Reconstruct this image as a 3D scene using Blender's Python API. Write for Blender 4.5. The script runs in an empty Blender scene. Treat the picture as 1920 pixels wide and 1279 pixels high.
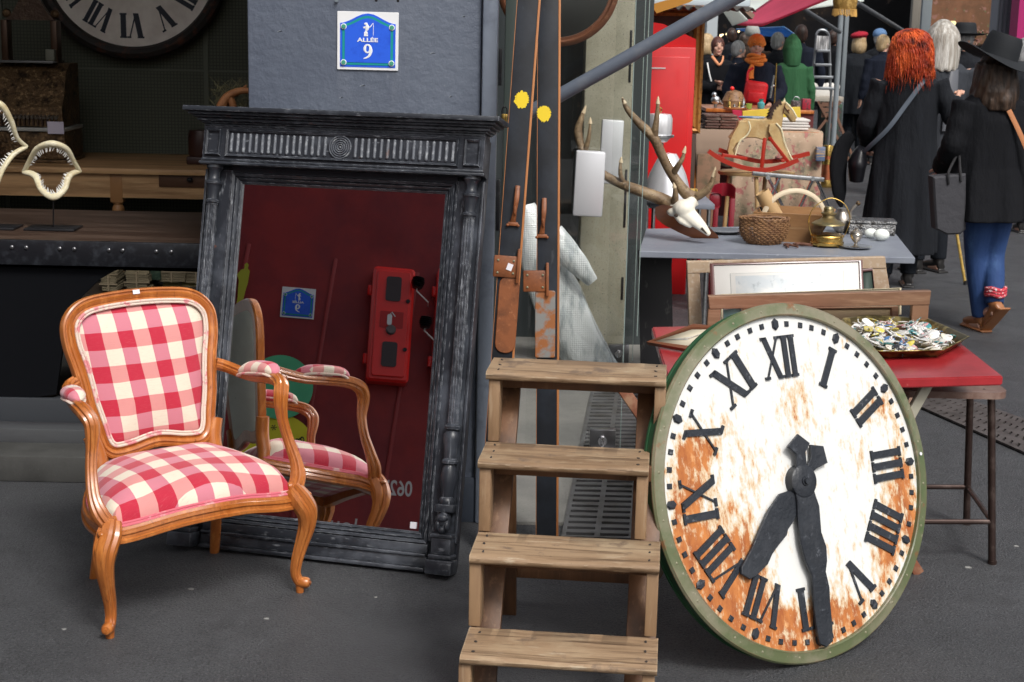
import bpy, bmesh, math, random
from mathutils import Vector, Matrix, noise as mnoise
R = math.radians; PI = math.pi
S = bpy.context.scene; COL = S.collection
# ---------------------------------------------------------------- camera
FPX = 2900.0; CH = 1.7; PITCH = math.atan(595/2900.); ROLL = .021
cam_d = bpy.data.cameras.new('camera'); cam = bpy.data.objects.new('camera', cam_d); COL.objects.link(cam)
cam.matrix_world = Matrix.Translation((0, 0, CH)) @ Matrix.Rotation(PI/2-PITCH, 4, 'X') @ Matrix.Rotation(ROLL, 4, 'Z')
cam_d.sensor_width = 36; cam_d.lens = 36*FPX/1920; cam_d.clip_end = 500; cam_d.clip_start = .05
cam_d.dof.use_dof = True; cam_d.dof.focus_distance = 4.6; cam_d.dof.aperture_fstop = 14.0
S.camera = cam
# ---------------------------------------------------------------- sky, sun, exposure (overcast)
W = bpy.data.worlds.new('World'); S.world = W; W.use_nodes = True
SUN_EL, SUN_AZ = R(50), R(152)
sk = W.node_tree.nodes.new('ShaderNodeTexSky'); sk.sky_type = 'NISHITA'; sk.sun_disc = False
sk.sun_elevation = SUN_EL; sk.sun_rotation = SUN_AZ; sk.air_density = 1.0; sk.dust_density = 6.0; sk.ozone_density = 1.0
hs = W.node_tree.nodes.new('ShaderNodeHueSaturation'); hs.inputs['Saturation'].default_value = .30
W.node_tree.links.new(sk.outputs[0], hs.inputs['Color'])
bg = W.node_tree.nodes['Background']; bg.inputs[1].default_value = .10
W.node_tree.links.new(hs.outputs[0], bg.inputs[0])
sd = bpy.data.lights.new('sun', 'SUN'); sd.energy = 1.4; sd.angle = R(14); sd.color = (1, .97, .93)
sun = bpy.data.objects.new('sun', sd); COL.objects.link(sun)
dv = Vector((math.sin(SUN_AZ)*math.cos(SUN_EL), math.cos(SUN_AZ)*math.cos(SUN_EL), math.sin(SUN_EL)))
sun.rotation_euler = dv.to_track_quat('Z', 'Y').to_euler()
S.view_settings.view_transform = 'Standard'; S.view_settings.look = 'None'; S.view_settings.gamma = 1
S.view_settings.use_curve_mapping = False; S.view_settings.exposure = 0.55
S.render.engine = 'CYCLES'
# ---------------------------------------------------------------- pixel -> point helpers (photo pixels, 1920 wide)
MW = cam.matrix_world.to_3x3()
def ray(x, y): return (MW @ Vector(((x-960)/FPX, -(y-639.5)/FPX, -1.0)))
def atY(x, y, Y): d = ray(x, y); return Vector((0, 0, CH)) + d*(Y/d.y)
def atZ(x, y, z): d = ray(x, y); return Vector((0, 0, CH)) + d*((z-CH)/d.z)
# ---------------------------------------------------------------- materials
MC = {}
def mat(name, col, rough=.5, metal=0, L=(), bump=None, coat=0, spec=.5, emit=None, trans=0, ior=1.45, sheen=0, wave=None, alpha=1, coord='Object', rr=None):
    """L: layers (scale, colour, lo, hi[, stretch]) mixed over col where noise is in lo..hi"""
    if name in MC: return MC[name]
    m = bpy.data.materials.new(name); m.use_nodes = True; nt = m.node_tree; b = nt.nodes['Principled BSDF']
    N = lambda t: nt.nodes.new(t); K = nt.links.new
    b.inputs['Base Color'].default_value = (*col, 1); b.inputs['Roughness'].default_value = rough
    b.inputs['Metallic'].default_value = metal; b.inputs['Coat Weight'].default_value = coat
    b.inputs['Coat Roughness'].default_value = .12
    b.inputs['Specular IOR Level'].default_value = spec; b.inputs['IOR'].default_value = ior
    b.inputs['Transmission Weight'].default_value = trans; b.inputs['Sheen Weight'].default_value = sheen
    b.inputs['Alpha'].default_value = alpha
    if emit: b.inputs['Emission Color'].default_value = (*emit[0], 1); b.inputs['Emission Strength'].default_value = emit[1]
    tc = N('ShaderNodeTexCoord')
    def nz(scale, stretch=(1, 1, 1), detail=6):
        mp = N('ShaderNodeMapping'); mp.inputs['Scale'].default_value = stretch; K(tc.outputs[coord], mp.inputs[0])
        t = N('ShaderNodeTexNoise'); t.inputs['Scale'].default_value = scale; t.inputs['Detail'].default_value = detail
        t.inputs['Roughness'].default_value = .62; K(mp.outputs[0], t.inputs['Vector']); return t.outputs['Fac']
    cur = None
    for i, l in enumerate(L):
        st = l[4] if len(l) > 4 else (1, 1, 1)
        mp = N('ShaderNodeMapRange'); mp.inputs['From Min'].default_value = l[2]; mp.inputs['From Max'].default_value = l[3]
        K(nz(l[0], st), mp.inputs[0])
        mx = N('ShaderNodeMix'); mx.data_type = 'RGBA'
        K(mp.outputs[0], mx.inputs[0])
        if cur: K(cur, mx.inputs[6])
        else: mx.inputs[6].default_value = (*col, 1)
        mx.inputs[7].default_value = (*l[1], 1); cur = mx.outputs[2]
    if cur: K(cur, b.inputs['Base Color'])
    if rr:
        mp = N('ShaderNodeMapRange'); mp.inputs['To Min'].default_value = rr[1]; mp.inputs['To Max'].default_value = rr[2]
        mp.inputs['From Min'].default_value = .35; mp.inputs['From Max'].default_value = .65
        K(nz(rr[0]), mp.inputs[0]); K(mp.outputs[0], b.inputs['Roughness'])
    if bump:
        bp = N('ShaderNodeBump'); bp.inputs['Strength'].default_value = bump[1]; bp.inputs['Distance'].default_value = bump[2] if len(bump) > 2 else .002
        K(nz(bump[0], bump[3] if len(bump) > 3 else (1, 1, 1)), bp.inputs['Height']); K(bp.outputs[0], b.inputs['Normal'])
    MC[name] = m; return m
def math_node(nt, op, a, b=None, c=None):
    n = nt.nodes.new('ShaderNodeMath'); n.operation = op
    for i, v in enumerate((a, b, c)):
        if v is None: continue
        if isinstance(v, (int, float)): n.inputs[i].default_value = v
        else: nt.links.new(v, n.inputs[i])
    return n.outputs[0]
def mixc(nt, f, a, b):
    n = nt.nodes.new('ShaderNodeMix'); n.data_type = 'RGBA'
    for i, v in ((0, f), (6, a), (7, b)):
        if isinstance(v, tuple): n.inputs[i].default_value = (*v, 1)
        elif isinstance(v, (int, float)): n.inputs[i].default_value = v
        else: nt.links.new(v, n.inputs[i])
    return n.outputs[2]
def sepc(nt, coord='Object'):
    tc = nt.nodes.new('ShaderNodeTexCoord'); s = nt.nodes.new('ShaderNodeSeparateXYZ'); nt.links.new(tc.outputs[coord], s.inputs[0])
    return tc.outputs[coord], s.outputs[0], s.outputs[1], s.outputs[2]
def edge_wear(m, radius, col, lo=.04, hi=.35, amt=1.0, nscale=40, nlo=.38, nhi=.56):
    nt = m.node_tree; b = nt.nodes['Principled BSDF']; bv = nt.nodes.new('ShaderNodeBevel'); bv.samples = 4; bv.inputs[0].default_value = radius
    ge = nt.nodes.new('ShaderNodeNewGeometry'); dt = nt.nodes.new('ShaderNodeVectorMath'); dt.operation = 'DOT_PRODUCT'
    nt.links.new(bv.outputs[0], dt.inputs[0]); nt.links.new(ge.outputs['Normal'], dt.inputs[1])
    e = math_node(nt, 'SUBTRACT', 1.0, dt.outputs['Value'])
    def rg(v, a, c_, d):
        n = nt.nodes.new('ShaderNodeMapRange'); n.inputs[1].default_value = a; n.inputs[2].default_value = c_; n.inputs[4].default_value = d; nt.links.new(v, n.inputs[0]); return n.outputs[0]
    tc = nt.nodes.new('ShaderNodeTexCoord'); nz = nt.nodes.new('ShaderNodeTexNoise'); nz.inputs['Scale'].default_value = nscale; nz.inputs['Detail'].default_value = 5; nt.links.new(tc.outputs['Object'], nz.inputs['Vector'])
    f = math_node(nt, 'MULTIPLY', rg(e, lo*.25, hi*.25, amt), rg(nz.outputs['Fac'], nlo, nhi, 1.0))
    src = b.inputs['Base Color'].links[0].from_socket if b.inputs['Base Color'].links else tuple(b.inputs['Base Color'].default_value)[:3]
    nt.links.new(mixc(nt, f, src, col), b.inputs['Base Color'])
# ---------------------------------------------------------------- mesh collector
def catmull(P, n=8, closed=False):
    P = [Vector(p) for p in P]; out = []; m = len(P)
    rng = range(m if closed else m-1)
    for i in rng:
        g = (lambda k: P[k % m]) if closed else (lambda k: P[max(0, min(m-1, k))])
        a, b, c, d = g(i-1), g(i), g(i+1), g(i+2)
        for k in range(n):
            t = k/n; out.append(.5*((2*b)+(c-a)*t+(2*a-5*b+4*c-d)*t*t+(3*b-a-3*c+d)*t**3))
    if not closed: out.append(P[-1])
    return out
def lerpl(vals, n):
    out = []
    for i in range(n):
        t = i/(n-1)*(len(vals)-1); k = min(int(t), len(vals)-2); f = t-k
        a, b = vals[k], vals[k+1]
        out.append(a*(1-f)+b*f)
    return out
class MB:
    def __init__(s): s.bm = bmesh.new()
    def box(s, c, size, rot=None, bev=0, seg=2):
        M = Matrix.Translation(c) @ (rot.to_4x4() if rot else Matrix()) @ Matrix.Diagonal((*size, 1))
        t = bmesh.new(); bmesh.ops.create_cube(t, size=1, matrix=M)
        if bev: bmesh.ops.bevel(t, geom=t.edges[:], offset=bev, segments=seg, affect='EDGES', profile=.5)
        s.join(t); return s
    def bx(s, x0, x1, y0, y1, z0, z1, bev=0): return s.box(((x0+x1)/2, (y0+y1)/2, (z0+z1)/2), (abs(x1-x0), abs(y1-y0), abs(z1-z0)), bev=bev)
    def bar(s, p0, p1, w, d, up=(0, 0, 1), bev=0):
        p0, p1 = Vector(p0), Vector(p1); z = (p1-p0).normalized(); x = Vector(up).cross(z)
        if x.length < 1e-4: x = Vector((1, 0, 0))
        x.normalize(); y = z.cross(x); rot = Matrix((x, y, z)).transposed()
        return s.box((p0+p1)/2, (w, d, (p1-p0).length), rot, bev)
    def join(s, t, M=None):
        me = bpy.data.meshes.new('t'); t.to_mesh(me); t.free()
        if M is not None: me.transform(M)
        s.bm.from_mesh(me); bpy.data.meshes.remove(me)
    def rings(s, rings, caps=True, closed_u=False):
        V = [[s.bm.verts.new(p) for p in r] for r in rings]; n = len(V[0]); m = len(V)
        for i in range(m if closed_u else m-1):
            a, b = V[i], V[(i+1) % m]
            for j in range(n): s.bm.faces.new((a[j], a[(j+1) % n], b[(j+1) % n], b[j]))
        if caps and not closed_u:
            s.bm.faces.new(V[0][::-1]); s.bm.faces.new(V[-1])
        return s
    def tube(s, P, rad, seg=10, up=None, ax=(1, 1), smooth=0, prof=None):
        if smooth: P = catmull(P, smooth)
        else: P = [Vector(p) for p in P]
        if isinstance(rad, (int, float)): rad = [rad, rad]
        rad = lerpl(rad, len(P)); rs = []; px = None
        for i, p in enumerate(P):
            t = (P[min(i+1, len(P)-1)]-P[max(i-1, 0)]).normalized()
            if up is not None: x = Vector(up).cross(t)
            elif px is None: x = t.orthogonal()
            else: x = px-t*px.dot(t)
            if x.length < 1e-5: x = px or t.orthogonal()
            x.normalize(); px = x; y = t.cross(x); r = rad[i]
            if prof: rs.append([p+(x*a+y*b)*r for a, b in prof])
            else: rs.append([p+(x*math.cos(2*PI*k/seg)*ax[0]+y*math.sin(2*PI*k/seg)*ax[1])*r for k in range(seg)])
        return s.rings(rs)
    def cyl(s, p0, p1, r0, r1=None, seg=16): return s.tube([p0, p1], [r0, r0 if r1 is None else r1], seg)
    def lathe(s, prof, o=(0, 0, 0), seg=24, M=None, flute=0, fn=0):
        o = Vector(o); rs = []
        for r, z in prof:
            rg = []
            for k in range(seg):
                a = 2*PI*k/seg; q = r
                if flute and r > 0: q = r*(1-flute*(.5+.5*math.cos(a*fn)))
                rg.append(Vector((q*math.cos(a), q*math.sin(a), z)))
            rs.append([(M @ p if M else p)+o for p in rg])
        return s.rings(rs)
    def prism(s, poly, th, M=None, bev=0):
        t = bmesh.new(); v = [t.verts.new((x, 0, z)) for x, z in poly]; f = t.faces.new(v)
        g = bmesh.ops.extrude_face_region(t, geom=[f]); bmesh.ops.translate(t, verts=[e for e in g['geom'] if isinstance(e, bmesh.types.BMVert)], vec=(0, -th, 0))
        bmesh.ops.recalc_face_normals(t, faces=t.faces[:])
        if bev:
            es = [e for e in t.edges if all(abs(v.co.y+th) < 1e-6 for v in e.verts)]
            bmesh.ops.bevel(t, geom=es, offset=bev, segments=1, affect='EDGES')
        s.join(t, M); return s
    def sweep(s, path, prof, n=(0, -1, 0), closed=True, scale=None):
        """prof: (a,b) a=in-plane outward (left of travel x n), b along n"""
        P = [Vector(p) for p in path]; n = Vector(n); rs = []; m = len(P)
        for i, p in enumerate(P):
            if closed: t0 = p-P[i-1]; t1 = P[(i+1) % m]-p
            else: t0 = p-P[max(i-1, 0)] if i else P[1]-p; t1 = P[i+1]-p if i < m-1 else t0
            t0.normalize(); t1.normalize(); o0 = t0.cross(n); o1 = t1.cross(n); o = (o0+o1)
            o.normalize(); k = 1/max(.35, o.dot(o0)); sc = scale[i] if scale else 1
            rs.append([p+o*(a*k*sc)+n*b*sc for a, b in prof])
        s.rings(rs, closed_u=closed); return s
    def ell(s, c, r, rot=None, u=14, v=10):
        t = bmesh.new(); bmesh.ops.create_uvsphere(t, u_segments=u, v_segments=v, radius=1)
        r = (r, r, r) if isinstance(r, (int, float)) else r
        s.join(t, Matrix.Translation(c) @ (rot.to_4x4() if rot else Matrix()) @ Matrix.Diagonal((*r, 1))); return s
    def grid(s, fn, nu, nv, cu=False, cv=False):
        V = [[s.bm.verts.new(fn(i/(nu if cu else nu-1), j/(nv if cv else nv-1))) for j in range(nv)] for i in range(nu)]
        for i in range(nu if cu else nu-1):
            for j in range(nv if cv else nv-1):
                try: s.bm.faces.new((V[i][j], V[(i+1) % nu][j], V[(i+1) % nu][(j+1) % nv], V[i][(j+1) % nv]))
                except ValueError: pass
        return s
    def xf(s, M): s.bm.transform(M); return s
    def build(s, name, m, parent=None, loc=None, ang=35, mods=None, fix=True):
        bmesh.ops.remove_doubles(s.bm, verts=s.bm.verts[:], dist=1e-5)
        if fix: bmesh.ops.recalc_face_normals(s.bm, faces=s.bm.faces[:])
        me = bpy.data.meshes.new(name); s.bm.to_mesh(me); s.bm.free()
        for p in me.polygons: p.use_smooth = True
        me.set_sharp_from_angle(angle=R(ang))
        me.materials.append(m); o = bpy.data.objects.new(name, me); COL.objects.link(o)
        if parent: o.parent = parent
        if loc is not None: o.location = loc
        for md in mods or ():
            k = o.modifiers.new(md[0], md[0])
            for a, v in md[1].items(): setattr(k, a, v)
        return o
def thing(name, label, cat, loc=(0, 0, 0), rot=None, group=None):
    o = bpy.data.objects.new(name, None); COL.objects.link(o); o.location = loc; o.empty_display_size = .1
    if rot is not None:
        if isinstance(rot, (int, float)): o.rotation_euler = (0, 0, rot)
        else: o.rotation_euler = rot.to_euler()
    return tag(o, label, cat, group)
def tag(o, label, cat, group=None):
    o['label'] = label; o['category'] = cat
    if group: o['group'] = group
    return o
def struct(o): o['kind'] = 'structure'; return o
def copy_tree(o, parent=None):
    c = o.copy(); COL.objects.link(c)
    if parent: c.parent = parent
    for ch in list(o.children): copy_tree(ch, c)
    return c
def text(name, body, m, parent, M, size=.1, th=.001, align='CENTER', bold=0, sx=1):
    cu = bpy.data.curves.new('t', 'FONT'); cu.body = body; cu.size = size; cu.extrude = th; cu.align_x = align; cu.align_y = 'CENTER'; cu.offset = bold
    o = bpy.data.objects.new('t', cu); COL.objects.link(o); bpy.context.view_layer.update()
    me = bpy.data.meshes.new_from_object(o.evaluated_get(bpy.context.evaluated_depsgraph_get())); bpy.data.objects.remove(o)
    me.transform(M @ Matrix.Rotation(PI/2, 4, 'X') @ Matrix.Diagonal((sx, 1, 1, 1))); me.name = name; me.materials.clear(); me.materials.append(m)
    o = bpy.data.objects.new(name, me); COL.objects.link(o); o.parent = parent; return o
def rrect(w, h, r, n=4, cx=0, cz=0):
    P = []
    for sx, sz, a0 in ((1, 1, 0), (-1, 1, 90), (-1, -1, 180), (1, -1, 270)):
        for k in range(n+1):
            a = R(a0+90*k/n); P.append((cx+sx*(w/2-r)+r*math.cos(a), cz+sz*(h/2-r)+r*math.sin(a)))
    return P
def rect_path(x0, x1, z0, z1, y=0): return [(x0, y, z0), (x1, y, z0), (x1, y, z1), (x0, y, z1)]
T = Matrix.Translation
# common materials
WOODC = dict(rough=.28, coat=.5)
M_wood = mat('honey_walnut', (.40, .125, .026), .28, L=[(9, (.32, .085, .015), .46, .74, (1, 1, .25)), (3.5, (.47, .16, .036), .5, .7), (60, (.60, .23, .06), .5, .8, (1, 1, .2)), (90, (.10, .025, .006), .60, .74, (1, 1, .12))], bump=(40, .15, .001, (1, 1, .2)), coat=.35)
edge_wear(M_wood, .004, (.13, .032, .008), amt=.75, nscale=12)
M_black = mat('black_iron', (.012, .012, .014), .45, L=[(30, (.05, .05, .055), .55, .75)], bump=(60, .3))
M_steel = mat('brushed_steel', (.55, .56, .57), .32, 1, L=[(40, (.35, .36, .37), .45, .7)])
M_chrome = mat('bright_aluminium', (.8, .8, .82), .18, 1, bump=(12, .15, .004))
M_brass = mat('polished_brass', (.75, .5, .15), .25, 1, L=[(20, (.4, .25, .07), .5, .75)])
M_gold = mat('gilt_gold', (.55, .28, .07), .4, .6, L=[(30, (.2, .09, .02), .45, .7)], bump=(50, .4))
M_white = mat('white_enamel', (.75, .75, .73), .4)
M_pricetag = mat('price_paper', (.72, .70, .74), .6)
M_ink = mat('dark_ink', (.01, .011, .015), .5)
# ================================================================ SETTING
gm = mat('asphalt', (.078, .081, .087), .62, L=[(1.1, (.056, .058, .063), .42, .62), (.7, (.095, .098, .104), .5, .72), (9, (.054, .056, .060), .5, .7), (170, (.20, .20, .205), .575, .66), (120, (.020, .020, .021), .56, .64), (40, (.13, .13, .13), .64, .70), (130, (.035, .036, .038), .54, .62), (.45, (.06, .062, .067), .5, .6)], bump=(130, 1.0, .012), rr=(3, .36, .56))
struct(MB().bx(-12, 14, -8, 60, -.3, 0).build('road', gm))
M_conc = mat('old_concrete', (.24, .235, .215), .8, L=[(2.2, (.16, .158, .15), .4, .65), (90, (.10, .10, .09), .6, .72), (260, (.38, .37, .34), .6, .7)], bump=(120, .5, .003))
M_conc2 = mat('pebbled_concrete', (.40, .375, .29), .8, L=[(3, (.29, .27, .20), .45, .65), (110, (.16, .15, .12), .58, .66), (150, (.50, .48, .40), .6, .68)], bump=(150, .6, .003))
# interior floors: raised 6 mm sheets
struct(MB().bx(-.07, 1.2, 5.12, 8.4, .001, .012).build('pavement', M_conc))
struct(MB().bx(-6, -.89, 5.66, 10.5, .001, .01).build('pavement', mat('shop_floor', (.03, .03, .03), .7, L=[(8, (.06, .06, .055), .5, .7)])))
t = thing('door_sill', 'weathered grey concrete and plank doorstep of the dark shop, behind the checked armchair', 'doorstep', (-2.6, 5.6, 0))
MB().bx(-2.4, 1.71, -.10, .09, 0, .10, .006).build('step', mat('dirty_concrete', (.06, .06, .057), .8, L=[(5, (.035, .035, .033), .4, .65), (90, (.10, .10, .095), .62, .72)], bump=(90, .5)), t)
MB().bx(-2.4, 1.71, .1, .21, 0, .15, .006).build('plank', mat('grey_plank', (.055, .058, .062), .6, L=[(6, (.03, .03, .034), .4, .6, (.2, 1, 1))], bump=(30, .4, .003, (.1, 1, 1))), t)
MB().bx(-2.4, 1.71, .22, .27, 0, .24, .005).build('riser', mat('dark_plank', (.03, .034, .04), .5), t)
# ---- pillar wall
M_pil = mat('slate_blue_paint', (.115, .135, .175), .42, L=[(3, (.095, .112, .15), .4, .65), (2, (.135, .152, .19), .52, .66, (2, 1, .3)), (60, (.17, .19, .225), .66, .70)], bump=(28, .8, .006))
t = thing('pillar_wall', 'slate blue painted rendered pillar behind the big mirror, bearing the house number plate', 'wall', (-.48, 5.15, 0))
MB().bx(-.406, .36, 0, .4, 0, 3.4, .008).build('wall', M_pil, t)
MB().bx(.363, .414, -.03, .1, 0, 3.4, .01).build('corner_strip', mat('pale_blue_paint', (.19, .22, .27), .4, bump=(25, .6, .004), L=[(8, (.13, .15, .19), .5, .65)]), t)
MB().bx(-.41, .41, -.015, 0, 0, .16, .004).build('skirting', mat('dark_blue_paint', (.045, .055, .075), .5, bump=(30, .5, .004)), t)
MB().bx(.417, .43, -.012, .02, 1.02, 1.19, .003).bx(.417, .428, -.012, .02, 1.5, 1.62, .003).build('hinge', M_black, t)
m = MB().cyl((-.113, -.004, 1.762), (-.113, -.012, 1.762), .006, seg=12); m.build('wall_screw', mat('slate_screw', (.16, .19, .22), .4), t)
for xx in (.015, .086): MB().cyl((xx, .0, 1.765), (xx, -.0012, 1.765), .0045, seg=12).build('drill_hole', mat('hole_black', (.005, .005, .005), .9), t)
M_scr = mat('pale_scrape', (.26, .29, .33), .6)
for k, (xx, zz) in enumerate(((-.10, 1.45), (.2, 1.60), (.26, 1.46), (-.3, 1.66), (.3, 1.72), (-.03, 1.49))): MB().prism([(xx+(.004+.002*(k%2))*math.cos(a)*1.5, zz+.003*math.sin(a*1.3)) for a in [2*PI*i/9 for i in range(9)]], .0008).build('paint_chip', M_scr, t)
# ---- number plates
def number_plate(label, M, small):
    t = thing('street_number_plate', label, 'sign'); t.matrix_world = M
    MB().prism(rrect(.2, .187, .003), .004, bev=.0008).build('plate', mat('plate_white', (.78, .79, .80), .25), t)
    def arch(k, dz=0): 
        up = [(.0905, .056), (.080, .0575), (.066, .0625), (.050, .070), (.034, .0785), (.018, .0855), (0, .0885)]; P = [(-.0905, -.0845), (.0905, -.0845)]+up+[(-a, b) for a, b in up[-2::-1]]
        return [(a*k, b*k+dz) for a, b in P]
    MB().prism(arch(1), .0010, T((0, -.0041, 0))).build('blue_edge', mat('plate_blue', (.028, .12, .72), .25, L=[(20, (.022, .09, .60), .5, .7)]), t)
    MB().prism(arch(.915), .0010, T((0, -.0052, 0))).build('green_band', mat('plate_green', (.012, .28, .27), .3), t)
    MB().prism(arch(.825), .0010, T((0, -.0063, 0))).build('field', mat('plate_blue', (0, 0, 0)), t)
    wm = mat('plate_letter', (.80, .82, .84), .3)
    text('lettering', 'ALLÉE', wm, t, T((0, -.0080, .003)), .0175, .0006, bold=.0005, sx=1.45)
    Q = lambda P, r, **k: MB().tube([(x, -.0078, z) for x, z in P], r, 10, up=(0, 1, 0), ax=(1, .0004/max(r if isinstance(r, float) else max(r), .001)*1.2), **k)
    m = MB(); m.tube([(.0095*math.cos(a), -.0079, -.0245+.0125*math.sin(a)) for a in [2*PI*k/24 for k in range(25)]], [.0050, .0022, .0046, .0022, .0050], 10, up=(0, 1, 0), ax=(1, .16))
    m.tube([(.0105, -.0079, -.0245), (.0108, -.0079, -.034), (.006, -.0079, -.046), (-.003, -.0079, -.053), (-.013, -.0079, -.0565)], [.0048, .0046, .0040, .0026, .0012], 10, up=(0, 1, 0), ax=(1, .16), smooth=4); m.build('number', wm, t)
    m = MB()
    for P, r in (([(-.006, .050), (-.002, .044), (-.004, .034)], [.006, .007, .004]), ([(-.002, .042), (.008, .046), (.015, .055), (.018, .054), (.018, .018)], [.0018, .0016, .0010, .0008, .0008]), ([(-.014, .042), (-.006, .046)], [.003, .002]), ([(-.012, .024), (.0, .026)], [.0035, .0035]), ([(-.012, .018), (.001, .018)], [.003, .003]), ([(-.004, .034), (-.008, .028)], [.003, .003])):
        m.tube([(x, -.0078, z) for x, z in P], r, 10, up=(0, 1, 0), ax=(1, .2), smooth=3)
    m.ell((-.006, -.0078, .055), (.006, .001, .004)).build('emblem', wm, t)
    for sx in (-1, 1):
        for z in (.045, -.070):
            c = (sx*.0785, -.0055, z); k = MB().lathe([(0, 0), (.0095, 0), (.0095, .0035), (.0, .0045)], c, 20, Matrix.Rotation(PI/2, 4, 'X')); w_ = k.build('screw', wm, t)
            MB().lathe([(0, 0), (.0072, 0), (.0070, .0022), (.0, .0028)], (c[0], -.0092, c[2]), 20, Matrix.Rotation(PI/2, 4, 'X')).build('cap', mat('cap_green', (.06, .30, .20), .4), w_)
    return t
number_plate('square enamel plate reading ALLÉE 9 on the slate blue pillar above the mirror', T((-.4915, 5.148, 1.6345)) @ Matrix.Rotation(.006, 4, 'Y'), 0)
# ---- dark shop interior at left
M_green = mat('olive_board', (.028, .032, .022), .7)
nt = M_green.node_tree; v, x, y, z = sepc(nt); b = nt.nodes['Principled BSDF']
def dots(nt, a, b_, p):
    fa = math_node(nt, 'ABSOLUTE', math_node(nt, 'SUBTRACT', math_node(nt, 'FRACT', math_node(nt, 'DIVIDE', a, p)), .5))
    fb = math_node(nt, 'ABSOLUTE', math_node(nt, 'SUBTRACT', math_node(nt, 'FRACT', math_node(nt, 'DIVIDE', b_, p)), .5))
    return math_node(nt, 'GREATER_THAN', math_node(nt, 'MAXIMUM', fa, fb), .36)
nt.links.new(mixc(nt, dots(nt, x, z, .022), (.085, .092, .064), (.048, .053, .038)), b.inputs['Base Color'])
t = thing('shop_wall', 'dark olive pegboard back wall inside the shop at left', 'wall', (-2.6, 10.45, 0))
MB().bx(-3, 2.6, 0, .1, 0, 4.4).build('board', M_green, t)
m = MB()
for px in (8, 388): xx = atY(px, 200, 10.45).x+2.6; m.bx(xx-.016, xx+.016, -.012, 0, 0, 3)
zz = atY(380, 133, 10.45).z; m.bx(-3, 2.6, -.008, 0, zz-.006, zz+.006).build('batten', mat('olive_batten', (.10, .11, .08), .6), t)
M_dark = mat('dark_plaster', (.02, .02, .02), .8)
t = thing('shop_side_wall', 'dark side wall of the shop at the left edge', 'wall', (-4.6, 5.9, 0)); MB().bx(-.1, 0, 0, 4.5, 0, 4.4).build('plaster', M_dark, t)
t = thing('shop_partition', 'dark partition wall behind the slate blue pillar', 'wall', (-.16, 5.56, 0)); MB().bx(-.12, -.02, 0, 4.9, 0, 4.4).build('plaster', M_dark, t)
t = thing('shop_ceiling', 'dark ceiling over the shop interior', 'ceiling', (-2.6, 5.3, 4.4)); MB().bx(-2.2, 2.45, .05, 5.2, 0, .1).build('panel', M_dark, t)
# ================================================================ roman clocks
def num_polys(sym, h, thick=.22, thin=.05, serif=.07, gap=.09):
    """roman numeral as list of 2-D quads, centred, height h"""
    q = []; x = 0; th = thick*h; tn = thin*h; g = gap*h; sh = serif*h; A = []
    def quad(x0, z0, x1, z1, w): A.append([(x0-w/2, z0), (x0+w/2, z0), (x1+w/2, z1), (x1-w/2, z1)])
    for c in sym:
        if c == 'I': quad(x+th/2, 0, x+th/2, h, th); A.append([(x-g*.35, h-sh), (x+th+g*.35, h-sh), (x+th+g*.35, h), (x-g*.35, h)]); A.append([(x-g*.35, 0), (x+th+g*.35, 0), (x+th+g*.35, sh), (x-g*.35, sh)]); x += th+g
        elif c == 'V': w = .62*h; quad(x+w*.5, 0, x+th/2, h, th); quad(x+w*.5, 0, x+w-tn, h, tn); A.append([(x-g*.3, h-sh), (x+th+g*.3, h-sh), (x+th+g*.3, h), (x-g*.3, h)]); A.append([(x+w-tn-g*.7, h-sh), (x+w+g*.5, h-sh), (x+w+g*.5, h), (x+w-tn-g*.7, h)]); x += w+g
        elif c == 'X':
            w = .66*h; quad(x+w-th/2, 0, x+th/2, h, th); quad(x+tn, 0, x+w-tn, h, tn)
            for zz in (0, h-sh):
                A.append([(x-g*.3, zz), (x+th*.9, zz), (x+th*.9, zz+sh), (x-g*.3, zz+sh)]); A.append([(x+w-th*.9, zz), (x+w+g*.3, zz), (x+w+g*.3, zz+sh), (x+w-th*.9, zz+sh)])
            x += w+g
    x -= g
    return [[(a-x/2, b-h/2) for a, b in p] for p in A], x
NUMS = ['XII', 'I', 'II', 'III', 'IIII', 'V', 'VI', 'VII', 'VIII', 'IX', 'X', 'XI']
def numeral(sym, h, th, maxw=None, **k):
    A, w = num_polys(sym, h, **k); s = min(1, (maxw or 9)/w); m = MB()
    for i, p in enumerate(A): m.prism([(a*s, b) for a, b in p], th+(i % 4)*.0004)
    return m
def disc(r, n=96): return [(r*math.cos(2*PI*k/n), r*math.sin(2*PI*k/n)) for k in range(n)]
# ---------------- the big rusty clock in front
CM = T((.793, 4.115, .4966*math.cos(.29))) @ Matrix.Rotation(.5679, 4, 'Z') @ Matrix.Rotation(-.29, 4, 'X')
base = CM @ Vector((0, 0, -.4966)); LM = T((base.x, base.y, 0)).inverted() @ CM
clock = thing('tower_clock', 'huge round rust stained white clock dial with green rim leaning on the red table', 'clock', (base.x, base.y, 0))
def CB(m, name, mt, par=clock, ang=35): return m.xf(LM).build(name, mt, par, ang=ang)
M_green_rim = mat('olive_green_paint', (.105, .125, .06), .42, L=[(5, (.22, .20, .14), .42, .60), (7, (.05, .10, .035), .55, .70), (16, (.20, .085, .035), .60, .68), (40, (.35, .33, .25), .64, .72)], bump=(30, .25, .003), rr=(9, .3, .6))
M_green_drum = mat('green_drum_paint', (.018, .075, .03), .4, L=[(6, (.05, .11, .045), .5, .7), (16, (.17, .05, .02), .60, .70)])
edge_wear(M_green_rim, .005, (.17, .075, .035), amt=.8, nscale=20)
rim = MB(); C96 = [(.4735*math.cos(2*PI*k/128), 0, .4735*math.sin(2*PI*k/128)) for k in range(128)]
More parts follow.
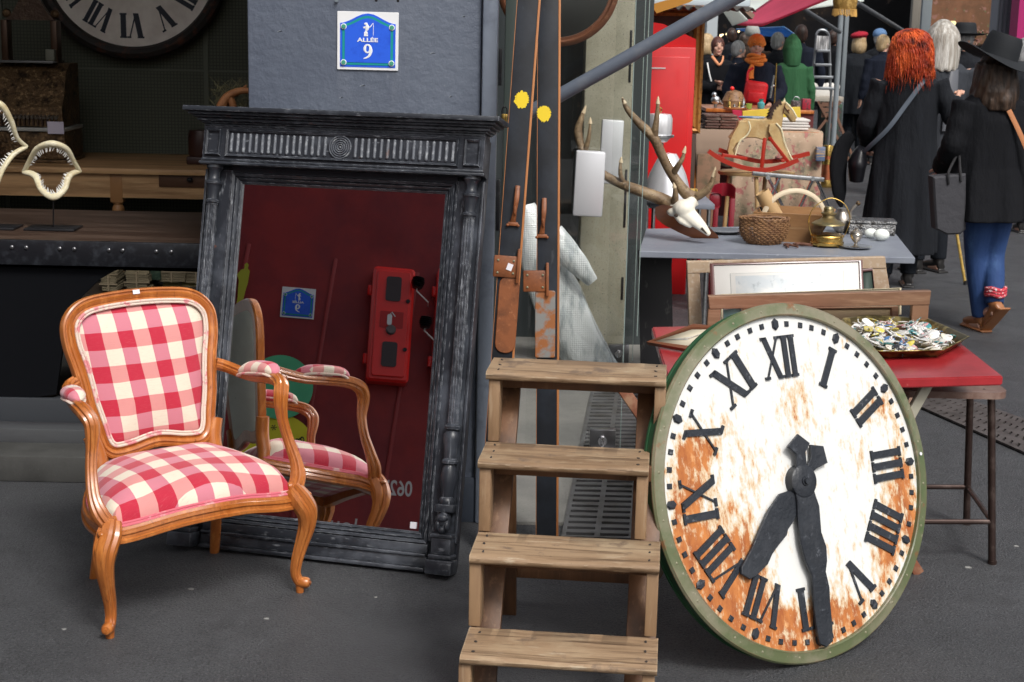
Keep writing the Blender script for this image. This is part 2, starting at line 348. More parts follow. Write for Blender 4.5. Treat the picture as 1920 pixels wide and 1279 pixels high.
rim.sweep(C96, [(.0215, -.004), (.024, .004), (.0195, .0105), (.012, .012), (-.002, .013), (-.009, .0155), (-.0125, .013), (-.0125, -.004)], n=(0, -1, 0))
CB(rim, 'rim', M_green_rim)
m = MB()
for r, a, b in ((.484, .004, .034),): m.sweep([(r*math.cos(2*PI*k/96), 0, r*math.sin(2*PI*k/96)) for k in range(96)], [(.006, -b), (.006, -a), (-.006, -a), (-.006, -b)], n=(0, -1, 0))
m.sweep([(.486*math.cos(2*PI*k/96), 0, .486*math.sin(2*PI*k/96)) for k in range(96)], [(.007, -.040), (.007, -.033), (-.007, -.033), (-.007, -.040)], n=(0, -1, 0))
CB(m, 'drum', M_green_drum)
M_bolt = mat('painted_bolt', (.20, .19, .12), .4)
for k in range(24):
    a = 2*PI*(k+.3)/24+random.Random(k).uniform(-.04, .04)
    CB(MB().ell((.478*math.cos(a), -.0115, .478*math.sin(a)), (.0042, .0028, .0042), u=10, v=6), 'rivet', M_bolt)
# enamel face, rust as stains of their own
mf = mat('rusty_white_enamel', (.78, .78, .76), .32); nt = mf.node_tree; b = nt.nodes['Principled BSDF']
vv, cx_, cy_, cz_ = sepc(nt)
inv = LM.inverted()
mp = nt.nodes.new('ShaderNodeVectorTransform')
# local face coordinates u (right), w (up): rows of the inverse matrix
def row(i):
    a = math_node(nt, 'MULTIPLY', cx_, inv[i][0]); a = math_node(nt, 'MULTIPLY_ADD', cy_, inv[i][1], a); a = math_node(nt, 'MULTIPLY_ADD', cz_, inv[i][2], a)
    return math_node(nt, 'ADD', a, inv[i][3])
fu, fw = row(0), row(2)
def blob(cu, cw, ru, rw, amp=1):
    a = math_node(nt, 'POWER', math_node(nt, 'DIVIDE', math_node(nt, 'SUBTRACT', fu, cu), ru), 2)
    c = math_node(nt, 'POWER', math_node(nt, 'DIVIDE', math_node(nt, 'SUBTRACT', fw, cw), rw), 2)
    return math_node(nt, 'MULTIPLY', math_node(nt, 'EXPONENT', math_node(nt, 'MULTIPLY', math_node(nt, 'ADD', a, c), -1)), amp)
acc = None
for q in [(-.37, .03, .06, .07, .7), (-.31, .12, .05, .04, .5), (-.24, -.30, .10, .06, .5), (.10, -.42, .10, .03, .7), (.40, .05, .03, .10, .4), (.41, -.18, .04, .12, .5), (-.16, .0, .05, .16, .35), (.27, -.30, .05, .05, .45), (-.30, -.26, .13, .13, 1.15), (-.12, -.40, .16, .07, 1.3), (-.40, -.12, .07, .14, 1.0), (-.34, .13, .08, .07, .75), (-.26, -.08, .07, .09, .5), (.04, .22, .07, .09, .42), (.02, -.40, .12, .05, .8), (.33, .17, .08, .05, .62), (.25, .03, .05, .05, .40), (.36, -.10, .06, .10, .62), (.31, -.22, .06, .07, .95), (.42, -.14, .03, .2, .5), (.30, .38, .05, .04, .5), (.26, -.37, .12, .04, .5), (-.20, -.18, .05, .06, .5), (.10, -.29, .07, .1, .35), (-.22, .16, .05, .05, .3), (-.05, .05, .05, .05, .15), (.08, .14, .16, .12, .12), (0, 0, .5, .5, .03)]:
    g = blob(*q); acc = g if acc is None else math_node(nt, 'ADD', acc, g)
def nz2(scale, st, detail=9, rough=.7):
    mm = nt.nodes.new('ShaderNodeCombineXYZ'); nt.links.new(math_node(nt, 'MULTIPLY', fu, st[0]), mm.inputs[0]); nt.links.new(math_node(nt, 'MULTIPLY', fw, st[1]), mm.inputs[1])
    t = nt.nodes.new('ShaderNodeTexNoise'); t.inputs['Scale'].default_value = scale; t.inputs['Detail'].default_value = detail; t.inputs['Roughness'].default_value = rough
    nt.links.new(mm.outputs[0], t.inputs['Vector']); return t.outputs['Fac']
def mr(v, a, b_, c=0, d=1):
    n = nt.nodes.new('ShaderNodeMapRange'); n.inputs[1].default_value = a; n.inputs[2].default_value = b_; n.inputs[3].default_value = c; n.inputs[4].default_value = d
    nt.links.new(v, n.inputs[0]); return n.outputs[0]
n1 = math_node(nt, 'ADD', math_node(nt, 'MULTIPLY', nz2(40, (1.2, .45)), .95), math_node(nt, 'MULTIPLY', nz2(9, (1, .8)), .28))
val = math_node(nt, 'MULTIPLY_ADD', math_node(nt, 'MINIMUM', acc, .92), .34, n1)
rust = mixc(nt, mr(nz2(22, (1, .35)), .38, .66), (.52, .19, .05), (.27, .068, .018)); rust = mixc(nt, mr(nz2(30, (1, .5)), .58, .68), rust, (.66, .36, .16))
cream = mixc(nt, mr(val, .70, .81), (.68, .685, .665), (.62, .48, .31))
col = mixc(nt, mr(val, .81, .90), cream, rust)
col = mixc(nt, mr(nz2(70, (1, 1)), .68, .72, 0, .5), col, (.42, .22, .09))
nt.links.new(col, b.inputs['Base Color']); nt.links.new(mr(val, .76, .9, .32, .75), b.inputs['Roughness'])
bp = nt.nodes.new('ShaderNodeBump'); bp.inputs['Strength'].default_value = .25; bp.inputs['Distance'].default_value = .002; nt.links.new(val, bp.inputs['Height']); nt.links.new(bp.outputs[0], b.inputs['Normal'])
CB(MB().prism(disc(.463), .006, T((0, .004, 0))), 'dial', mf)
M_num = mat('chipped_black_paint', (.020, .024, .032), .38, L=[(45, (.16, .17, .19), .60, .72, (1, 1, 1))], bump=(90, .8, .003), rr=(20, .25, .6))
for k, sy in enumerate(NUMS):
    a = 2*PI*k/12; w = {'VIII': .15, 'IIII': .125, 'XII': .115, 'VII': .12}.get(sy, .12)
    mm = numeral(sy, .118, .005, w, thick=.175, thin=.05, gap=.105); mm.xf(Matrix.Rotation(a, 4, 'Y') @ T((0, -.002, .347))); CB(mm, 'numeral', M_num)
for k in range(60):
    a = 2*PI*k/60
    if k % 5: mm = MB().prism([(-.0072, -.0075), (.0072, -.0075), (.0072, .0075), (-.0072, .0075)], .0045, bev=.0015)
    else: mm = MB().prism([(-.011, -.008), (0, -.017), (.011, -.008), (.011, .008), (0, .017), (-.011, .008)], .007, bev=.003)
    mm.xf(Matrix.Rotation(a+random.Random(k).uniform(-.006, .006), 4, 'Y') @ T((0, -.002, .4385))); CB(mm, 'minute_mark', M_num)
M_hand = mat('worn_black_hand', (.017, .020, .026), .38, L=[(40, (.11, .12, .14), .60, .76), (9, (.03, .034, .042), .45, .7)], bump=(55, .7, .004), rr=(12, .25, .6))
hh = [(-.045, -.02), (-.012, -.035), (-.020, -.078), (-.045, -.105), (-.067, -.122), (-.075, -.137), (-.110, -.160), (-.135, -.179), (-.155, -.203), (-.201, -.227), (-.224, -.233), (-.250, -.214), (-.246, -.196), (-.199, -.149), (-.183, -.127), (-.130, -.064), (-.08, -.024)]
mh = [(-.029, -.03), (.037, -.03), (.048, -.076), (.042, -.147), (.053, -.189), (.048, -.229), (.038, -.255), (.043, -.3), (.038, -.34), (.034, -.403), (.028, -.446), (.002, -.457), (-.02, -.445), (-.024, -.409), (-.022, -.345), (-.014, -.258), (-.03, -.216), (-.038, -.166), (-.036, -.103), (-.029, -.055)]
t1 = [(-.036, .100), (.008, .130), (.046, .100), (.026, .078), (.022, .03), (-.016, .03), (-.010, .075)]
t2 = [(.054, .095), (.102, .085), (.109, .037), (.066, .027), (.02, .0), (.03, .035), (.050, .059)]
CB(MB().prism(hh, .008, T((0, -.012, 0)), bev=.002).prism(t2, .008, T((0, -.0125, 0)), bev=.002), 'hour_hand', M_hand)
CB(MB().prism(mh, .008, T((0, -.021, 0)), bev=.002).prism(t1, .008, T((0, -.0215, 0)), bev=.002), 'minute_hand', M_hand)
RX = Matrix.Rotation(PI/2, 4, 'X')
CB(MB().lathe([(0, 0), (.045, 0), (.045, .030), (.041, .033), (.013, .034), (.012, .038), (.008, .038), (.008, .045), (0, .045)], (.004, 0, 0), 32, RX), 'hub', M_hand)
CB(MB().prism(disc(.005, 14), .001, T((.476, -.0155, .015))), 'price_sticker', M_pricetag)
# ================================================================ MIRROR
MM = T((-.61894, 4.76087, .11681)) @ Matrix.Rotation(-.2528, 4, 'Z') @ Matrix.Rotation(-.231, 4, 'X')
b0 = MM @ Vector((0, 0, -.12)); LMM = T((b0.x, b0.y, 0)).inverted() @ MM
mir = thing('standing_mirror', 'tall mirror in a silvered black columned frame leaning on the blue pillar', 'mirror', (b0.x, b0.y, 0))
def MBD(m, name, mt, par=mir, ang=35): return m.xf(LMM).build(name, mt, par, ang=ang)
SV, DK = (.34, .36, .39), (.022, .025, .032)
M_fx = mat('silvered_black_h', DK, .34, L=[(60, SV, .60, .80, (.05, 1.5, 1.5)), (5, (.10, .11, .13), .5, .7), (9, (.13, .05, .025), .68, .78)], bump=(60, .5, .002, (.15, 1, 1)), spec=.5)
M_fz = mat('silvered_black_v', DK, .34, L=[(60, SV, .60, .80, (1.5, 1.5, .05)), (5, (.08, .09, .11), .5, .7), (9, (.22, .07, .03), .70, .78)], bump=(60, .5, .002, (1, 1, .15)), spec=.5)
for q_ in (M_fx, M_fz): edge_wear(q_, .0018, (.50, .53, .58), amt=.7, nscale=60, nlo=.44, nhi=.62)
M_fd = mat('silvered_black_dark', (.020, .023, .030), .4, L=[(30, (.09, .095, .105), .60, .80, (1, 1, .08))], bump=(60, .4))
M_glass = mat('mirror_glass', (.80, .80, .80), .0, 1, L=[(160, (.62, .62, .64), .68, .74), (7, (.72, .70, .69), .5, .7)], rr=None)
g = MBD(MB().bx(-.352, .352, .002, .006, -.005, 1.082), 'glass', M_glass)
MBD(MB().bx(-.476, .476, .008, .03, -.10, 1.25), 'backboard', M_fd)
# inner moulding; four mitred lengths in two materials
prof = [(-.002, -.004), (-.002, .004), (.004, .008), (.006, .004), (.011, .012), (.016, .016), (.019, .010), (.022, .018), (.030, .022), (.033, .014), (.033, -.004)]
def rail(p0, p1, m0, m1, prof, mb):
    """straight moulding with mitred ends (m=+1/-1 slope)"""
    P0, P1 = Vector(p0), Vector(p1); t = (P1-P0).normalized(); o = t.cross(Vector((0, -1, 0)))
    mb.rings([[P0+o*a+Vector((0, -1, 0))*b-t*a*m0 for a, b in prof], [P1+o*a+Vector((0, -1, 0))*b+t*a*m1 for a, b in prof]]); return mb
X0, X1, Z0, Z1 = -.350, .350, 0, 1.078
for p0_, p1_, m_ in (((X0, 0, Z0), (X1, 0, Z0), M_fx), ((X1, 0, Z1), (X0, 0, Z1), M_fx), ((X1, 0, Z0), (X1, 0, Z1), M_fz), ((X0, 0, Z1), (X0, 0, Z0), M_fz)): MBD(rail(p0_, p1_, 1, 1, prof, MB()), 'moulding', m_)
# flat stiles with a rib, outer edge
m = MB()
for s in (-1, 1):
    m = MB().bx(s*.384, s*.476, -.012, .008, -.022, 1.118).bx(s*.385, s*.389, -.016, -.0115, -.02, 1.118).bx(s*.470, s*.478, -.020, .02, -.02, 1.118, .002); MBD(m, 'stile', M_fz)
MBD(MB().bx(-.386, .386, -.010, .008, 1.112, 1.16), 'top_rail', M_fd)
m = MB(); m.bx(-.385, .385, -.020, .008, -.062, -.034, .003).bx(-.385, .385, -.034, .008, -.072, -.0625, .003).bx(-.385, .385, -.026, .008, -.105, -.073, .003).bx(-.385, .385, -.042, .008, -.118, -.1055, .004); MBD(m, 'bottom_rail', M_fx)
# columns
FL = .10
for s in (-1, 1):
    cx = s*.440
    m = MB()
    up = [(0, 1.0), (.019, 1.0), (.019, 1.004), (.023, 1.008), (.023, 1.014), (.018, 1.018), (.017, 1.03), (.020, 1.045), (.022, 1.058), (.024, 1.066), (.027, 1.069), (.027, 1.076), (.021, 1.081), (.0165, 1.092), (.0185, 1.108), (.024, 1.118), (.027, 1.122), (.027, 1.131), (0, 1.131)]
    m.lathe(up, (cx, -.030, 0), 24)
    c = MBD(m, 'column', M_fz)
    mm = MB().lathe([(.018, .352), (.018, .36), (.019, .98), (.018, 1.0)], (cx, -.030, 0), 60, flute=.16, fn=12); MBD(mm, 'fluted_shaft', M_fz, c)
    lo = [(0, .100), (.024, .100), (.026, .108), (.024, .116), (.019, .122), (.021, .14), (.026, .165), (.027, .185), (.022, .21), (.018, .222), (.026, .228), (.026, .236), (.020, .243), (.022, .27), (.027, .30), (.026, .318), (.018, .330), (.025, .336), (.025, .345), (.018, .352), (0, .352)]
    mm = MB().lathe(lo, (cx, -.030, 0), 24); MBD(mm, 'baluster', M_fz, c)
    mm = MB().box((cx, -.034, .088), (.06, .052, .024), bev=.004); mm.ell((cx, -.042, .05), (.022, .026, .034)).ell((cx, -.062, .058), (.018, .012, .014)).ell((cx-.014, -.055, .034), (.01, .014, .018)).ell((cx+.014, -.055, .034), (.01, .014, .018)).ell((cx, -.058, .02), (.012, .014, .014))
    MBD(mm, 'bracket', M_fz, c)
    mm = MB().box((cx, -.030, -.030), (.062, .060, .05), bev=.003).box((cx, -.032, .002), (.07, .066, .012), bev=.004).box((cx, -.034, -.063), (.074, .072, .014), bev=.005).box((cx, -.036, -.095), (.086, .08, .046), bev=.006)
    MBD(mm, 'plinth', M_fx, c)
# frieze
m = MB().bx(-.478, .478, -.052, .008, 1.132, 1.256); m.bx(-.486, .486, -.062, -.03, 1.1305, 1.141, .004); m.bx(-.481, .481, -.058, -.04, 1.142, 1.150, .003)
fr = MBD(m, 'frieze', M_fx)
m = MB(); rail((-.388, -.053, 1.166), (.388, -.053, 1.166), 1, 1, [(0, 0), (0, .006), (.006, .009), (.009, .003), (.009, 0)], m); rail((.388, -.053, 1.240), (-.388, -.053, 1.240), 1, 1, [(0, 0), (0, .006), (.006, .009), (.009, .003), (.009, 0)], m)
rail((.388, -.053, 1.166), (.388, -.053, 1.240), 1, 1, [(0, 0), (0, .006), (.006, .009), (.009, .003), (.009, 0)], m); rail((-.388, -.053, 1.240), (-.388, -.053, 1.166), 1, 1, [(0, 0), (0, .006), (.006, .009), (.009, .003), (.009, 0)], m)
MBD(m, 'panel_border', M_fx, fr)
for s in (-1, 1):
    mm = MB(); a, b_ = sorted((s*.412, s*.470))
    pf = [(0, 0), (0, .006), (.005, .010), (.009, .004), (.009, 0)]
    rail((a+.01, -.053, 1.168), (b_-.01, -.053, 1.168), 1, 1, pf, mm); rail((b_-.01, -.053, 1.238), (a+.01, -.053, 1.238), 1, 1, pf, mm); rail((b_-.01, -.053, 1.168), (b_-.01, -.053, 1.238), 1, 1, pf, mm); rail((a+.01, -.053, 1.238), (a+.01, -.053, 1.168), 1, 1, pf, mm)
    MBD(mm, 'corner_panel', M_fz, fr)
M_flute = mat('silver_flute', (.10, .11, .13), .35, L=[(60, (.34, .36, .38), .50, .70), (8, (.16, .07, .04), .66, .76)], spec=.8)
m = MB()
for s in (-1, 1):
    for k in range(16):
        xx = s*(.052+k*.0217); m = MB(); m.tube([(xx, -.053, 1.176), (xx, -.053, 1.231)], .0052, 8); m.ell((xx, -.053, 1.176), .0052, u=8, v=6).ell((xx, -.053, 1.231), .0052, u=8, v=6); MBD(m, 'flute', M_flute, fr)
m = MB()
for r in (.036, .029, .022, .015, .009): m.sweep([(r*math.cos(2*PI*k/40), -.053, 1.2035+r*math.sin(2*PI*k/40)) for k in range(40)], [(.0022, 0), (.0012, .005), (-.0012, .005), (-.0022, 0)])
m.ell((0, -.054, 1.2035), (.004, .005, .004)); MBD(m, 'rosette', M_flute, fr)
m = MB()
cor = [(.478, -.0, .0), ]
for z0, z1, ov in ((1.2565, 1.264, .004), (1.2645, 1.270, .012), (1.2705, 1.280, .022), (1.2805, 1.287, .034), (1.2875, 1.296, .046), (1.2965, 1.312, .060)):
    m.bx(-.474-ov, .474+ov, -.052-ov, .01, z0, z1, .0025)
MBD(m, 'cornice', M_fx)
MBD(MB().bx(.318, .338, -.003, -.001, .010, .030, 0), 'price_tag', M_pricetag)
# ================================================================ ARMCHAIR
TH = .672; ch = thing('armchair', 'carved walnut open armchair covered in red and cream check, before the mirror', 'armchair', (-1.02, 4.44, 0), TH)
SH = .10
def sh(p): return Vector((p[0]+SH*max(0, p[1]+.235), p[1], p[2]))
def gingham(name, mode, p=.055, off=(0, 0), skew=0):
    m = mat(name, (.8, .7, .6), .85, sheen=.3); nt = m.node_tree; b = nt.nodes['Principled BSDF']; v, x, y, z = sepc(nt)
    U = x; V_ = {'xz': z, 'xy': y, 'yz': z}[mode]
    if mode == 'yz': U = y
    if skew: U = math_node(nt, 'MULTIPLY_ADD', V_, skew, U)
    nzz = nt.nodes.new('ShaderNodeTexNoise'); nzz.inputs['Scale'].default_value = 7; nt.links.new(v, nzz.inputs['Vector'])
    wob = math_node(nt, 'MULTIPLY', math_node(nt, 'SUBTRACT', nzz.outputs['Fac'], .5), .010)
    def st(c, o, thr=.5): return math_node(nt, 'GREATER_THAN', math_node(nt, 'FRACT', math_node(nt, 'DIVIDE', math_node(nt, 'ADD', math_node(nt, 'ADD', c, wob), o+5*p*2), p*2)), thr)
    a, c = st(U, off[0]), st(V_, off[1])
    row0 = mixc(nt, a, (.68, .62, .50), (.54, .18, .23)); row1 = mixc(nt, a, (.60, .25, .235), (.44, .012, .038))
    col = mixc(nt, c, row0, row1)
    # weave threads
    n2 = nt.nodes.new('ShaderNodeTexNoise'); n2.inputs['Scale'].default_value = 1; n2.inputs['Detail'].default_value = 3
    mp = nt.nodes.new('ShaderNodeMapping'); mp.inputs['Scale'].default_value = (60, 60, 900) if mode != 'xy' else (60, 900, 60); nt.links.new(v, mp.inputs[0]); nt.links.new(mp.outputs[0], n2.inputs['Vector'])
    mr_ = nt.nodes.new('ShaderNodeMapRange'); mr_.inputs[1].default_value = .55; mr_.inputs[2].default_value = .8; mr_.inputs[4].default_value = .35; nt.links.new(n2.outputs['Fac'], mr_.inputs[0])
    col = mixc(nt, mr_.outputs[0], col, (.50, .14, .15))
    nt.links.new(col, b.inputs['Base Color'])
    bp = nt.nodes.new('ShaderNodeBump'); bp.inputs['Strength'].default_value = .35; bp.inputs['Distance'].default_value = .001
    n3 = nt.nodes.new('ShaderNodeTexNoise'); n3.inputs['Scale'].default_value = 500; nt.links.new(v, n3.inputs['Vector']); nt.links.new(n3.outputs['Fac'], bp.inputs['Height']); nt.links.new(bp.outputs[0], b.inputs['Normal'])
    return m
G_back = gingham('check_back', 'xz', .0495, (.018, .028), .10); G_seat = gingham('check_seat', 'xy', .051, (.0, .02)); G_arm = gingham('check_arm', 'xy', .036, (.012, .020))
M_pipe = mat('pale_piping', (.64, .53, .45), .8, L=[(30, (.60, .22, .24), .52, .6)])
M_pipe2 = mat('pink_piping', (.58, .13, .17), .8, L=[(20, (.62, .4, .38), .55, .65)])
# back frame in plane (u,w) -> local
BT = .25; BO = Vector((0, .2, .33))
def bp_(u, w, d=0):  # d towards front
    return Vector((u+.043, .135+w*math.sin(BT)-d*math.cos(BT), .341+w*.985*math.cos(BT)+d*math.sin(BT)))
outer = [(0, .566), (.10, .562), (.17, .552), (.215, .530), (.245, .495), (.256, .455), (.253, .40), (.240, .34), (.231, .29), (.222, .22), (.207, .15), (.197, .10), (.178, .066), (.142, .047), (.08, .050), (0, .064)]
full = outer + [(-u, w) for u, w in outer[-2:0:-1]]
pc = catmull([(u, w, 0) for u, w in full], 6, True)
def inset(P, d):
    out = []; n = len(P)
    for i in range(n):
        t = (P[(i+1) % n]-P[i-1]).normalized(); out.append(P[i]+Vector((t.y, -t.x, 0))*d)
    return out
mid = inset(pc, .023)
nb = Vector((0, -math.cos(BT), math.sin(BT)))
pathb = [bp_(q.x, q.y) for q in mid]
FS = .88; fprof = [(a*FS, b*FS) for a, b in [(-.024, -.018), (-.024, .008), (-.019, .013), (-.014, .010), (-.010, .006), (-.003, .012), (.004, .014), (.008, .009), (.012, .009), (.016, .014), (.022, .011), (.025, .002), (.025, -.014), (.018, -.020)]]
m = MB(); m.sweep(pathb, [(-a, b_) for a, b_ in fprof], n=nb); m.build('back_frame', M_wood, ch)
# cushion of the back: inset polygon domed
inn = inset(pc, .0435); cen = Vector((0, .31, 0))
def dome(P, h, tofn, rings=9, back=False):
    m = MB(); rs = []
    for i in range(rings+1):
        f = 1-i/rings; e = h*(1-f**3.2)
        rs.append([tofn(cen.x+(q.x-cen.x)*max(f, .02), cen.y+(q.y-cen.y)*max(f, .02), e) for q in P])
    m.rings(rs); return m
dome(inn, .030, lambda u, w, e: bp_(u, w, e-.002)).build('back_cushion', G_back, ch, ang=60)
dome(inn, -.006, lambda u, w, e: bp_(u, w, e-.016)).build('back_lining', mat('grey_lining', (.74, .76, .66), .8, L=[(60, (.12, .1, .08), .70, .74)]), ch, ang=60)
m = MB()
for d, r in ((.0425, .0045), (.0505, .0038)): pp = inset(pc, d); m.sweep([bp_(q.x, q.y, .012) for q in pp], [(r*math.cos(k*PI/4), r*math.sin(k*PI/4)) for k in range(8)], n=nb)
m.build('piping', M_pipe, ch)
# rear posts down from the frame to the rear legs
m = MB()
for s in (-1, 1):
    P = [bp_(s*.205, .13, -.004), bp_(s*.190, .07, -.006), Vector((.044+s*.190, .138, .33)), Vector((.045+s*.192, .145, .26)), Vector((.050+s*.197, .172, .14)), Vector((.058+s*.205, .22, 0))]
    MB().tube(P, [.026, .027, .026, .022, .018, .016], 12, up=(0, 1, 0), smooth=5, ax=(1, .9)).build('rear_leg', M_wood, ch)
# seat rail: serpentine front, moulded profile
fx, fy, bxx, by = .300, -.250, .225, .145
def railpath():
    P = []
    for k in range(25):  # front, left to right, serpentine bulge and drop
        u = -1+2*k/24; P.append((u*(fx-.012), fy-.052*(math.cos(u*PI/2)**1.2)-.012*math.cos(u*PI*1.5)*math.cos(u*PI/2), .288+.020*math.cos(u*PI)-(.0)))
    for k in range(1, 9):
        f = k/8; P.append((fx-.004-(fx-bxx)*f**1.5+.02*math.sin(f*PI), fy+.02+(by-fy-.02)*f, .278-.006*math.sin(f*PI)))
    for k in range(1, 8): u = 1-2*k/8; P.append((u*bxx, by+.012, .278))
    for k in range(8, 0, -1):
        f = k/8; P.append((-(fx-.004-(fx-bxx)*f**1.5+.02*math.sin(f*PI)), fy+.02+(by-fy-.02)*f, .278-.006*math.sin(f*PI)))
    return P
rp = railpath()
rprof = [(-.016, .0), (-.016, .046), (.002, .046), (.006, .038), (.012, .037), (.014, .028), (.009, .024), (.010, .016), (.017, .012), (.017, .004), (.010, .0)]
def sweepz(path, prof, conv):
    m = MB(); n = len(path); rs = []
    P = [Vector(p) for p in path]
    for i in range(n):
        t = (P[(i+1) % n]-P[i-1]); t.z = 0; t.normalize(); o = Vector((t.y, -t.x, 0))
        rs.append([conv(P[i]+o*a+Vector((0, 0, b_))) for a, b_ in prof])
    m.rings(rs, closed_u=True); return m
sweepz(rp, rprof, sh).build('seat_rail', M_wood, ch)
# cushion of the seat
def seat_pt(q, f, e): return sh(Vector((q[0]*f, -.02+(q[1]+.02)*f, .330+e)))
m = MB(); rs = []
lip = [Vector(p) for p in rp]
for fi in range(13):
    f = [1.0, 1.006, 1.0, .985, .955, .91, .84, .74, .62, .48, .33, .18, .02][fi]; hgt = [-.012, .004, .020, .034, .048, .060, .072, .083, .092, .098, .102, .104, .105][fi]
    rs.append([seat_pt(q, f*.955, hgt+(q[2]-.29)*max(0, f-.3)*1.1+(.004*math.sin(i*2.3+fi)*(1 if 0 < fi < 4 else 0))) for i, q in enumerate(lip)])
m.rings(rs).build('seat_cushion', G_seat, ch, ang=60)
m = MB()
for d, hz, r in ((.990, .006, .0050), (.972, .013, .0042)):
    m2 = [seat_pt(q, d, hz+(q[2]-.29)*.9) for q in lip]; rr_ = []
    for i, p in enumerate(m2):
        t = (m2[(i+1) % len(m2)]-m2[i-1]).normalized(); x_ = t.cross(Vector((0, 0, 1))).normalized(); y_ = t.cross(x_); rr_.append([p+(x_*math.cos(k*PI/4)+y_*math.sin(k*PI/4))*r for k in range(8)])
    m.rings(rr_, closed_u=True)
m.build('piping', M_pipe2, ch)
# front cabriole legs with scroll feet
grv = []
for k in range(20):
    a = 2*PI*k/20; r = 1-.24*(k % 5 == 0)+.03*(k % 2); grv.append((r*math.cos(a), r*math.sin(a)))
for s in (-1, 1):
    X = lambda v: s*v
    P = [(X(.284), -.238, .33), (X(.300), -.256, .300), (X(.318), -.268, .262), (X(.321), -.266, .215), (X(.309), -.252, .15), (X(.299), -.243, .10), (X(.296), -.240, .06), (X(.303), -.247, .035), (X(.312), -.256, .022)]
    l = MB().tube(P, [.028, .035, .033, .026, .0205, .0175, .0155, .015, .013], up=(0, 1, 0), smooth=5, prof=grv).build('front_leg', M_wood, ch, ang=28)
    f = MB(); d = Vector((s*.7, -.7, 0)); c = Vector((X(.313), -.257, .032))
    f.lathe([(0, -.02), (.012, -.019), (.0165, -.012), (.017, 0), (.0165, .012), (.012, .019), (0, .02)], c, 16, Matrix.Rotation(PI/2, 4, 'Y') @ Matrix.Rotation(0, 4, 'Z') if 0 else (Matrix.Rotation(s*PI/4, 4, 'Z') @ Matrix.Rotation(PI/2, 4, 'X')))
    f.lathe([(0, -.023), (.006, -.023), (.007, 0), (.006, .023), (0, .023)], c, 12, Matrix.Rotation(s*PI/4, 4, 'Z') @ Matrix.Rotation(PI/2, 4, 'X'))
    f.cyl((X(.305), -.249, .022), (X(.305), -.249, 0), .014, .012, 12); f.build('scroll_foot', M_wood, l)
    k_ = MB().ell((X(.318), -.276, .292), (.014, .010, .018)).ell((X(.327), -.262, .31), (.010, .014, .008)); k_.build('knee_carving', M_wood, l)
# arms
agr = []
for k in range(24):
    a = 2*PI*k/24; r = 1-.20*(k % 4 == 0); agr.append((r*math.cos(a), r*math.sin(a)))
for s in (-1, 1):
    P = [bp_(s*.232, .30, -.002), bp_(s*.262, .285, .016), (.036+s*.290, .085, .607), (.026+s*.306, .0, .617), (.010+s*.314, -.080, .628), (.005+s*.311, -.128, .622), (.002+s*.300, -.152, .600), (.0+s*.297, -.158, .570), (.0+s*.302, -.160, .52), (.0+s*.312, -.176, .46), (0+s*.320, -.205, .40), (0+s*.314, -.228, .358), (s*.296, -.240, .325)]
    a_ = MB().tube(P, [.020, .019, .018, .019, .021, .023, .023, .021, .0165, .0165, .019, .024, .024], up=(s*.2, 1, .3) if 0 else None, smooth=5, prof=agr); a_ = a_.build('arm', M_wood, ch, ang=28)
    MB().lathe([(0, -.026), (.010, -.025), (.014, -.01), (.014, .01), (.010, .025), (0, .026)], (s*.297, -.238, .336), 14, Matrix.Rotation(PI/2, 4, 'Y')).build('arm_scroll', M_wood, a_)
    # pad
    Pp = catmull([(.032+s*.268, .105, .618), (.029+s*.285, .07, .632), (.025+s*.298, .035, .640), (.020+s*.307, -.01, .647), (.014+s*.312, -.055, .652), (.011+s*.313, -.085, .645)], 5)
    MB().tube(Pp, [.006, .022, .031, .033, .033, .032, .030, .022, .006], 16, up=(0, 0, 1), ax=(1, .72)).build('arm_pad', G_arm, a_, ang=60)
    rr_ = []; n = len(Pp)
    loop = [Pp[i]+Vector((.030*lerpl([.2, .75, 1, 1, 1, .95, .75, .2], n)[i], 0, -.012)) for i in range(n)]+[Pp[i]+Vector((-.030*lerpl([.2, .75, 1, 1, 1, .95, .75, .2], n)[i], 0, -.012)) for i in range(n-1, -1, -1)]
    mm = MB(); rs = []
    for i, p in enumerate(loop):
        t = (loop[(i+1) % len(loop)]-loop[i-1]).normalized(); x_ = t.cross(Vector((0, 0, 1))).normalized(); y_ = t.cross(x_); rs.append([p+(x_*math.cos(k*PI/3)+y_*math.sin(k*PI/3))*.0045 for k in range(6)])
    mm.rings(rs, closed_u=True).build('piping', M_pipe, a_)
q = bp_(-.008, .553, .014); MB().box(q, (.022, .002, .013), Matrix.Rotation(-BT, 3, 'X')).build('price_tag', M_pricetag, ch)
# ================================================================ STEP LADDER
M_lad = mat('scrubbed_pine', (.33, .225, .135), .6, L=[(9, (.19, .115, .062), .42, .66, (.15, 1, 1)), (4, (.40, .30, .19), .5, .66), (70, (.13, .08, .045), .52, .66, (.05, 1, 1)), (13, (.16, .11, .075), .58, .68), (60, (.45, .37, .27), .62, .74, (.2, 1, 1)), (70, (.05, .035, .02), .70, .73)], bump=(55, 1.0, .004, (.1, 1, 1)))
M_lad2 = mat('stained_pine', (.13, .060, .026), .5, L=[(12, (.06, .028, .013), .42, .66, (1, 1, .15)), (50, (.20, .11, .055), .56, .75, (1, 1, .1))], bump=(45, .4, .002, (1, 1, .1)))
M_lad3 = mat('pale_side_pine', (.30, .19, .105), .6, L=[(5, (.15, .08, .045), .52, .64), (12, (.20, .12, .065), .42, .66, (1, 1, .15)), (50, (.40, .29, .19), .56, .75, (1, 1, .1))], bump=(45, .4, .002, (1, 1, .1)))
edge_wear(M_lad, .006, (.50, .40, .27), amt=.6, nscale=25); edge_wear(M_lad3, .005, (.12, .07, .04), amt=.6, nscale=25)
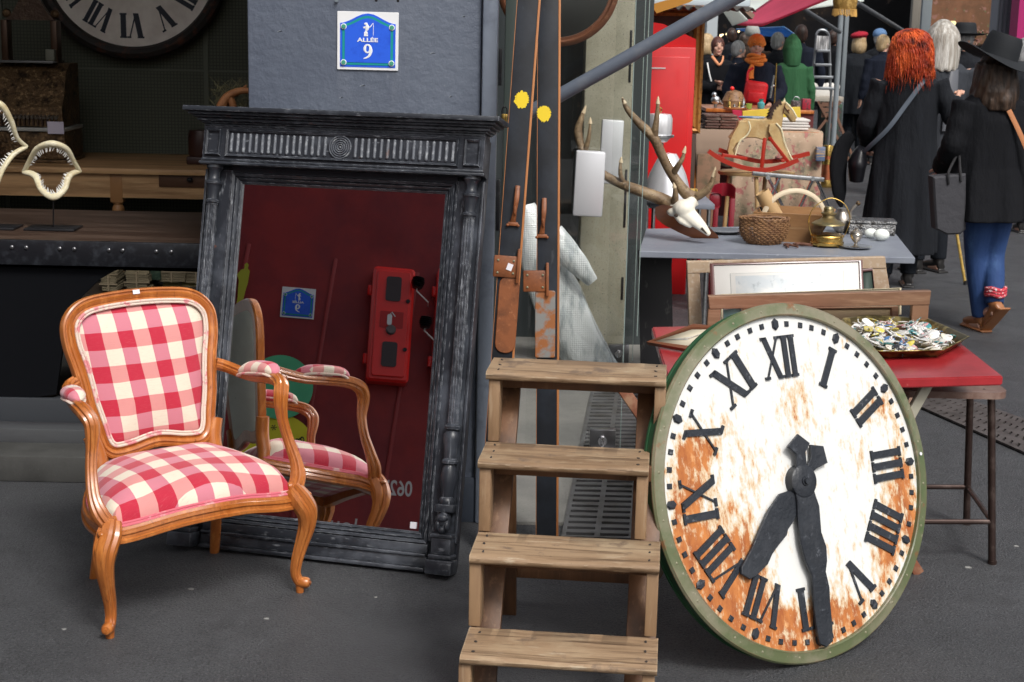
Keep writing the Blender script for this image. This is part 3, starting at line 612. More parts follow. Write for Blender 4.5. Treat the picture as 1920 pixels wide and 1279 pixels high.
lad = thing('step_ladder', 'old wooden step ladder with four worn treads, standing between the mirror and the rusty clock', 'step ladder', (.05, 3.437, 0), -.1)
TR = [(.799, .527, -.171, .303), (.606, .352, -.167, .268), (.413, .176, -.163, .305), (.223, 0, -.160, .309)]
for i, (z, y, x0, x1) in enumerate(TR):
    rnd = random.Random(i)
    m = MB(); n1 = 60; ph = rnd.random()*9
    def ring(u):
        x = x0+(x1-x0)*u; w = lambda k, a=.0016: a*.35*mnoise.noise(Vector((u*9+k*3.1, i*5.3+k, ph)))*2
        wear = .0035*math.exp(-((u-.5)/.28)**2)
        return [Vector((x, y+yy+w(q, .0015), z+zz+w(q+9, .0012)-(wear if yy < .06 and zz > -.01 else 0))) for q, (yy, zz) in enumerate([(.006, -.022), (.001, -.017), (0, -.007), (.006, -.001), (.03, 0), (.10, 0), (.185, 0), (.190, -.006), (.190, -.020), (.185, -.022)])]
    m.rings([ring(k/n1) for k in range(n1+1)]); t_ = m.build('tread', M_lad, lad, ang=50)
    n_ = MB()
    for xx in (x0+.028, x1-.028):
        for yy in (.035, .095, .155): n_.cyl((xx+rnd.uniform(-.004, .004), y+yy, z-.001), (xx, y+yy, z+.0012), .0045, seg=8)
    n_.build('nail', mat('rust_nail', (.035, .028, .025), .7), t_)
for s, xs in ((-1, -.150), (1, .288)):
    # zigzag cleats: short uprights under each tread plus the long sloping stile
    for i, (z, y, x0, x1) in enumerate(TR):
        zb = TR[i+1][0] if i < 3 else 0
        xx = xs if (i != 1 or s < 0) else .252
        MB().bx(xx-.014, xx+.016, y+.012, y+.085, zb+.001, z-.0245, .003).build('upright', M_lad3, lad)
    MB().bar((xs+s*-.022, .13, 0), (xs+s*-.022, .70, .772), .024, .075, up=(1, 0, 0), bev=.003).build('stile', M_lad2, lad)
    MB().bar((xs-s*.022, .85, 0), (xs-s*.022, .675, .772), .024, .045, up=(1, 0, 0), bev=.003).build('rear_leg', M_lad2, lad)
for z, y, x0, x1 in TR:
    MB().bx(-.14, .275, y+.105, y+.125, z-.065, z-.0255, .002).build('crosspiece', M_lad2, lad)
MB().bx(-.125, .262, .83, .85, .12, .17, .002).build('brace', M_lad2, lad)
# ================================================================ SHOP FRONT BETWEEN PILLAR AND STREET
M_edge = mat('orange_edge_wood', (.42, .17, .06), .45, L=[(30, (.25, .09, .03), .5, .7, (1, 1, .1))])
M_ski = mat('black_lacquer_ski', (.016, .018, .022), .30, L=[(30, (.07, .075, .085), .62, .78, (1, 1, .3)), (4, (.028, .034, .045), .45, .65)], bump=(40, .2, .001), spec=.3, rr=(10, .35, .6))
M_rustb = mat('rusty_leather_brown', (.23, .075, .025), .5, L=[(20, (.12, .04, .015), .45, .7), (60, (.35, .14, .06), .6, .75)], bump=(60, .4))
M_mott = mat('mottled_rust_plate', (.20, .20, .19), .55, L=[(16, (.28, .10, .03), .44, .54)], bump=(60, .4))
M_yel = mat('yellow_dab', (.75, .55, .02), .5)
def plank_between(pt, pb, w, th): pass
def ski(label, top, mid_, foot, Yt, Yf, w):
    pf = atZ(*foot, 0); pf = Vector((pf.x, Yf, 0)); q = atY(*top, Yt)
    d = q-pf; L_ = d.length*1.22; zax = d.normalized(); yax = Vector((0, 1, 0)); yax = (yax-zax*yax.dot(zax)).normalized(); xax = yax.cross(zax)
    rot = Matrix((xax, yax, zax)).transposed()
    t = thing('ski', label, 'ski', pf, rot)
    MB().bx(-w/2, w/2-.006, 0, .011, 0, L_, .002).build('board', M_ski, t)
    MB().bx(w/2-.0065, w/2+.001, -.0015, .0125, 0, L_, .0015).build('edge', M_edge, t)
    MB().bx(-w/2-.002, -w/2-.0003, -.001, .012, 0, L_, .0005).build('edge', M_edge, t)
    return t, t.matrix_basis if 0 else (T(pf) @ rot.to_4x4())
def on(Mx, px, py):  # point of the plank face under a photo pixel -> local x,z
    n = Mx.to_3x3() @ Vector((0, -1, 0)); o = Mx.translation; d = ray(px, py); c = Vector((0, 0, CH)); s = (o-c).dot(n)/d.dot(n)
    l = Mx.inverted() @ (c+d*s); return l.x, l.z
for label, top, foot, Yt, Yf, w, dot, bind, plate, pad, kind in (
    ('taller black lacquered old ski with yellow paint dab, nearer the blue pillar', (992, 0), (916, 1040), 4.99, 4.83, .072, (978, 187), (966, 385), (951, 500), (951, 590), 0),
    ('black lacquered old ski with yellow paint dab and mottled rusty plate, further from the pillar', (1030, 0), (1026, 1030), 5.08, 4.88, .072, (1020, 213), (1018, 408), (1006, 527), (1022, 608), 1)):
    t, Mx = ski(label, top, None, foot, Yt, Yf, w)
    x, z = on(Mx, *dot); m = MB(); rn = random.Random(kind)
    m.prism([((.0225+rn.uniform(-.0035, .0035))*math.cos(a/28*PI), (.026+rn.uniform(-.004, .004))*math.sin(a/28*PI)) for a in range(56)], .001, T((x, -.0004, z))); m.build('paint_dab', M_yel, t)
    x, z = on(Mx, *bind)
    m = MB().tube([(x-.004, -.004, z-.055), (x, -.018, z-.02), (x+.003, -.022, z+.02), (x+.004, -.006, z+.062)], [.010, .006, .008, .008], 10, smooth=4, ax=(1, .5), up=(0, 1, 0))
    m.box((x-.003, -.006, z-.06), (.034, .008, .012), bev=.003).ell((x+.014, -.008, z-.064), .005).ell((x-.02, -.008, z-.064), .005).ell((x+.001, -.02, z-.012), (.006, .006, .02)); m.build('binding', M_rustb, t)
    x, z = on(Mx, *plate)
    m = MB().bx(x-.044, x+.036, -.012, -.001, z-.035, z+.035, .004).bx(x+.030, x+.040, -.02, .01, z-.05, z+.06, .003); m.build('hinge_plate', M_rustb, t)
    for dx, dz in ((-.03, .02), (-.03, -.02), (.02, .02), (.02, -.02)): MB().ell((x+dx, -.0125, z+dz), (.004, .003, .004), u=8, v=6).build('rivet', M_bolt, t)
    x2, z2 = on(Mx, *pad)
    if kind == 0:
        MB().box((x+.008, -.0135, z+.0), (.018, .001, .022), Matrix.Rotation(.3, 3, 'Y')).build('price_tag', M_pricetag, t)
        MB().prism(rrect(.066, .25, .03, cx=x2, cz=z2), .006, T((0, -.001, 0)), bev=.002).build('sole_plate', M_rustb, t)
    else: MB().prism(rrect(.066, .22, .006, cx=x2, cz=z2), .006, T((0, -.001, 0)), bev=.002).build('sole_plate', M_mott, t)
# diagonal awning arm
a, b_ = atY(985, 215, 5.4), atY(1480, -62, 5.2)
t = thing('diagonal_pipe', 'slate blue painted round pipe running diagonally up beside the black skis', 'pipe', a)
MB().cyl((0, 0, 0), b_-a, .0235, .026, 20).build('pipe', mat('slate_pipe', (.115, .135, .17), .4, L=[(9, (.16, .175, .20), .5, .7), (80, (.3, .32, .34), .70, .74)], bump=(60, .3)), t)
# concrete column
t = thing('concrete_column', 'pebbly raw concrete column behind the glass door and white handles', 'column', (.47, 7.95, 0))
m = MB().bx(-.13, .115, 0, .25, 0, 3.6, .012); m.build('shaft', M_conc2, t)
m = MB()
for z0, z1 in ((1.83, 2.1), (1.42, 1.68), (.68, .98), (.30, .42)): m.bx(.092, .104, -.004, .02, z0, z1, .002)
m.build('slot', M_black, t)
# dark interior behind the glass
t = thing('glass_shop_wall', 'dark unlit wall behind the glass door and the black skis', 'wall', (.2, 8.35, 0))
MB().bx(-.4, .26, 0, .08, 0, 3.2).bx(.36, .5, -.15, -.05, 0, 3.2).build('panel', mat('dark_glass_wall', (.035, .042, .045), .35, L=[(2, (.06, .07, .072), .45, .65, (3, 1, .3))]), t)
t = thing('door_post', 'dark grey green door post between the blue pillar and the skis', 'post', (-.02, 5.9, 0))
MB().bx(-.03, .03, 0, .06, 0, 3.2, .004).build('post', mat('green_grey_post', (.05, .065, .06), .4), t); MB().bx(-.012, .012, -.02, 0, 1.02, 1.16, .004).build('lock', M_black, t)
p = atY(946, 215, 5.3); t = thing('padlock', 'small padlock hanging beside the mirror top at the pillar edge', 'padlock', p)
MB().box((0, 0, -.012), (.022, .012, .03), bev=.003).build('case', M_brass, t); MB().tube([(-.008, 0, 0), (-.008, 0, .018), (0, 0, .027), (.008, 0, .018), (.008, 0, 0)], .0025, 8, smooth=3).build('shackle', M_black, t)
# round wooden frame
p = atY(1047, -30, 7.3); rr_ = .262
t = thing('round_mirror', 'round mirror in brown carved wooden frame hanging above the glass door', 'mirror', p)
MB().sweep([(rr_*math.cos(2*PI*k/64), 0, rr_*math.sin(2*PI*k/64)) for k in range(64)], [(-.022, 0), (-.02, .012), (-.008, .010), (0, .022), (.012, .018), (.022, .006), (.022, 0)]).build('frame', mat('carved_brown', (.13, .05, .025), .4, L=[(30, (.22, .10, .05), .55, .7)], bump=(60, .6, .004)), t)
MB().prism(disc(rr_-.02, 48), .003).build('glass', mat('dim_glass', (.25, .27, .28), .06, 1), t)
# glass doors
M_pane = mat('clear_glass', (.9, .95, .93), 0); nt = M_pane.node_tree
mx = nt.nodes.new('ShaderNodeMixShader'); tr = nt.nodes.new('ShaderNodeBsdfTransparent'); tr.inputs[0].default_value = (.985, .99, .985, 1); gl = nt.nodes.new('ShaderNodeBsdfGlossy'); gl.inputs['Roughness'].default_value = .01
lw = nt.nodes.new('ShaderNodeLayerWeight'); lw.inputs[0].default_value = .5; nt.links.new(math_node(nt, 'MULTIPLY_ADD', math_node(nt, 'POWER', lw.outputs['Facing'], 4), .5, .035), mx.inputs[0]); nt.links.new(tr.outputs[0], mx.inputs[1]); nt.links.new(gl.outputs[0], mx.inputs[2]); nt.links.new(mx.outputs[0], nt.nodes['Material Output'].inputs[0])
M_pedge = mat('glass_edge', (.30, .38, .36), .15, coat=.5)
def pane(label, xl, xr, Y, yb, fit_):
    a = atY(xl, yb, Y); b_ = atY(xr, yb, Y)
    t = thing('glass_door', label, 'glass door', (b_.x, Y, 0))
    MB().bx(a.x-b_.x, -.003, -.004, .004, .02, 2.9).build('pane', M_pane, t)
    MB().bx(-.0014, .0012, -.0042, .0042, .02, 2.9).build('edge', M_pedge, t)
    f = MB().bx(-.125, -.02, -.018, .018, .012, .105, .003).build('floor_clamp', mat('satin_steel', (.25, .25, .26), .3, 1), t)
    MB().cyl((-.075, -.018, .06), (-.075, -.032, .06), .02, .018, 20).bx(-.082, -.068, -.038, -.030, .04, .08, .002).build('lock', M_chrome, f)
    return t, b_.x
g1, gx1 = pane('nearer frameless glass door with white handle and steel floor clamp, between skis and grey table', 985, 1164, 6.05, 800, 1)
g2, gx2 = pane('second frameless glass door with its bright edge next to the grey table', 1060, 1187, 7.75, 640, 1)
M_hnd = mat('satin_white_handle', (.60, .61, .63), .35, .3)
for g, (x0, y0, x1, y1), Y, gx in ((g1, (1078, 282, 1130, 405), 5.98, gx1), (g2, (1127, 224, 1164, 344), 7.66, gx2)):
    a, b_ = atY(x0, y0, Y), atY(x1, y1, Y); o_ = g.location
    MB().box(((a.x+b_.x)/2-o_.x, Y-o_.y-.01, (a.z+b_.z)/2), (b_.x-a.x, .05, a.z-b_.z), Matrix.Rotation(.03, 3, 'Y'), bev=.008).build('handle', M_hnd, g)
a = atY(1205, 350, 6.4)
t = thing('glass_fin', 'tall narrow clear glass panel with bright edge just left of the grey table', 'glass panel', (a.x, 6.4, 0))
MB().bx(-.13, -.003, -.004, .004, .42, 2.9).build('pane', M_pane, t); MB().bx(-.0012, .0012, -.0042, .0042, .42, 2.9).build('edge', M_pedge, t)
# bubble wrap
M_bub = mat('bubble_wrap', (.74, .78, .78), .14, metal=0, coat=1, L=[(7, (.40, .45, .46), .50, .62, (2, 1, .6))]); nt = M_bub.node_tree; b = nt.nodes['Principled BSDF']
tc = nt.nodes.new('ShaderNodeTexCoord'); vo = nt.nodes.new('ShaderNodeTexVoronoi'); vo.inputs['Scale'].default_value = 95; vo.inputs['Randomness'].default_value = .12; nt.links.new(tc.outputs['Object'], vo.inputs['Vector'])
bp = nt.nodes.new('ShaderNodeBump'); bp.inputs['Strength'].default_value = .55; bp.inputs['Distance'].default_value = .006; bp.invert = True; nt.links.new(vo.outputs['Distance'], bp.inputs['Height']); nt.links.new(bp.outputs[0], b.inputs['Normal']); b.inputs['Alpha'].default_value = .84
Yb = 7.7; o_ = Vector((atY(1110, 700, Yb).x, Yb, 0)); t = thing('bubble_wrap_roll', 'crumpled roll of clear bubble wrap leaning behind the black skis', 'bubble wrap', o_)
def bw(P, rad, yo):
    pts = catmull([atY(x, y, Yb+dy)-o_ for x, y, dy in P], 8); r_ = lerpl(rad, len(pts)); m = MB(); rs = []
    for i, p in enumerate(pts):
        d = (pts[min(i+1, len(pts)-1)]-pts[max(0, i-1)]).normalized(); x_ = d.cross(Vector((0, -1, 0))).normalized(); y_ = x_.cross(d)
        rs.append([p+(x_*math.cos(a*PI/18)+y_*math.sin(a*PI/18)*.6)*r_[i]*(1+.13*mnoise.noise(Vector((math.cos(a*PI/18)*1.6, math.sin(a*PI/18)*1.6, i*.16+yo)))+.05*math.sin(a*PI/18*5+i*.1)) for a in range(36)])
    return m.rings(rs)
bw([(985, 385, .05), (1010, 470, .02), (1048, 560, 0), (1095, 655, -.03), (1118, 700, -.05)], [.045, .10, .125, .12, .125], 0).build('outer_roll', M_bub, t, ang=60)
bw([(1035, 440, -.06), (1065, 475, -.09), (1092, 505, -.1), (1112, 528, -.1)], [.07, .062, .05, .03], 5).build('loose_flap', M_bub, t, ang=60)
# drains
def grate(label, corners, rows, cols, name='drain_grate', z0=.0135, m_=None, fr=.06):
    """corners: near-left, near-right, far-right, far-left on the ground; slots run left-right"""
    c = [Vector((p.x, p.y, 0)) for p in corners]; o = sum(c, Vector())/4; c = [p-o for p in c]
    t = thing(name, label, 'drain', (o.x, o.y, 0))
    def P(u, v, z): a = c[0].lerp(c[1], u); b2 = c[3].lerp(c[2], u); q = a.lerp(b2, v); q.z = z; return q
    def quad(u0, u1, v0, v1, za, zb, mb):
        t0 = bmesh.new(); V = [t0.verts.new(P(u, v, z)) for z in (za, zb) for u, v in ((u0, v0), (u1, v0), (u1, v1), (u0, v1))]
        for f in ((3, 2, 1, 0), (4, 5, 6, 7), (0, 1, 5, 4), (1, 2, 6, 5), (2, 3, 7, 6), (3, 0, 4, 7)): t0.faces.new([V[i] for i in f])
        mb.join(t0)
    m = MB(); quad(0, 1, 0, 1, z0-.01, z0, m); m.build('pit_shade', mat('drain_dark', (.006, .006, .007), .9), t)  # near-black sheet on the road stands in for the shade of the pit
    m = MB(); g = fr
    for k in range(cols+1): u = k/cols; quad(max(0, u-g*(1.3 if 0 < k < cols else 2)/2), min(1, u+g*(1.3 if 0 < k < cols else 2)/2), 0, 1, z0, z0+.008, m)
    for k in range(rows+1): v = k/rows; quad(0, 1, max(0, v-.28/rows), min(1, v+.28/rows), z0, z0+.0078, m)
    m.build('bars', m_ or mat('cast_iron_grey', (.16, .16, .165), .45, .5, L=[(8, (.09, .085, .08), .45, .65)], bump=(60, .3)), t)
grate('long cast iron floor drain behind the step ladder', [atZ(1052, 1006, .02), atZ(1186, 1010, .02), atZ(1206, 735, .02), atZ(1108, 735, .02)], 34, 2)
grate('cast iron street drain crossing the asphalt at the right edge', [atZ(1668, 738, .01), atZ(2000, 884, .01), atZ(2010, 818, .01), atZ(1760, 730, .01)], 4, 26, z0=.006, fr=.02, m_=mat('brown_iron', (.12, .105, .10), .5, .4, L=[(8, (.07, .06, .055), .45, .65)]))
# ================================================================ OBJECTS IN THE DARK SHOP
# workbench
wb = thing('workbench', 'long dark workbench with riveted iron edge inside the shop', 'workbench', (-2.1, 6.25, 0))
M_bench = mat('dark_oak_top', (.045, .026, .018), .4, L=[(4, (.09, .06, .045), .45, .68, (.4, 3, 1)), (40, (.02, .014, .01), .5, .7, (.2, 2, 1))], bump=(30, .5, .003, (.2, 1, 1)))
MB().bx(-1.5, 1.12, -.43, .55, .815, .855, .004).build('top', M_bench, wb)
MB().bx(-1.5, 1.12, -.452, -.431, .765, .86, .003).build('iron_edge', mat('black_iron_edge', (.012, .013, .017), .35, .3, L=[(20, (.04, .045, .055), .5, .7)]), wb)
for px in (22, 49, 112, 139, 204, 230, 293, 321):
    a = atY(px, 463+px*.03, 5.795); MB().ell((a.x+2.1, -.454, a.z), (.008, .005, .008), u=10, v=8).build('rivet', mat('worn_rivet', (.22, .22, .23), .3, .9), wb)
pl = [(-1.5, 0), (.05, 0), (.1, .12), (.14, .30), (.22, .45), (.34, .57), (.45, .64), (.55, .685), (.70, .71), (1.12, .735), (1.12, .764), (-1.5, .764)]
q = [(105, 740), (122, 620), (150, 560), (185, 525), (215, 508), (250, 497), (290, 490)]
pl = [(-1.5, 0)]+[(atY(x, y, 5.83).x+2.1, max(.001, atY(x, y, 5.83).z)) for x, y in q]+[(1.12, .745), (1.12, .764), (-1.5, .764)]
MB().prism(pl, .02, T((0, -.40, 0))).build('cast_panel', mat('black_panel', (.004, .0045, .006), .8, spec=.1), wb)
# pine table
M_pine = mat('old_pine', (.58, .34, .16), .5, L=[(5, (.28, .15, .065), .42, .65, (.2, 2, 2)), (40, (.62, .40, .2), .5, .75, (.1, 2, 2))], bump=(30, .3))
tb = thing('pine_table', 'old pine table with a drawer and turned legs standing behind the dark workbench', 'table', (-2.85, 9.75, 0))
x1 = atY(390, 320, 9.3).x+2.85
MB().bx(-1.0, x1+.5, -.46, .62, .765, .80, .006).build('tabletop', M_pine, tb)
MB().bx(-1.0, x1+.4, -.42, -.40, .62, .765).build('apron', M_pine, tb)
a = atY(298, 320, 9.33); b_ = atY(386, 352, 9.33)
dr = MB().bx(a.x+2.85, b_.x+2.85, -.432, -.421, b_.z, a.z, .003).build('drawer', mat('dark_pine', (.10, .045, .022), .5, L=[(6, (.06, .028, .015), .45, .65, (.2, 1, 1))]), tb)
MB().ell(((a.x+b_.x)/2+2.90, -.445, (a.z+b_.z)/2), (.02, .02, .014)).build('knob', M_black, dr)
for px in (220, 640):
    a = atY(px, 370, 9.35).x+2.85
    MB().box((a, -.385, .69), (.075, .075, .2), bev=.003).lathe([(0, .0), (.02, 0), (.026, .1), (.03, .42), (.022, .44), (.036, .46), (.03, .48), (.024, .49), (.036, .53), (.037, .555), (.026, .575), (.034, .585), (.03, .592), (0, .592)], (a, -.385, 0), 20).build('leg', mat('honey_leg', (.38, .19, .075), .4), tb)
# wall clock
a = atY(245, -77, 10.33); Rr = .605
wc = thing('wall_clock', 'large round wall clock with stained cream dial and charred rim in the dark shop', 'clock', a)
M_rim2 = mat('charred_rim', (.018, .014, .012), .6, L=[(14, (.09, .03, .015), .55, .68)], bump=(40, .8, .01))
MB().sweep([(Rr*math.cos(2*PI*k/96), 0, Rr*math.sin(2*PI*k/96)) for k in range(96)], [(-.045, .02), (-.03, .05), (0, .06), (.03, .045), (.04, 0), (-.045, 0)]).build('rim', M_rim2, wc)
MB().prism(disc(Rr-.02, 64), .015, T((0, .005, 0))).build('dial', mat('stained_cream_dial', (.85, .78, .70), .6, L=[(6, (.70, .62, .55), .4, .65), (12, (.32, .11, .04), .66, .74, (1.6, 1, .6)), (5, (.2, .09, .06), .64, .72)]), wc)
for k in range(12):
    m = numeral(NUMS[k], .16, .004, .16); m.xf(Matrix.Rotation(2*PI*k/12, 4, 'Y') @ T((0, -.0105, .425))); m.build('numeral', mat('faded_navy', (.012, .016, .028), .5), wc)
# cash register
def reg():
    o = atZ(98, 292, .80); o = Vector((o.x, 9.75, .80)); s = atY(168, 280, 9.6).x-atY(28, 280, 9.6).x; h = s
    t = thing('cash_register', 'ornate antique brass cash register standing on the pine table', 'cash register', o); w = s/2
    Mb = mat('aged_brass_ornament', (.15, .09, .045), .35, .6, L=[(45, (.42, .27, .13), .54, .68), (18, (.03, .018, .01), .5, .65)], bump=(55, .9, .012))
    MB().bx(-w*.93, w, -.2, .2, .02, .19, .01).bx(-w, w*1.05, -.22, .2, 0, .02, .006).build('drawer_base', Mb, t)
    MB().bx(-w*.95, w*1.02, -.22, .2, .193, .215, .004).build('marble_ledge', mat('marble_ledge', (.4, .4, .38), .3), t)
    MB().prism([(-.18, 0), (.2, 0), (.2, .38), (.02, .38), (-.06, .33), (-.12, .2), (-.18, .12)], w*1.85, T((-w*.92, 0, .22)) @ Matrix.Rotation(PI/2, 4, 'Z')).build('cabinet', Mb, t)
    m = MB()
    for r in range(2):
        for k in range(16): x = -w*.8+k*w*1.6/15; m.cyl((x, -.16+r*.045, .29+r*.06), (x, -.215+r*.045, .275+r*.06), .009, seg=8)
    m.build('keys', mat('key_caps', (.16, .14, .12), .3, .3), t)
    m = MB()
    for k in range(14): x = -w*.78+k*w*1.56/13; m.bx(x-.004, x+.004, -.205, -.165, .225, .285)
    m.build('key_levers', mat('dark_lever', (.05, .025, .015), .4, .3), t)
    MB().bx(-w*.85, w*.62, -.08, .16, .60, .615, .004).build('shelf', mat('glass_shelf', (.14, .14, .14), .2), t)
    for xx in (-w*.78, w*.55): MB().bx(xx-.02, xx+.02, 0, .1, .6, .86, .006).build('post', mat('dark_brass', (.06, .03, .015), .4, .4), t)
    cr = catmull([(-w*.8, .86, 0), (-w*.6, .90, 0), (-w*.35, 1.0, 0), (-w*.12, 1.05, 0), (w*.1, 1.0, 0), (w*.38, .90, 0), (w*.58, .86, 0)], 5)
    MB().prism([(p.x, p.y) for p in cr][::-1], .04, T((0, .08, 0))).build('crest', mat('crest_brass', (.07, .04, .025), .4, .4, L=[(25, (.12, .08, .05), .5, .7)], bump=(40, .8, .01)), t)
    m = MB()
    for x, z in ((-w*.12, 1.06), (-w*.75, .90), (w*.55, .90), (-w*.18, 1.04), (-w*.06, 1.04)): m.ell((x, .05, z), (.028, .02, .028))
    m.build('finials', Mb, t)
    a = atY(103, 240, 9.5); MB().box((a.x-o.x, -.235, a.z-o.z), (.10, .003, .075), Matrix.Rotation(.05, 3, 'X')).build('card', mat('pale_card', (.65, .60, .72), .6), t)
    a = atY(95, 157, 9.7); m = MB().box((a.x-o.x, -.02, .65), (.055, .05, .07), bev=.004); m.build('small_box', mat('cream_box', (.17, .17, .13), .6), t)
reg()
# shark jaws
M_bone = mat('jaw_bone', (.62, .56, .38), .45, L=[(12, (.48, .38, .20), .48, .7), (50, (.7, .66, .52), .5, .7)], bump=(40, .5, .003))
M_tooth = mat('tooth', (.75, .74, .70), .25)
def jaw(label, U, Lw, Y, base, hinge=None):
    o = Vector((atY(*base, Y).x, Y, .857)); t = thing('shark_jaw', label, 'shark jaw', o)
    up = [atY(x, y, Y+dy)-o for x, y, dy in U]; lo = [atY(x, y, Y+dy)-o for x, y, dy in Lw]
    cu, cl = catmull(up, 8), catmull(lo, 8)
    MB().tube(cu, [.010, .012, .015, .019, .015, .012, .010], 12, ax=(1, .75)).build('upper_jaw', M_bone, t, ang=60)
    MB().tube(cl, [.012, .014, .013, .016, .013, .014, .012], 12, ax=(1, .75)).build('lower_jaw', M_bone, t, ang=60)
    cen = sum(up+lo, Vector())/len(up+lo)
    for C_, k0 in ((cu, .12), (cl, .12)):
        m = MB(); n = len(C_); K = 26
        for i in range(K):
            f = k0+(1-2*k0)*i/(K-1); p = C_[int(f*(n-1))]; d = (cen-p); d.y = 0; d.normalize(); l = .020 if abs(f-.5) < .25 else .013
            d = (d+Vector((random.Random(i).uniform(-.3, .3), -.2, 0))).normalized()
            m.tube([p+d*.006, p+d*(.010+l)], [.0045, .0006], 6, ax=(1, .6))
        m.build('teeth', M_tooth, t)
    b0 = lo[len(lo)//2]
    MB().cyl((0, 0, 0), (b0.x, b0.y, b0.z), .003, seg=8).build('rod', M_black, t); MB().box((0, 0, .004), (.2, .13, .008), bev=.002).build('base', mat('black_stand', (.015, .015, .017), .3), t)
jaw('small shark jaw with open teeth on a thin rod stand on the dark workbench', [(45, 322, .03), (58, 298, 0), (72, 278, -.03), (98, 270, -.05), (124, 279, -.03), (137, 300, 0), (150, 322, .03)], [(45, 322, .03), (66, 330, 0), (78, 355, -.04), (100, 369, -.06), (120, 356, -.04), (130, 330, 0), (150, 320, .03)], 6.15, (100, 424))
jaw('bigger shark jaw cut off by the left picture edge', [(-100, 285, .03), (-70, 230, 0), (-35, 195, -.04), (0, 196, -.05), (20, 225, -.03), (32, 258, 0), (50, 275, .03)], [(-100, 290, .03), (-70, 310, 0), (-50, 345, -.04), (-20, 368, -.06), (5, 318, -.04), (25, 290, 0), (50, 275, .03)], 6.15, (-12, 424))
# dark jar, driftwood, bundles
o = Vector((atY(372, 250, 9.6).x, 9.7, .80)); t = thing('binocular_case', 'dark brown leather cylinder standing on a small base at the end of the pine table', 'case', o)
Mlc = mat('dark_leather', (.045, .018, .014), .4, bump=(40, .4)); MB().lathe([(0, .05), (.08, .05), (.085, .07), (.085, .17), (.075, .21), (0, .215)], seg=20).build('body', Mlc, t); MB().box((0, 0, .025), (.17, .15, .05), bev=.01).build('base', Mlc, t)
Yd = 6.6; o = atY(440, 225, Yd); t = thing('driftwood', 'orange driftwood branch with dry moss above the left end of the mirror', 'driftwood', (o.x, Yd, o.z-.12))
o2 = Vector((o.x, Yd, o.z-.12)); Mdw = mat('orange_driftwood', (.36, .15, .055), .6, bump=(30, .6), L=[(20, (.22, .08, .03), .5, .7)])
m = MB()
for P, r in (([(400, 240), (418, 195), (432, 178), (455, 170), (480, 172)], [.03, .022, .018, .014, .01]), ([(440, 215), (436, 195), (430, 180)], [.014, .016, .014]), ([(452, 172), (462, 160)], [.01, .004])):
    m.tube([atY(x, y, Yd)-o2 for x, y in P], r, 10, smooth=4)
m.build('branch', Mdw, t, ang=60)
m = MB(); rn = random.Random(4)
for k in range(260):
    p = atY(rn.uniform(400, 475), rn.uniform(160, 208), Yd+rn.uniform(0, .12))-o2; d = Vector((rn.uniform(-1, 1), rn.uniform(-.5, .5), rn.uniform(-.3, 1.2))); m.tube([p, p+d*.02, p+d*.05+Vector((0, 0, -.008))], [.0016, .001, .0005], 4)
m.build('moss', mat('dry_moss', (.13, .12, .06), .9), t)
Mp = mat('aged_paper', (.21, .175, .11), .8, L=[(30, (.11, .09, .055), .45, .62, (.1, .1, 4))], bump=(60, .8, .004, (.1, .1, 4)))
Mp2 = mat('yellow_paper', (.42, .35, .14), .7, L=[(30, (.24, .19, .09), .5, .7, (.1, .1, 4))]); Mgr = mat('green_cover', (.02, .045, .028), .7, L=[(60, (.05, .08, .05), .5, .6)])
for k, (x0, y0, x1, y1, mm, rz, lb) in enumerate([(190, 520, 218, 545, Mp, .0, 'low tied bundle of old papers left of the wooden leg under the bench'), (188, 508, 218, 521, Mp, .05, 'thin tied bundle of old papers on the leftmost low pile under the bench'), (236, 512, 278, 545, Mp, .0, 'tied bundle of old papers right of the wooden leg, lower in its pile'), (238, 490, 280, 511, Mp, .06, 'tied bundle of old papers right of the wooden leg, topmost in its pile'), (277, 486, 300, 525, Mgr, 0, 'green cloth ledger standing between paper bundles under the bench'), (298, 489, 345, 528, Mp, .1, 'wide bundle of old papers tied with string beside the green ledger'), (345, 488, 392, 530, Mp, -.1, 'bundle of old papers under the bench touching the mirror frame'), (308, 525, 372, 548, Mp2, .05, 'yellow paper parcel tied with string under the bench')]):
    Yq = 8.2+.03*k; a, b_ = atY(x0, y1, Yq), atY(x1, y0, Yq); w, h = b_.x-a.x, b_.z-a.z
    t = thing('paper_bundle' if mm is not Mgr else 'ledger', lb, 'papers' if mm is not Mgr else 'book', ((a.x+b_.x)/2, Yq, a.z), rz, 'bundles stored under the workbench')
    m = MB(); n = max(3, int(h/.012)); rn = random.Random(k)
    if mm is Mgr: m.bx(-w/2, w/2, 0, .2, 0, h, .004)
    else:
        for i in range(n): d = rn.uniform(-.008, .008); m.bx(-w/2+d, w/2+d, -abs(d), .2, h*i/n, h*(i+.86)/n, .001)
    m.build('pages', mm, t)
    if mm is not Mgr: MB().bx(-.004, .004, -.014, .21, -.001, h+.003).bx(-w/2-.008, w/2+.008, -.013, -.008, h*.45, h*.45+.006).build('string', mat('twine', (.25, .2, .13), .8), t)
t = thing('bundle_shelf', 'low dark shelf carrying the paper bundles under the bench', 'shelf', (-2.3, 8.15, 0))
a = atY(190, 547, 8.2); MB().bx(-1, 1.1, -.02, .35, a.z-.05, a.z-.002).build('board', mat('dark_shelf', (.03, .022, .016), .6), t)
MB().bx(-.9, -.85, 0, .3, 0, a.z-.051).bx(.9, .95, 0, .3, 0, a.z-.051).build('feet', mat('dark_shelf', (0, 0, 0)), t)
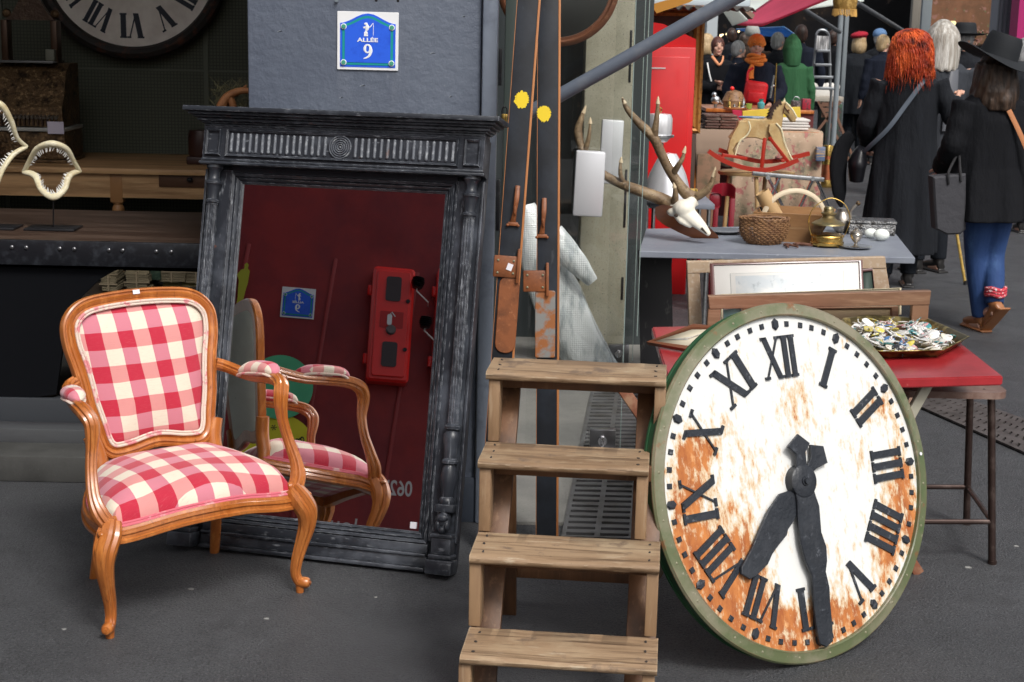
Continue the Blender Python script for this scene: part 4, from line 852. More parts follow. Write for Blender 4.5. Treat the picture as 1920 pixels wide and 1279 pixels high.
# ================================================================ WHAT THE MIRROR SEES: red shop wall across the corner
wn = Vector((.58888742, .80821508, 0)); wt = Vector((-.80821508, .58888742, 0)); w0 = Vector((-3.0319, 1.55598, 0))
rotw = Matrix((wt, wn*-1, Vector((0, 0, 1)))).transposed()   # local -y faces the mirror; local x = -tangent
WM = T(w0) @ rotw.to_4x4(); WMi = WM.inverted()
LEAN = .085
rw = thing('red_shop_wall', 'dark red panelled shop wall with pale painted phone number, seen in the mirror', 'wall', w0); rw.matrix_world = WM
M_rw = mat('oxblood_paint', (.30, .022, .022), .5, L=[(2, (.20, .016, .022), .4, .6)], bump=(20, .2))
MB().bx(-2.2, 1.7, .0, .06, 0, 3.3).build('panel', M_rw, rw)
for u in (-.474, .026, .55, -.98, 1.05): MB().bx(u-.012, u+.012, -.010, 0, 0, 2.15, .003).build('batten', mat('oxblood_trim', (.30, .03, .03), .4), rw)
n_ = MM.to_3x3() @ Vector((0, -1, 0)); mo = MM.translation
def refl(x, y):
    d = ray(x, y); c = Vector((0, 0, CH)); s = (mo-c).dot(n_)/d.dot(n_); P = c+d*s; r = d-2*d.dot(n_)*n_; s2 = (w0-P).dot(wn)/r.dot(wn); return WMi @ (P+r*s2)
q = [refl(*p) for p in ((528, 538), (593, 541), (588, 599), (524, 596))]; c = sum(q, Vector())/4
number_plate('square enamel plate reading ALLÉE 9 on the red wall reflected in the mirror', WM @ T((c.x, -.002, c.z)) @ Matrix.Rotation(LEAN, 4, 'Y'), 0)
M_fr = mat('extinguisher_red', (.85, .018, .014), .3, coat=.3)
for lb, pc_, w_, h_ in (('red plastic fire extinguisher cabinet with two windows on the red wall, seen in the mirror', (730, 616), .25, .70), ('second red extinguisher cabinet cut off by the mirror edge', (850, 620), .25, .72)):
    c = refl(*pc_); t = thing('extinguisher_cabinet', lb, 'cabinet'); t.matrix_world = WM @ T((c.x, -.012, c.z)) @ Matrix.Rotation(LEAN, 4, 'Y')
    MB().prism(rrect(w_, h_, .025), .11, bev=.015).build('box', M_fr, t)
    MB().prism(rrect(w_*.80, h_*.92, .02), .012, T((0, -.111, 0)), bev=.005).build('door', M_fr, t)
    for z in (h_*.30, -h_*.27): MB().prism(rrect(w_*.36, h_*.215, .015, cz=z), .006, T((.0, -.1235, 0))).build('window', mat('smoked_window', (.03, .012, .015), .1), t)
    for z in (h_*.2, -h_*.22): MB().cyl((-w_*.36, -.124, z), (-w_*.36, -.135, z), .012, seg=12).build('latch', M_black, t); 
    for z in (h_*.3, -h_*.3): MB().box((w_*.54, -.05, z), (.03, .03, .06), bev=.004).build('hinge', M_fr, t)
    MB().prism(rrect(w_*.55, .10, .004, cz=h_*.03), .002, T((0, -.124, 0))).build('pictogram_panel', mat('panel_red', (.45, .01, .01), .3), t)
    wm = mat('plate_letter', (.75, .78, .8)); MB().prism(rrect(.028, .065, .01, cx=.012, cz=h_*.03), .002, T((0, -.1265, 0))).tube([(.012, -.128, h_*.03+.03), (.0, -.128, h_*.03+.045), (-.02, -.128, h_*.03+.02)], .003, 6).build('pictogram', wm, t)
    MB().lathe([(0, 0), (.03, 0), (.03, .012), (.022, .02), (0, .02)], (0, -.125, -h_*.06), 20, Matrix.Rotation(PI/2, 4, 'X')).build('seal', mat('smoke_lens', (.12, .09, .09), .1), t)
for pc_, lb in (((778, 545), 'upper black ribbed lamp on a bent white arm reflected in the mirror'), ((792, 618), 'lower black ribbed lamp on a bent white arm reflected in the mirror')):
    c = refl(*pc_); t = thing('ribbed_lamp', lb, 'lamp'); t.matrix_world = WM @ T((c.x, -.18, c.z)); m = MB()
    for k in range(6): m.ell((0, 0, -.03+k*.012), (.042-.002*abs(k-3)**1.6, .042, .0055), u=20, v=6)
    m.build('body', M_black, t); MB().tube([(0, 0, -.03), (-.0, 0, -.05), (-.08, .06, -.09), (-.09, .16, -.09)], .004, 8).build('arm', mat('white_enamel', (0, 0, 0)), t)
Mgd = mat('green_disc', (.10, .50, .26), .5); Myd = mat('yellow_disc', (.78, .70, .03), .5)
c = refl(570, 800); c2 = refl(532, 715)
t = thing('disc_sign', 'painted board of a green disc above a yellow disc, reflected in the mirror', 'sign'); t.matrix_world = WM @ T((c.x, -.05, c.z))
cy_ = refl(520, 850)-c; cg_ = refl(525, 730)-c
MB().prism([(x+cy_.x, z+cy_.z) for x, z in disc(.22, 48)], .012).build('yellow_disc', Myd, t); MB().prism([(x+cg_.x, z+cg_.z) for x, z in disc(.19, 48)], .012, T((0, -.013, 0))).build('green_disc', Mgd, t)
for k, (bd, x, z, s) in enumerate((('r', .13, .03, .10), ('o', .02, .06, .07), ('g', -.10, .08, .08), ('*', -.05, .13, .09), ('*', -.10, -.02, .09), ('o', .08, -.08, .06), ('*', .05, .12, .08))): text('letter', bd, M_ink, t, T((cy_.x+x, -.0135, cy_.z+z)) @ Matrix.Rotation(k, 4, 'Y'), s, .0005)
c = refl(455, 545); t = thing('yellow_silhouette', 'slim yellow cut-out of a standing figure on the reflected red wall', 'cut-out'); t.matrix_world = WM @ T((c.x, -.02, c.z-.15))
fg = [(.0, 0), (.02, 0), (.022, .10), (.03, .16), (.032, .20), (.05, .235), (.03, .27), (.015, .275), (.014, .285), (.016, .305), (.004, .318), (-.008, .305), (-.005, .283), (-.02, .27), (-.022, .2), (-.016, .15), (-.012, .08)]
MB().prism(fg, .008).build('figure', mat('acid_yellow', (.42, .42, .03), .5), t)
wm = mat('chalk_white', (.62, .60, .60), .6)
for bd, p, s in (('0627', (744, 917), .125), ('53', (818, 914), .125), ('74', (633, 912), .125), ('81', (560, 908), .125)):
    c = refl(*p); text('lettering', bd, wm, rw, T((c.x, -.0008, c.z)) @ Matrix.Rotation(LEAN, 4, 'Y'), s, .0005, sx=.72, bold=.002)
for p, bd in (((640, 985), 'à louer'),):
    c = refl(*p); text('lettering', bd, wm, rw, T((c.x, -.0008, c.z)), .13, .0005)
# ================================================================ RED TABLE, STOOL, TRAY, PRINT RACK
M_redt = mat('worn_red_paint', (.36, .022, .028), .33, L=[(5, (.27, .014, .018), .45, .65), (60, (.42, .08, .07), .62, .74)], bump=(80, .25), coat=.3)
BLc, BRc, FRc = atZ(1222, 613, .68), atZ(1751, 603, .68), atZ(1881, 705, .68); FLc = BLc+(FRc-BRc)
ux = (FRc-FLc); uw = ux.length; ux.normalize(); az = math.atan2(ux.y, ux.x)
rt = thing('red_table', 'red painted folding table on crossed wooden legs, behind the rusty clock', 'table', (FLc.x, FLc.y, 0), az)
dp = (BLc-FLc).length; skx = (BLc-FLc).dot(ux); dy_ = (BLc-FLc).dot(Vector((-ux.y, ux.x, 0)))
t0 = bmesh.new(); V = [t0.verts.new(p) for p in [(0, 0, .65), (uw, 0, .65), (uw+skx, dy_, .65), (skx, dy_, .65), (0, 0, .68), (uw, 0, .68), (uw+skx, dy_, .68), (skx, dy_, .68)]]
for f in ((3, 2, 1, 0), (4, 5, 6, 7), (0, 1, 5, 4), (1, 2, 6, 5), (2, 3, 7, 6), (3, 0, 4, 7)): t0.faces.new([V[i] for i in f])
bmesh.ops.bevel(t0, geom=t0.edges[:], offset=.004, segments=2, affect='EDGES'); m = MB(); m.join(t0); m.build('tabletop', M_redt, rt)
M_leg = mat('whitewashed_leg', (.36, .34, .27), .6, L=[(14, (.22, .13, .07), .5, .65)]); M_leg2 = mat('red_brown_leg', (.24, .09, .05), .55, L=[(14, (.35, .2, .12), .5, .65)])
inv_rt = (T((FLc.x, FLc.y, 0)) @ Matrix.Rotation(az, 4, 'Z')).inverted()
a = inv_rt @ atY(1755, 728, 4.56); b_ = inv_rt @ atY(1560, 990, 4.75)
for xo in (0, -.55):
    MB().bar((a.x+xo, .06, .648), (a.x+xo-.30, .12, 0), .032, .02, up=(0, 1, 0), bev=.002).build('leg', M_leg, rt)
    MB().bar((a.x+xo-.40, .15, .648), (inv_rt @ atZ(1722, 1075, 0)+Vector((xo, 0, 0))), .034, .022, up=(0, 1, 0), bev=.002).build('leg', M_leg2, rt)
# stool
A_, B_ = atZ(1860, 1057, 0), atZ(1812, 983, 0); sx_ = Vector((-.36, -.02, 0)); D_, C_ = A_+sx_, B_+sx_; so = (A_+B_+C_+D_)/4; so.z = 0
st = thing('metal_stool', 'brown tubular metal stool with wooden seat pushed under the red table', 'stool', so)
M_tube = mat('brown_tube', (.055, .035, .03), .3, .6, L=[(20, (.11, .08, .07), .5, .7)])
Lp = [p-so for p in (A_, B_, C_, D_)]; hz = .565
for i, p in enumerate(Lp):
    q = p*.80; MB().tube([p, p*.88+Vector((0, 0, hz*.55)), q+Vector((0, 0, hz-.05)), q*.96+Vector((0, 0, hz-.015)), q*.82+Vector((0, 0, hz-.004))], .0125, 12, smooth=4).cyl(p, p+Vector((0, 0, .012)), .015, seg=12).build('leg', M_tube, st)
def at_h(p, h): return p.lerp(p*.80, h/hz)+Vector((0, 0, h))
for i in range(4): MB().cyl(at_h(Lp[i], .14), at_h(Lp[(i+1) % 4], .14), .009, seg=10).build('rung', M_tube, st)
wx = abs(Lp[0].x-Lp[3].x)*.86; m = MB().prism(rrect(.36, .36, .05, 6), .022, Matrix.Rotation(PI/2, 4, 'X')); m.xf(T((0, 0, hz-.006)) @ Matrix.Rotation(PI, 4, 'X') if 0 else T((0, 0, hz+.006)))
m.build('seat', mat('worn_plywood', (.15, .085, .065), .35, L=[(9, (.26, .18, .15), .5, .7)]), st)
# octagonal tray with badges
zt = .702; oc = [atZ(x, y, zt) for x, y in ((1571, 622), (1588, 600), (1740, 603), (1815, 637), (1768, 662), (1660, 664), (1585, 650))]
o = sum(oc, Vector())/7; o.z = .6815; cx_o = Vector((atZ(1696, 630, zt).x, atZ(1696, 630, zt).y, .6815))
tr = thing('gilt_tray', 'octagonal gilt edged tray heaped with small enamel badges on the red table', 'tray', cx_o)
OC = [atZ(x, y, zt)-cx_o for x, y in ((1583, 603), (1628, 597), (1738, 603), (1815, 637), (1768, 662), (1655, 665), (1572, 650), (1560, 622))]
M_tray = mat('gilt_black_edge', (.10, .075, .02), .3, .7, L=[(30, (.42, .33, .12), .45, .6)])
m = MB(); rs = []
for f, z in ((.86, 0), (.99, .028), (1.02, .030), (1.02, .024), (.88, -.0), ): rs.append([Vector((p.x*f, p.y*f, z)) for p in OC])
m.rings(rs[:3], caps=False); m.bm.faces.new([m.bm.verts.new(v) for v in rs[0]]); m.build('tray', M_tray, tr, mods=[('SOLIDIFY', dict(thickness=.003))])
cols = [('white', (.72, .72, .70)), ('cream', (.62, .58, .48)), ('pink', (.62, .30, .33)), ('blue', (.08, .18, .36)), ('yellow', (.62, .52, .10)), ('silver', (.5, .5, .5)), ('black', (.03, .03, .035)), ('teal', (.06, .24, .26))]
rn = random.Random(11); protos = []
for k, (nm, c) in enumerate(cols):
    mm = mat('badge_'+nm, c, .3, L=[(120, (.65, .64, .6), .52, .6), (90, (.2, .06, .05), .62, .66)])
    for j in range(2):
        m = MB()
        if j == 0: m.lathe([(0, 0), (.014, 0), (.016, .0015), (.013, .0035), (0, .005)], seg=14)
        else: m.prism(rrect(.042, .02, .007), .003, Matrix.Rotation(PI/2, 4, 'X'))
        m.tube([(.012, 0, .001), (.026, .003, .004), (.034, 0, .006)], [.002, .0015, .001], 5)
        bm_ = m.build('badge_'+nm+'LR'[j == 0], mm); protos.append((nm, bm_))
first = set(); ren = []
for k in range(150):
    nm, src = protos[rn.choice([0, 1, 0, 1, 2, 3, 0, 1, 4, 5, 6, 7, 8, 9, 10, 11, 12, 14])]
    o_ = src if src.name not in first else src.copy()
    if src.name in first: COL.objects.link(o_)
    first.add(src.name)
    a_ = rn.random()*2*PI; r_ = math.sqrt(rn.random())*.84; i = int(a_/(2*PI)*8); p = Vector((0, 0, 0))
    u, v = rn.random(), rn.random(); q = OC[rn.randrange(8)]; q2 = OC[(OC.index(q)+1) % 8]; f = math.sqrt(rn.random())*.84; w = rn.random(); p = (q*(1-w)+q2*w)*f
    hgt = .010+.034*(1-f)**.7*rn.random()+.006*rn.random()
    o_.location = (cx_o.x+p.x, cx_o.y+p.y, .6815+hgt); o_.rotation_euler = (rn.uniform(-.6, .6), rn.uniform(-.6, .6), rn.random()*6.3); s = rn.uniform(1.05, 1.6); o_.scale = (s, s, s)
    zo = ('left', 'middle', 'right')[0 if o_.location.x < cx_o.x-.09 else 2 if o_.location.x > cx_o.x+.05 else 1]+' '+('front', 'centre', 'back')[0 if o_.location.y < cx_o.y-.04 else 2 if o_.location.y > cx_o.y+.04 else 1]
    shp = 'round' if src.name.endswith('R') else 'oblong'
    tag(o_, '%s %s badge at the %s of the heap on the octagonal tray' % (nm, shp, zo), 'badge', '%s %s badges at the %s of the tray' % (nm, shp, zo)); ren.append(o_)
for nm, s in protos:
    if s.name not in first: bpy.data.objects.remove(s)
for o_ in ren: o_.name = 'badge'
# small framed picture lying on the table
q = [atZ(1212, 641, .695), atZ(1300, 607, .76), atZ(1362, 613, .76), atZ(1290, 655, .695)]
o = sum(q, Vector())/4; pf = thing('small_framed_picture', 'small framed watercolour propped flat on the left end of the red table', 'picture', (o.x, o.y, .682))
def quadframe(par, q, o, w, mf_, layers, th=.012):
    q = [p-o for p in q]; c = sum(q, Vector())/4; n = (q[1]-q[0]).cross(q[3]-q[0]).normalized()
    if n.z < 0 and abs(n.z) > .3 or (abs(n.z) <= .3 and n.y > 0): n = -n
    def ins(d): return [p+(c-p).normalized()*d*1.414 for p in q]
    rs = [[p-n*th for p in ins(0)], ins(0), [p+n*.002 for p in ins(w*.3)], [p+n*.002 for p in ins(w*.8)], [p-n*.003 for p in ins(w)], [p-n*.005 for p in ins(w)]]
    m = MB(); m.rings(rs, caps=False); m.bm.faces.new([m.bm.verts.new(p-n*th) for p in q]); m.build('frame', mf_, par)
    for nm, d, z, mm in layers:
        t0 = bmesh.new(); v0 = [t0.verts.new(p-n*(.005-z)) for p in ins(d)]; t0.faces.new(v0); k = MB(); k.join(t0); k.build(nm, mm, par, mods=[('SOLIDIFY', dict(thickness=.0008))])
M_mah = mat('thin_mahogany', (.085, .022, .02), .3, coat=.4); M_matb = mat('ivory_mount', (.76, .74, .70), .7); M_matc = mat('cream_mount', (.55, .50, .38), .7)
M_sketch = mat('pale_landscape_print', (.60, .64, .66), .6, L=[(8, (.74, .74, .72), .42, .6, (1, 1, 1.6)), (40, (.42, .46, .48), .60, .72, (1, 1, .5))])
M_wc = mat('small_watercolour', (.55, .56, .52), .6, L=[(14, (.18, .17, .14), .5, .58), (9, (.35, .38, .42), .45, .6)])
q_ = [Vector((p.x, p.y, p.z)) for p in q]
quadframe(pf, q_, Vector((o.x, o.y, .682)), .014, mat('walnut_frame', (.16, .06, .03), .4), [('mount', .014, 0, M_matc), ('inner_line', .043, .001, M_gold), ('painting', .046, .002, M_wc)], .014)
# ---- print rack
M_rk = mat('pale_rack_wood', (.42, .31, .21), .6, L=[(10, (.30, .20, .13), .45, .7), (60, (.5, .42, .33), .5, .7)], bump=(40, .3)); M_rk2 = mat('brown_rack_wood', (.22, .115, .065), .5, L=[(10, (.14, .07, .04), .45, .7, (.2, 1, 1)), (60, (.30, .18, .11), .5, .7, (.1, 1, 1))], bump=(40, .3))
Yr, Yf = 5.75, 5.35
ro = Vector((atY(1480, 560, 5.5).x, 5.55, 0)); rk = thing('print_rack', 'V shaped wooden print rack holding framed prints behind the red table', 'rack', ro)
def RP(x, y, Y): return atY(x, y, Y)-ro
def board(pts, Y, th, name, mt, par=rk):
    P = [RP(x, y, Y) for x, y in pts]; y0 = P[0].y; m = MB().prism([(p.x, p.z) for p in P], th, T((0, y0+th, 0)), bev=.002); return m.build(name, mt, par)
board([(1289, 513), (1662, 503), (1660, 482), (1288, 491)], Yr, .03, 'rear_top_bar', M_rk)
board([(1289, 513), (1312, 512), (1318, 640), (1293, 640)], Yr+.002, .03, 'rear_post', M_rk)
board([(1618, 503), (1662, 503), (1684, 640), (1640, 640)], Yr+.003, .03, 'rear_post', M_rk)
board([(1330, 580), (1743, 572), (1746, 546), (1328, 556)], Yf, .032, 'front_bar', M_rk2)
board([(1328, 580), (1352, 580), (1346, 660), (1322, 660)], Yf+.002, .03, 'front_post', M_rk2)
board([(1711, 572), (1742, 572), (1736, 660), (1704, 660)], Yf+.002, .03, 'front_post', M_rk2)
for xs_ in (1305, 1700): a = RP(xs_, 655, Yf+.25); MB().bar((a.x, a.y-.25, .0), (a.x, a.y, .62), .03, .03, bev=.002).bar((a.x+.02, a.y+.1, .0), (a.x+.02, a.y-.1, .62), .03, .03, bev=.002).build('crossed_foot', M_rk2, rk)
def pic(label, pts, Y0, Y1, w, mf_, layers, cat='picture', name='framed_print'):
    """pts: bl, br, tr, tl"""
    q = [atY(*pts[0], Y0), atY(*pts[1], Y0), atY(*pts[2], Y1), atY(*pts[3], Y1)]; o = sum(q, Vector())/4; o = Vector((o.x, o.y, min(p.z for p in q)))
    t = thing(name, label, cat, o, None, 'prints standing in the rack'); quadframe(t, q, o, w, mf_, layers); return t, o, q
t, o, q = pic('large mahogany framed pale print with white mount, frontmost full picture in the rack', [(1338, 640), (1624, 640), (1617, 487), (1331, 494)], 5.52, 5.68, .012, M_mah, [('mount', .012, 0, M_matb), ('mount_line', .058, .0005, mat('mount_line', (.45, .46, .44), .6)), ('mount_inner', .060, .001, M_matb), ('print', .074, .0015, M_sketch)])
pic('brown canvas back of a stretched picture in the front of the rack', [(1392, 650), (1686, 648), (1684, 574), (1392, 577)], 5.42, 5.44, .02, M_rk2, [('canvas', .02, 0, mat('back_card', (.26, .19, .11), .7))])
pic('thin cream edged picture standing between the big print and the front bar', [(1352, 600), (1690, 590), (1690, 540), (1352, 552)], 5.46, 5.47, .006, mat('cream_edge', (.62, .55, .38), .6), [('paper', .006, 0, M_matc)])
pic('pale aqua card peeping out at the left of the print rack', [(1356, 650), (1390, 648), (1390, 574), (1356, 580)], 5.40, 5.405, .003, M_matb, [('card', .003, 0, mat('aqua_card', (.35, .62, .62), .6))])
pic('narrow dark framed picture at the right end of the rack behind the big print', [(1612, 640), (1650, 640), (1636, 503), (1614, 505)], 5.71, 5.735, .008, M_mah, [('mount', .008, 0, mat('dark_green_card', (.03, .05, .04), .6))])
# ================================================================ GREY TABLE and its antiques
g = [atZ(1198, 471, .75), atZ(1716, 483, .75), atZ(1664, 418, .75), atZ(1211, 429, .75)]; o = sum(g, Vector())/4; o.z = 0
gt = thing('grey_table', 'grey painted plank trestle table carrying antlers, baskets and silver', 'table', o)
M_gt = mat('grey_blue_plank', (.21, .23, .27), .5, L=[(5, (.17, .185, .225), .42, .65), (50, (.30, .32, .35), .6, .75), (90, (.08, .085, .1), .68, .73)], bump=(50, .35))
t0 = bmesh.new(); V = [t0.verts.new(p-o-Vector((0, 0, z))) for z in (.028, 0) for p in g]
for f in ((3, 2, 1, 0), (4, 5, 6, 7), (0, 1, 5, 4), (1, 2, 6, 5), (2, 3, 7, 6), (3, 0, 4, 7)): t0.faces.new([V[i] for i in f])
bmesh.ops.bevel(t0, geom=t0.edges[:], offset=.003, segments=1, affect='EDGES'); m = MB(); m.join(t0); m.build('tabletop', M_gt, gt)
for x in (-.48, .48):
    for s in (-1, 1): MB().bar((x, s*.05, .72), (x, -s*.30, 0), .03, .02, up=(0, 1, 0)).build('leg', mat('dull_metal_leg', (.12, .12, .125), .4, .5), gt)
M_slab = mat('speckled_black_slab', (.012, .012, .014), .5, L=[(14, (.09, .085, .08), .60, .68, (1, 1, .4))])
a = atY(1230, 620, 6.9); t = thing('black_board', 'paint speckled black board standing under the left end of the grey table', 'board', (a.x, 6.9, 0)); MB().box((0, 0, .36), (.15, .02, .72), Matrix.Rotation(-.06, 3, 'Y'), bev=.002).build('board', M_slab, t)
# trophy
Yt = 6.98
def local(o, Y): return lambda x, y, dy=0: atY(x, y, Y+dy)-o
o = atZ(1320, 452, .75); o = Vector((o.x, Yt-.1, .75)); t = thing('antler_trophy', 'stag skull with wide branching antlers on a pointed oak shield, lying on the grey table', 'antlers', o); L_ = local(o, Yt)
sh_ = [(1226, 386), (1240, 380), (1262, 384), (1298, 404), (1334, 428), (1352, 446), (1357, 458), (1340, 459), (1310, 448), (1275, 432), (1246, 416), (1230, 402)]
pts = [L_(x, y) for x, y in sh_]
t0 = bmesh.new(); V = [t0.verts.new(Vector((p.x, p.y+.10-(p.z-.0)*.9, p.z))) for p in pts]; f = t0.faces.new(V); gx = bmesh.ops.extrude_face_region(t0, geom=[f]); bmesh.ops.translate(t0, verts=[e for e in gx['geom'] if isinstance(e, bmesh.types.BMVert)], vec=(0, .022, -.022))
bmesh.ops.recalc_face_normals(t0, faces=t0.faces[:]); bmesh.ops.bevel(t0, geom=t0.edges[:], offset=.004, segments=2, affect='EDGES')
m = MB(); m.join(t0); m.build('shield', mat('varnished_oak', (.30, .095, .028), .3, L=[(10, (.16, .05, .02), .45, .7, (.4, 1, 1))], coat=.4), t)
M_skull = mat('bleached_bone', (.74, .70, .60), .5, L=[(10, (.55, .48, .36), .55, .75)], bump=(30, .4, .003))
m = MB()
m.ell(L_(1282, 392, -.04), (.052, .05, .045)).ell(L_(1262, 397, -.02), (.03, .03, .022)).ell(L_(1296, 380, -.02), (.028, .03, .03))
m.tube([L_(1284, 396, -.05), L_(1302, 412, -.07), L_(1318, 427, -.085), L_(1331, 441, -.09)], [.042, .034, .024, .010], 16, ax=(1, .7), smooth=4); m.tube([L_(1268, 402, -.04), L_(1276, 414, -.07), L_(1296, 426, -.08)], [.016, .014, .008], 8, smooth=3)
m.tube([L_(1300, 386, -.01), L_(1300, 372, 0)], [.024, .021], 12).tube([L_(1266, 388, -.02), L_(1255, 384, 0)], [.024, .022], 12)
m.build('skull', M_skull, t, ang=60, mods=[('REMESH', dict(mode='VOXEL', voxel_size=.005, use_smooth_shade=True)), ('SMOOTH', dict(iterations=4))])
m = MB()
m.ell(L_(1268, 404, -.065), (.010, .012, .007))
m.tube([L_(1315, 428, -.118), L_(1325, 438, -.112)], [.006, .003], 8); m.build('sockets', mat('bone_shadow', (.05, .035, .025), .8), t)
M_ant = mat('antler', (.17, .11, .06), .5, L=[(18, (.32, .23, .13), .45, .7), (70, (.07, .045, .025), .55, .7)], bump=(50, .9, .006))
M_tip = mat('antler_tip', (.58, .46, .30), .35)
def antler(P, r, tines, nm):
    r = [v*1.22 for v in r]; tines = [(Q, [v*1.18 for v in r2]) for Q, r2 in tines]
    m = MB().tube([L_(*p) for p in P], r, 12, smooth=5); e = [L_(*P[0])]
    for Q, r2 in tines: m.tube([L_(*p) for p in Q], r2, 10, smooth=5)
    m.ell(e[0], (.03, .03, .018)); a = m.build(nm, M_ant, t, ang=60)
    m = MB()
    for Q in [P]+[q for q, _ in tines]:
        a0, a1 = L_(*Q[-2]), L_(*Q[-1]); m.tube([a0.lerp(a1, .45), a1, a1+(a1-a0)*.12], [.0105, .0042, .0008], 8)
    m.build('tips', M_tip, a)
antler([(1300, 371, 0), (1284, 360, 0), (1262, 330, .0), (1243, 295, .0), (1228, 262, .0), (1214, 246, .0), (1192, 224, .02), (1175, 203, .03), (1167, 184, .03)], [.025, .022, .019, .018, .019, .018, .014, .010, .004], [([(1226, 258, 0), (1230, 232, -.02), (1233, 205, -.02), (1234, 183, -.02)], [.017, .012, .008, .003]), ([(1261, 326, 0), (1272, 310, -.04), (1280, 296, -.05), (1285, 276, -.05)], [.015, .011, .008, .003]), ([(1298, 372, 0), (1318, 362, -.03), (1334, 344, -.04), (1341, 316, -.05)], [.018, .016, .012, .003])], 'right_antler')
antler([(1256, 382, 0), (1236, 372, -.0), (1200, 358, .0), (1165, 345, .02), (1138, 331, .04), (1112, 312, .06), (1094, 286, .08), (1084, 248, .10), (1090, 222, .1), (1098, 200, .10)], [.026, .024, .021, .018, .016, .015, .015, .016, .010, .003], [([(1262, 388, 0), (1266, 372, -.04), (1266, 358, -.06), (1263, 344, -.07)], [.018, .014, .009, .003]), ([(1170, 346, .02), (1164, 330, .0), (1163, 312, .0), (1165, 296, .0)], [.012, .009, .007, .003]), ([(1096, 286, .08), (1103, 262, .06), (1106, 240, .06), (1107, 222, .06)], [.012, .009, .006, .003])], 'left_antler')
# small antiques, each standing at z=.75
def stand(x, y): p = atZ(x, y, .75); return Vector((p.x, p.y, .7515))
MPX = lambda p: p.y/FPX*1.02
M_wick = mat('wicker', (.24, .125, .055), .55, L=[(30, (.13, .06, .028), .45, .62), (80, (.36, .22, .12), .58, .7)])
p = stand(1431, 457); s = MPX(p); t = thing('wicker_basket', 'small brown wicker basket with a lidless flat side on the grey table', 'basket', p)
def bas(a): # half-round outline: flat-ish at back left
    return (1.0+.12*math.cos(2*a))*s*39*(1 if math.sin(a) < .2 else .92), s*34
m = MB(); n = 40
for k in range(n):
    a = 2*PI*k/n; rx, ry = bas(a); P = []
    for z, f in ((0, .58), (.010, .76), (.022, .90), (.040, 1.0), (.062, 1.03), (.082, 1.0)):
        P.append(Vector((rx*f*math.cos(a), ry*f*math.sin(a), z*1.35)))
    m.tube(P, .0022, 5)
m.build('ribs', M_wick, t)
m = MB()
for j in range(14):
    z = .004+j*.0085; f = .66+.37*(1-(1-min(1, z/.068))**2)*1.0
    rs = []
    for k in range(80):
        a = 2*PI*k/80; rx, ry = bas(a); w = .0028*math.sin(20*a+j*PI); rs.append(Vector(((rx*f+w)*math.cos(a), (ry*f+w)*math.sin(a), z)))
    m.tube(rs+[rs[0]], .0034, 5)
m.lathe([(0, .002), (s*24, .002), (s*24, .006), (0, .006)], seg=24); m.build('weave', M_wick, t)
m = MB()
for tw in (0, PI):
    m.tube([Vector((bas(2*PI*k/90)[0]*1.02*math.cos(2*PI*k/90)+.004*math.cos(k*.9+tw), bas(2*PI*k/90)[1]*1.02*math.sin(2*PI*k/90), .115+.004*math.sin(k*.9+tw))) for k in range(91)], .0042, 6)
m.tube([(-s*38, .01, .115), (-s*20, .0, .120), (0, -.002, .117), (s*22, 0, .120), (s*40, .005, .115)], .005, 8, smooth=4)
for tw in (0, PI): m.tube([Vector((s*38+.02*math.sin(k/20*PI)+.003*math.cos(k+tw), -.02+.05*k/20, .115-.055*math.sin(k/20*PI)*.6+.003*math.sin(k+tw))) for k in range(21)], .0055, 6)
m.build('rim_and_handle', M_wick, t)
# trug
p = stand(1488, 447); s = MPX(p); t = thing('wooden_trug', 'open oak box trug with a tall bent cane hoop handle on the grey table', 'trug', p, -.25)
M_trug = mat('oak_trug', (.34, .18, .075), .5, L=[(9, (.22, .11, .045), .42, .66, (.3, 1, 1.5)), (50, (.42, .27, .14), .55, .75, (.1, 1, 1))], bump=(40, .3))
w, d, h = s*55, .13, s*52
def slab(q, th, nm, mt, par):
    q = [Vector(v) for v in q]; n = (q[1]-q[0]).cross(q[3]-q[0]).normalized()*th; t0 = bmesh.new(); V = [t0.verts.new(v) for v in q]+[t0.verts.new(v+n) for v in q]
    for f in ((3, 2, 1, 0), (4, 5, 6, 7), (0, 1, 5, 4), (1, 2, 6, 5), (2, 3, 7, 6), (3, 0, 4, 7)): t0.faces.new([V[i] for i in f])
    m = MB(); m.join(t0); return m.build(nm, mt, par)
fl = 1.28
slab([(-w, -d, 0), (w*.72, -d, 0), (w*.95*fl, -d*1.15, h), (-w*fl, -d*1.15, h)], .009, 'side', M_trug, t); slab([(-w, d, 0), (w*.72, d, 0), (w*.95*fl, d*1.15, h), (-w*fl, d*1.15, h)], .009, 'side', M_trug, t)
slab([(w*.73, -d, 0), (w*.73, d, 0), (w*.96*fl, d*1.15, h), (w*.96*fl, -d*1.15, h)], .009, 'end', M_trug, t); slab([(-w, -d, 0), (-w, d, 0), (-w*fl, d*1.15, h), (-w*fl, -d*1.15, h)], .009, 'end', M_trug, t)
MB().bx(-w, w*.72, -d, d, .001, .009).build('bottom', M_trug, t)
ar = [(s*56*math.cos(a)-s*0, -.03+.06*math.cos(a), h*.6+s*58*math.sin(a)) for a in [PI*k/16 for k in range(17)]]
MB().tube(ar, .0075, 8, ax=(1.6, .6)).build('hoop_handle', mat('pale_cane', (.58, .48, .34), .5), t)
q = Vector((p.x-s*30, p.y-.02, .7515+h*.55)); t = thing('wooden_mug', 'pale turned wooden cylinder with a slot leaning inside the oak trug', 'mug', q, Matrix.Rotation(-.55, 3, 'Y'))
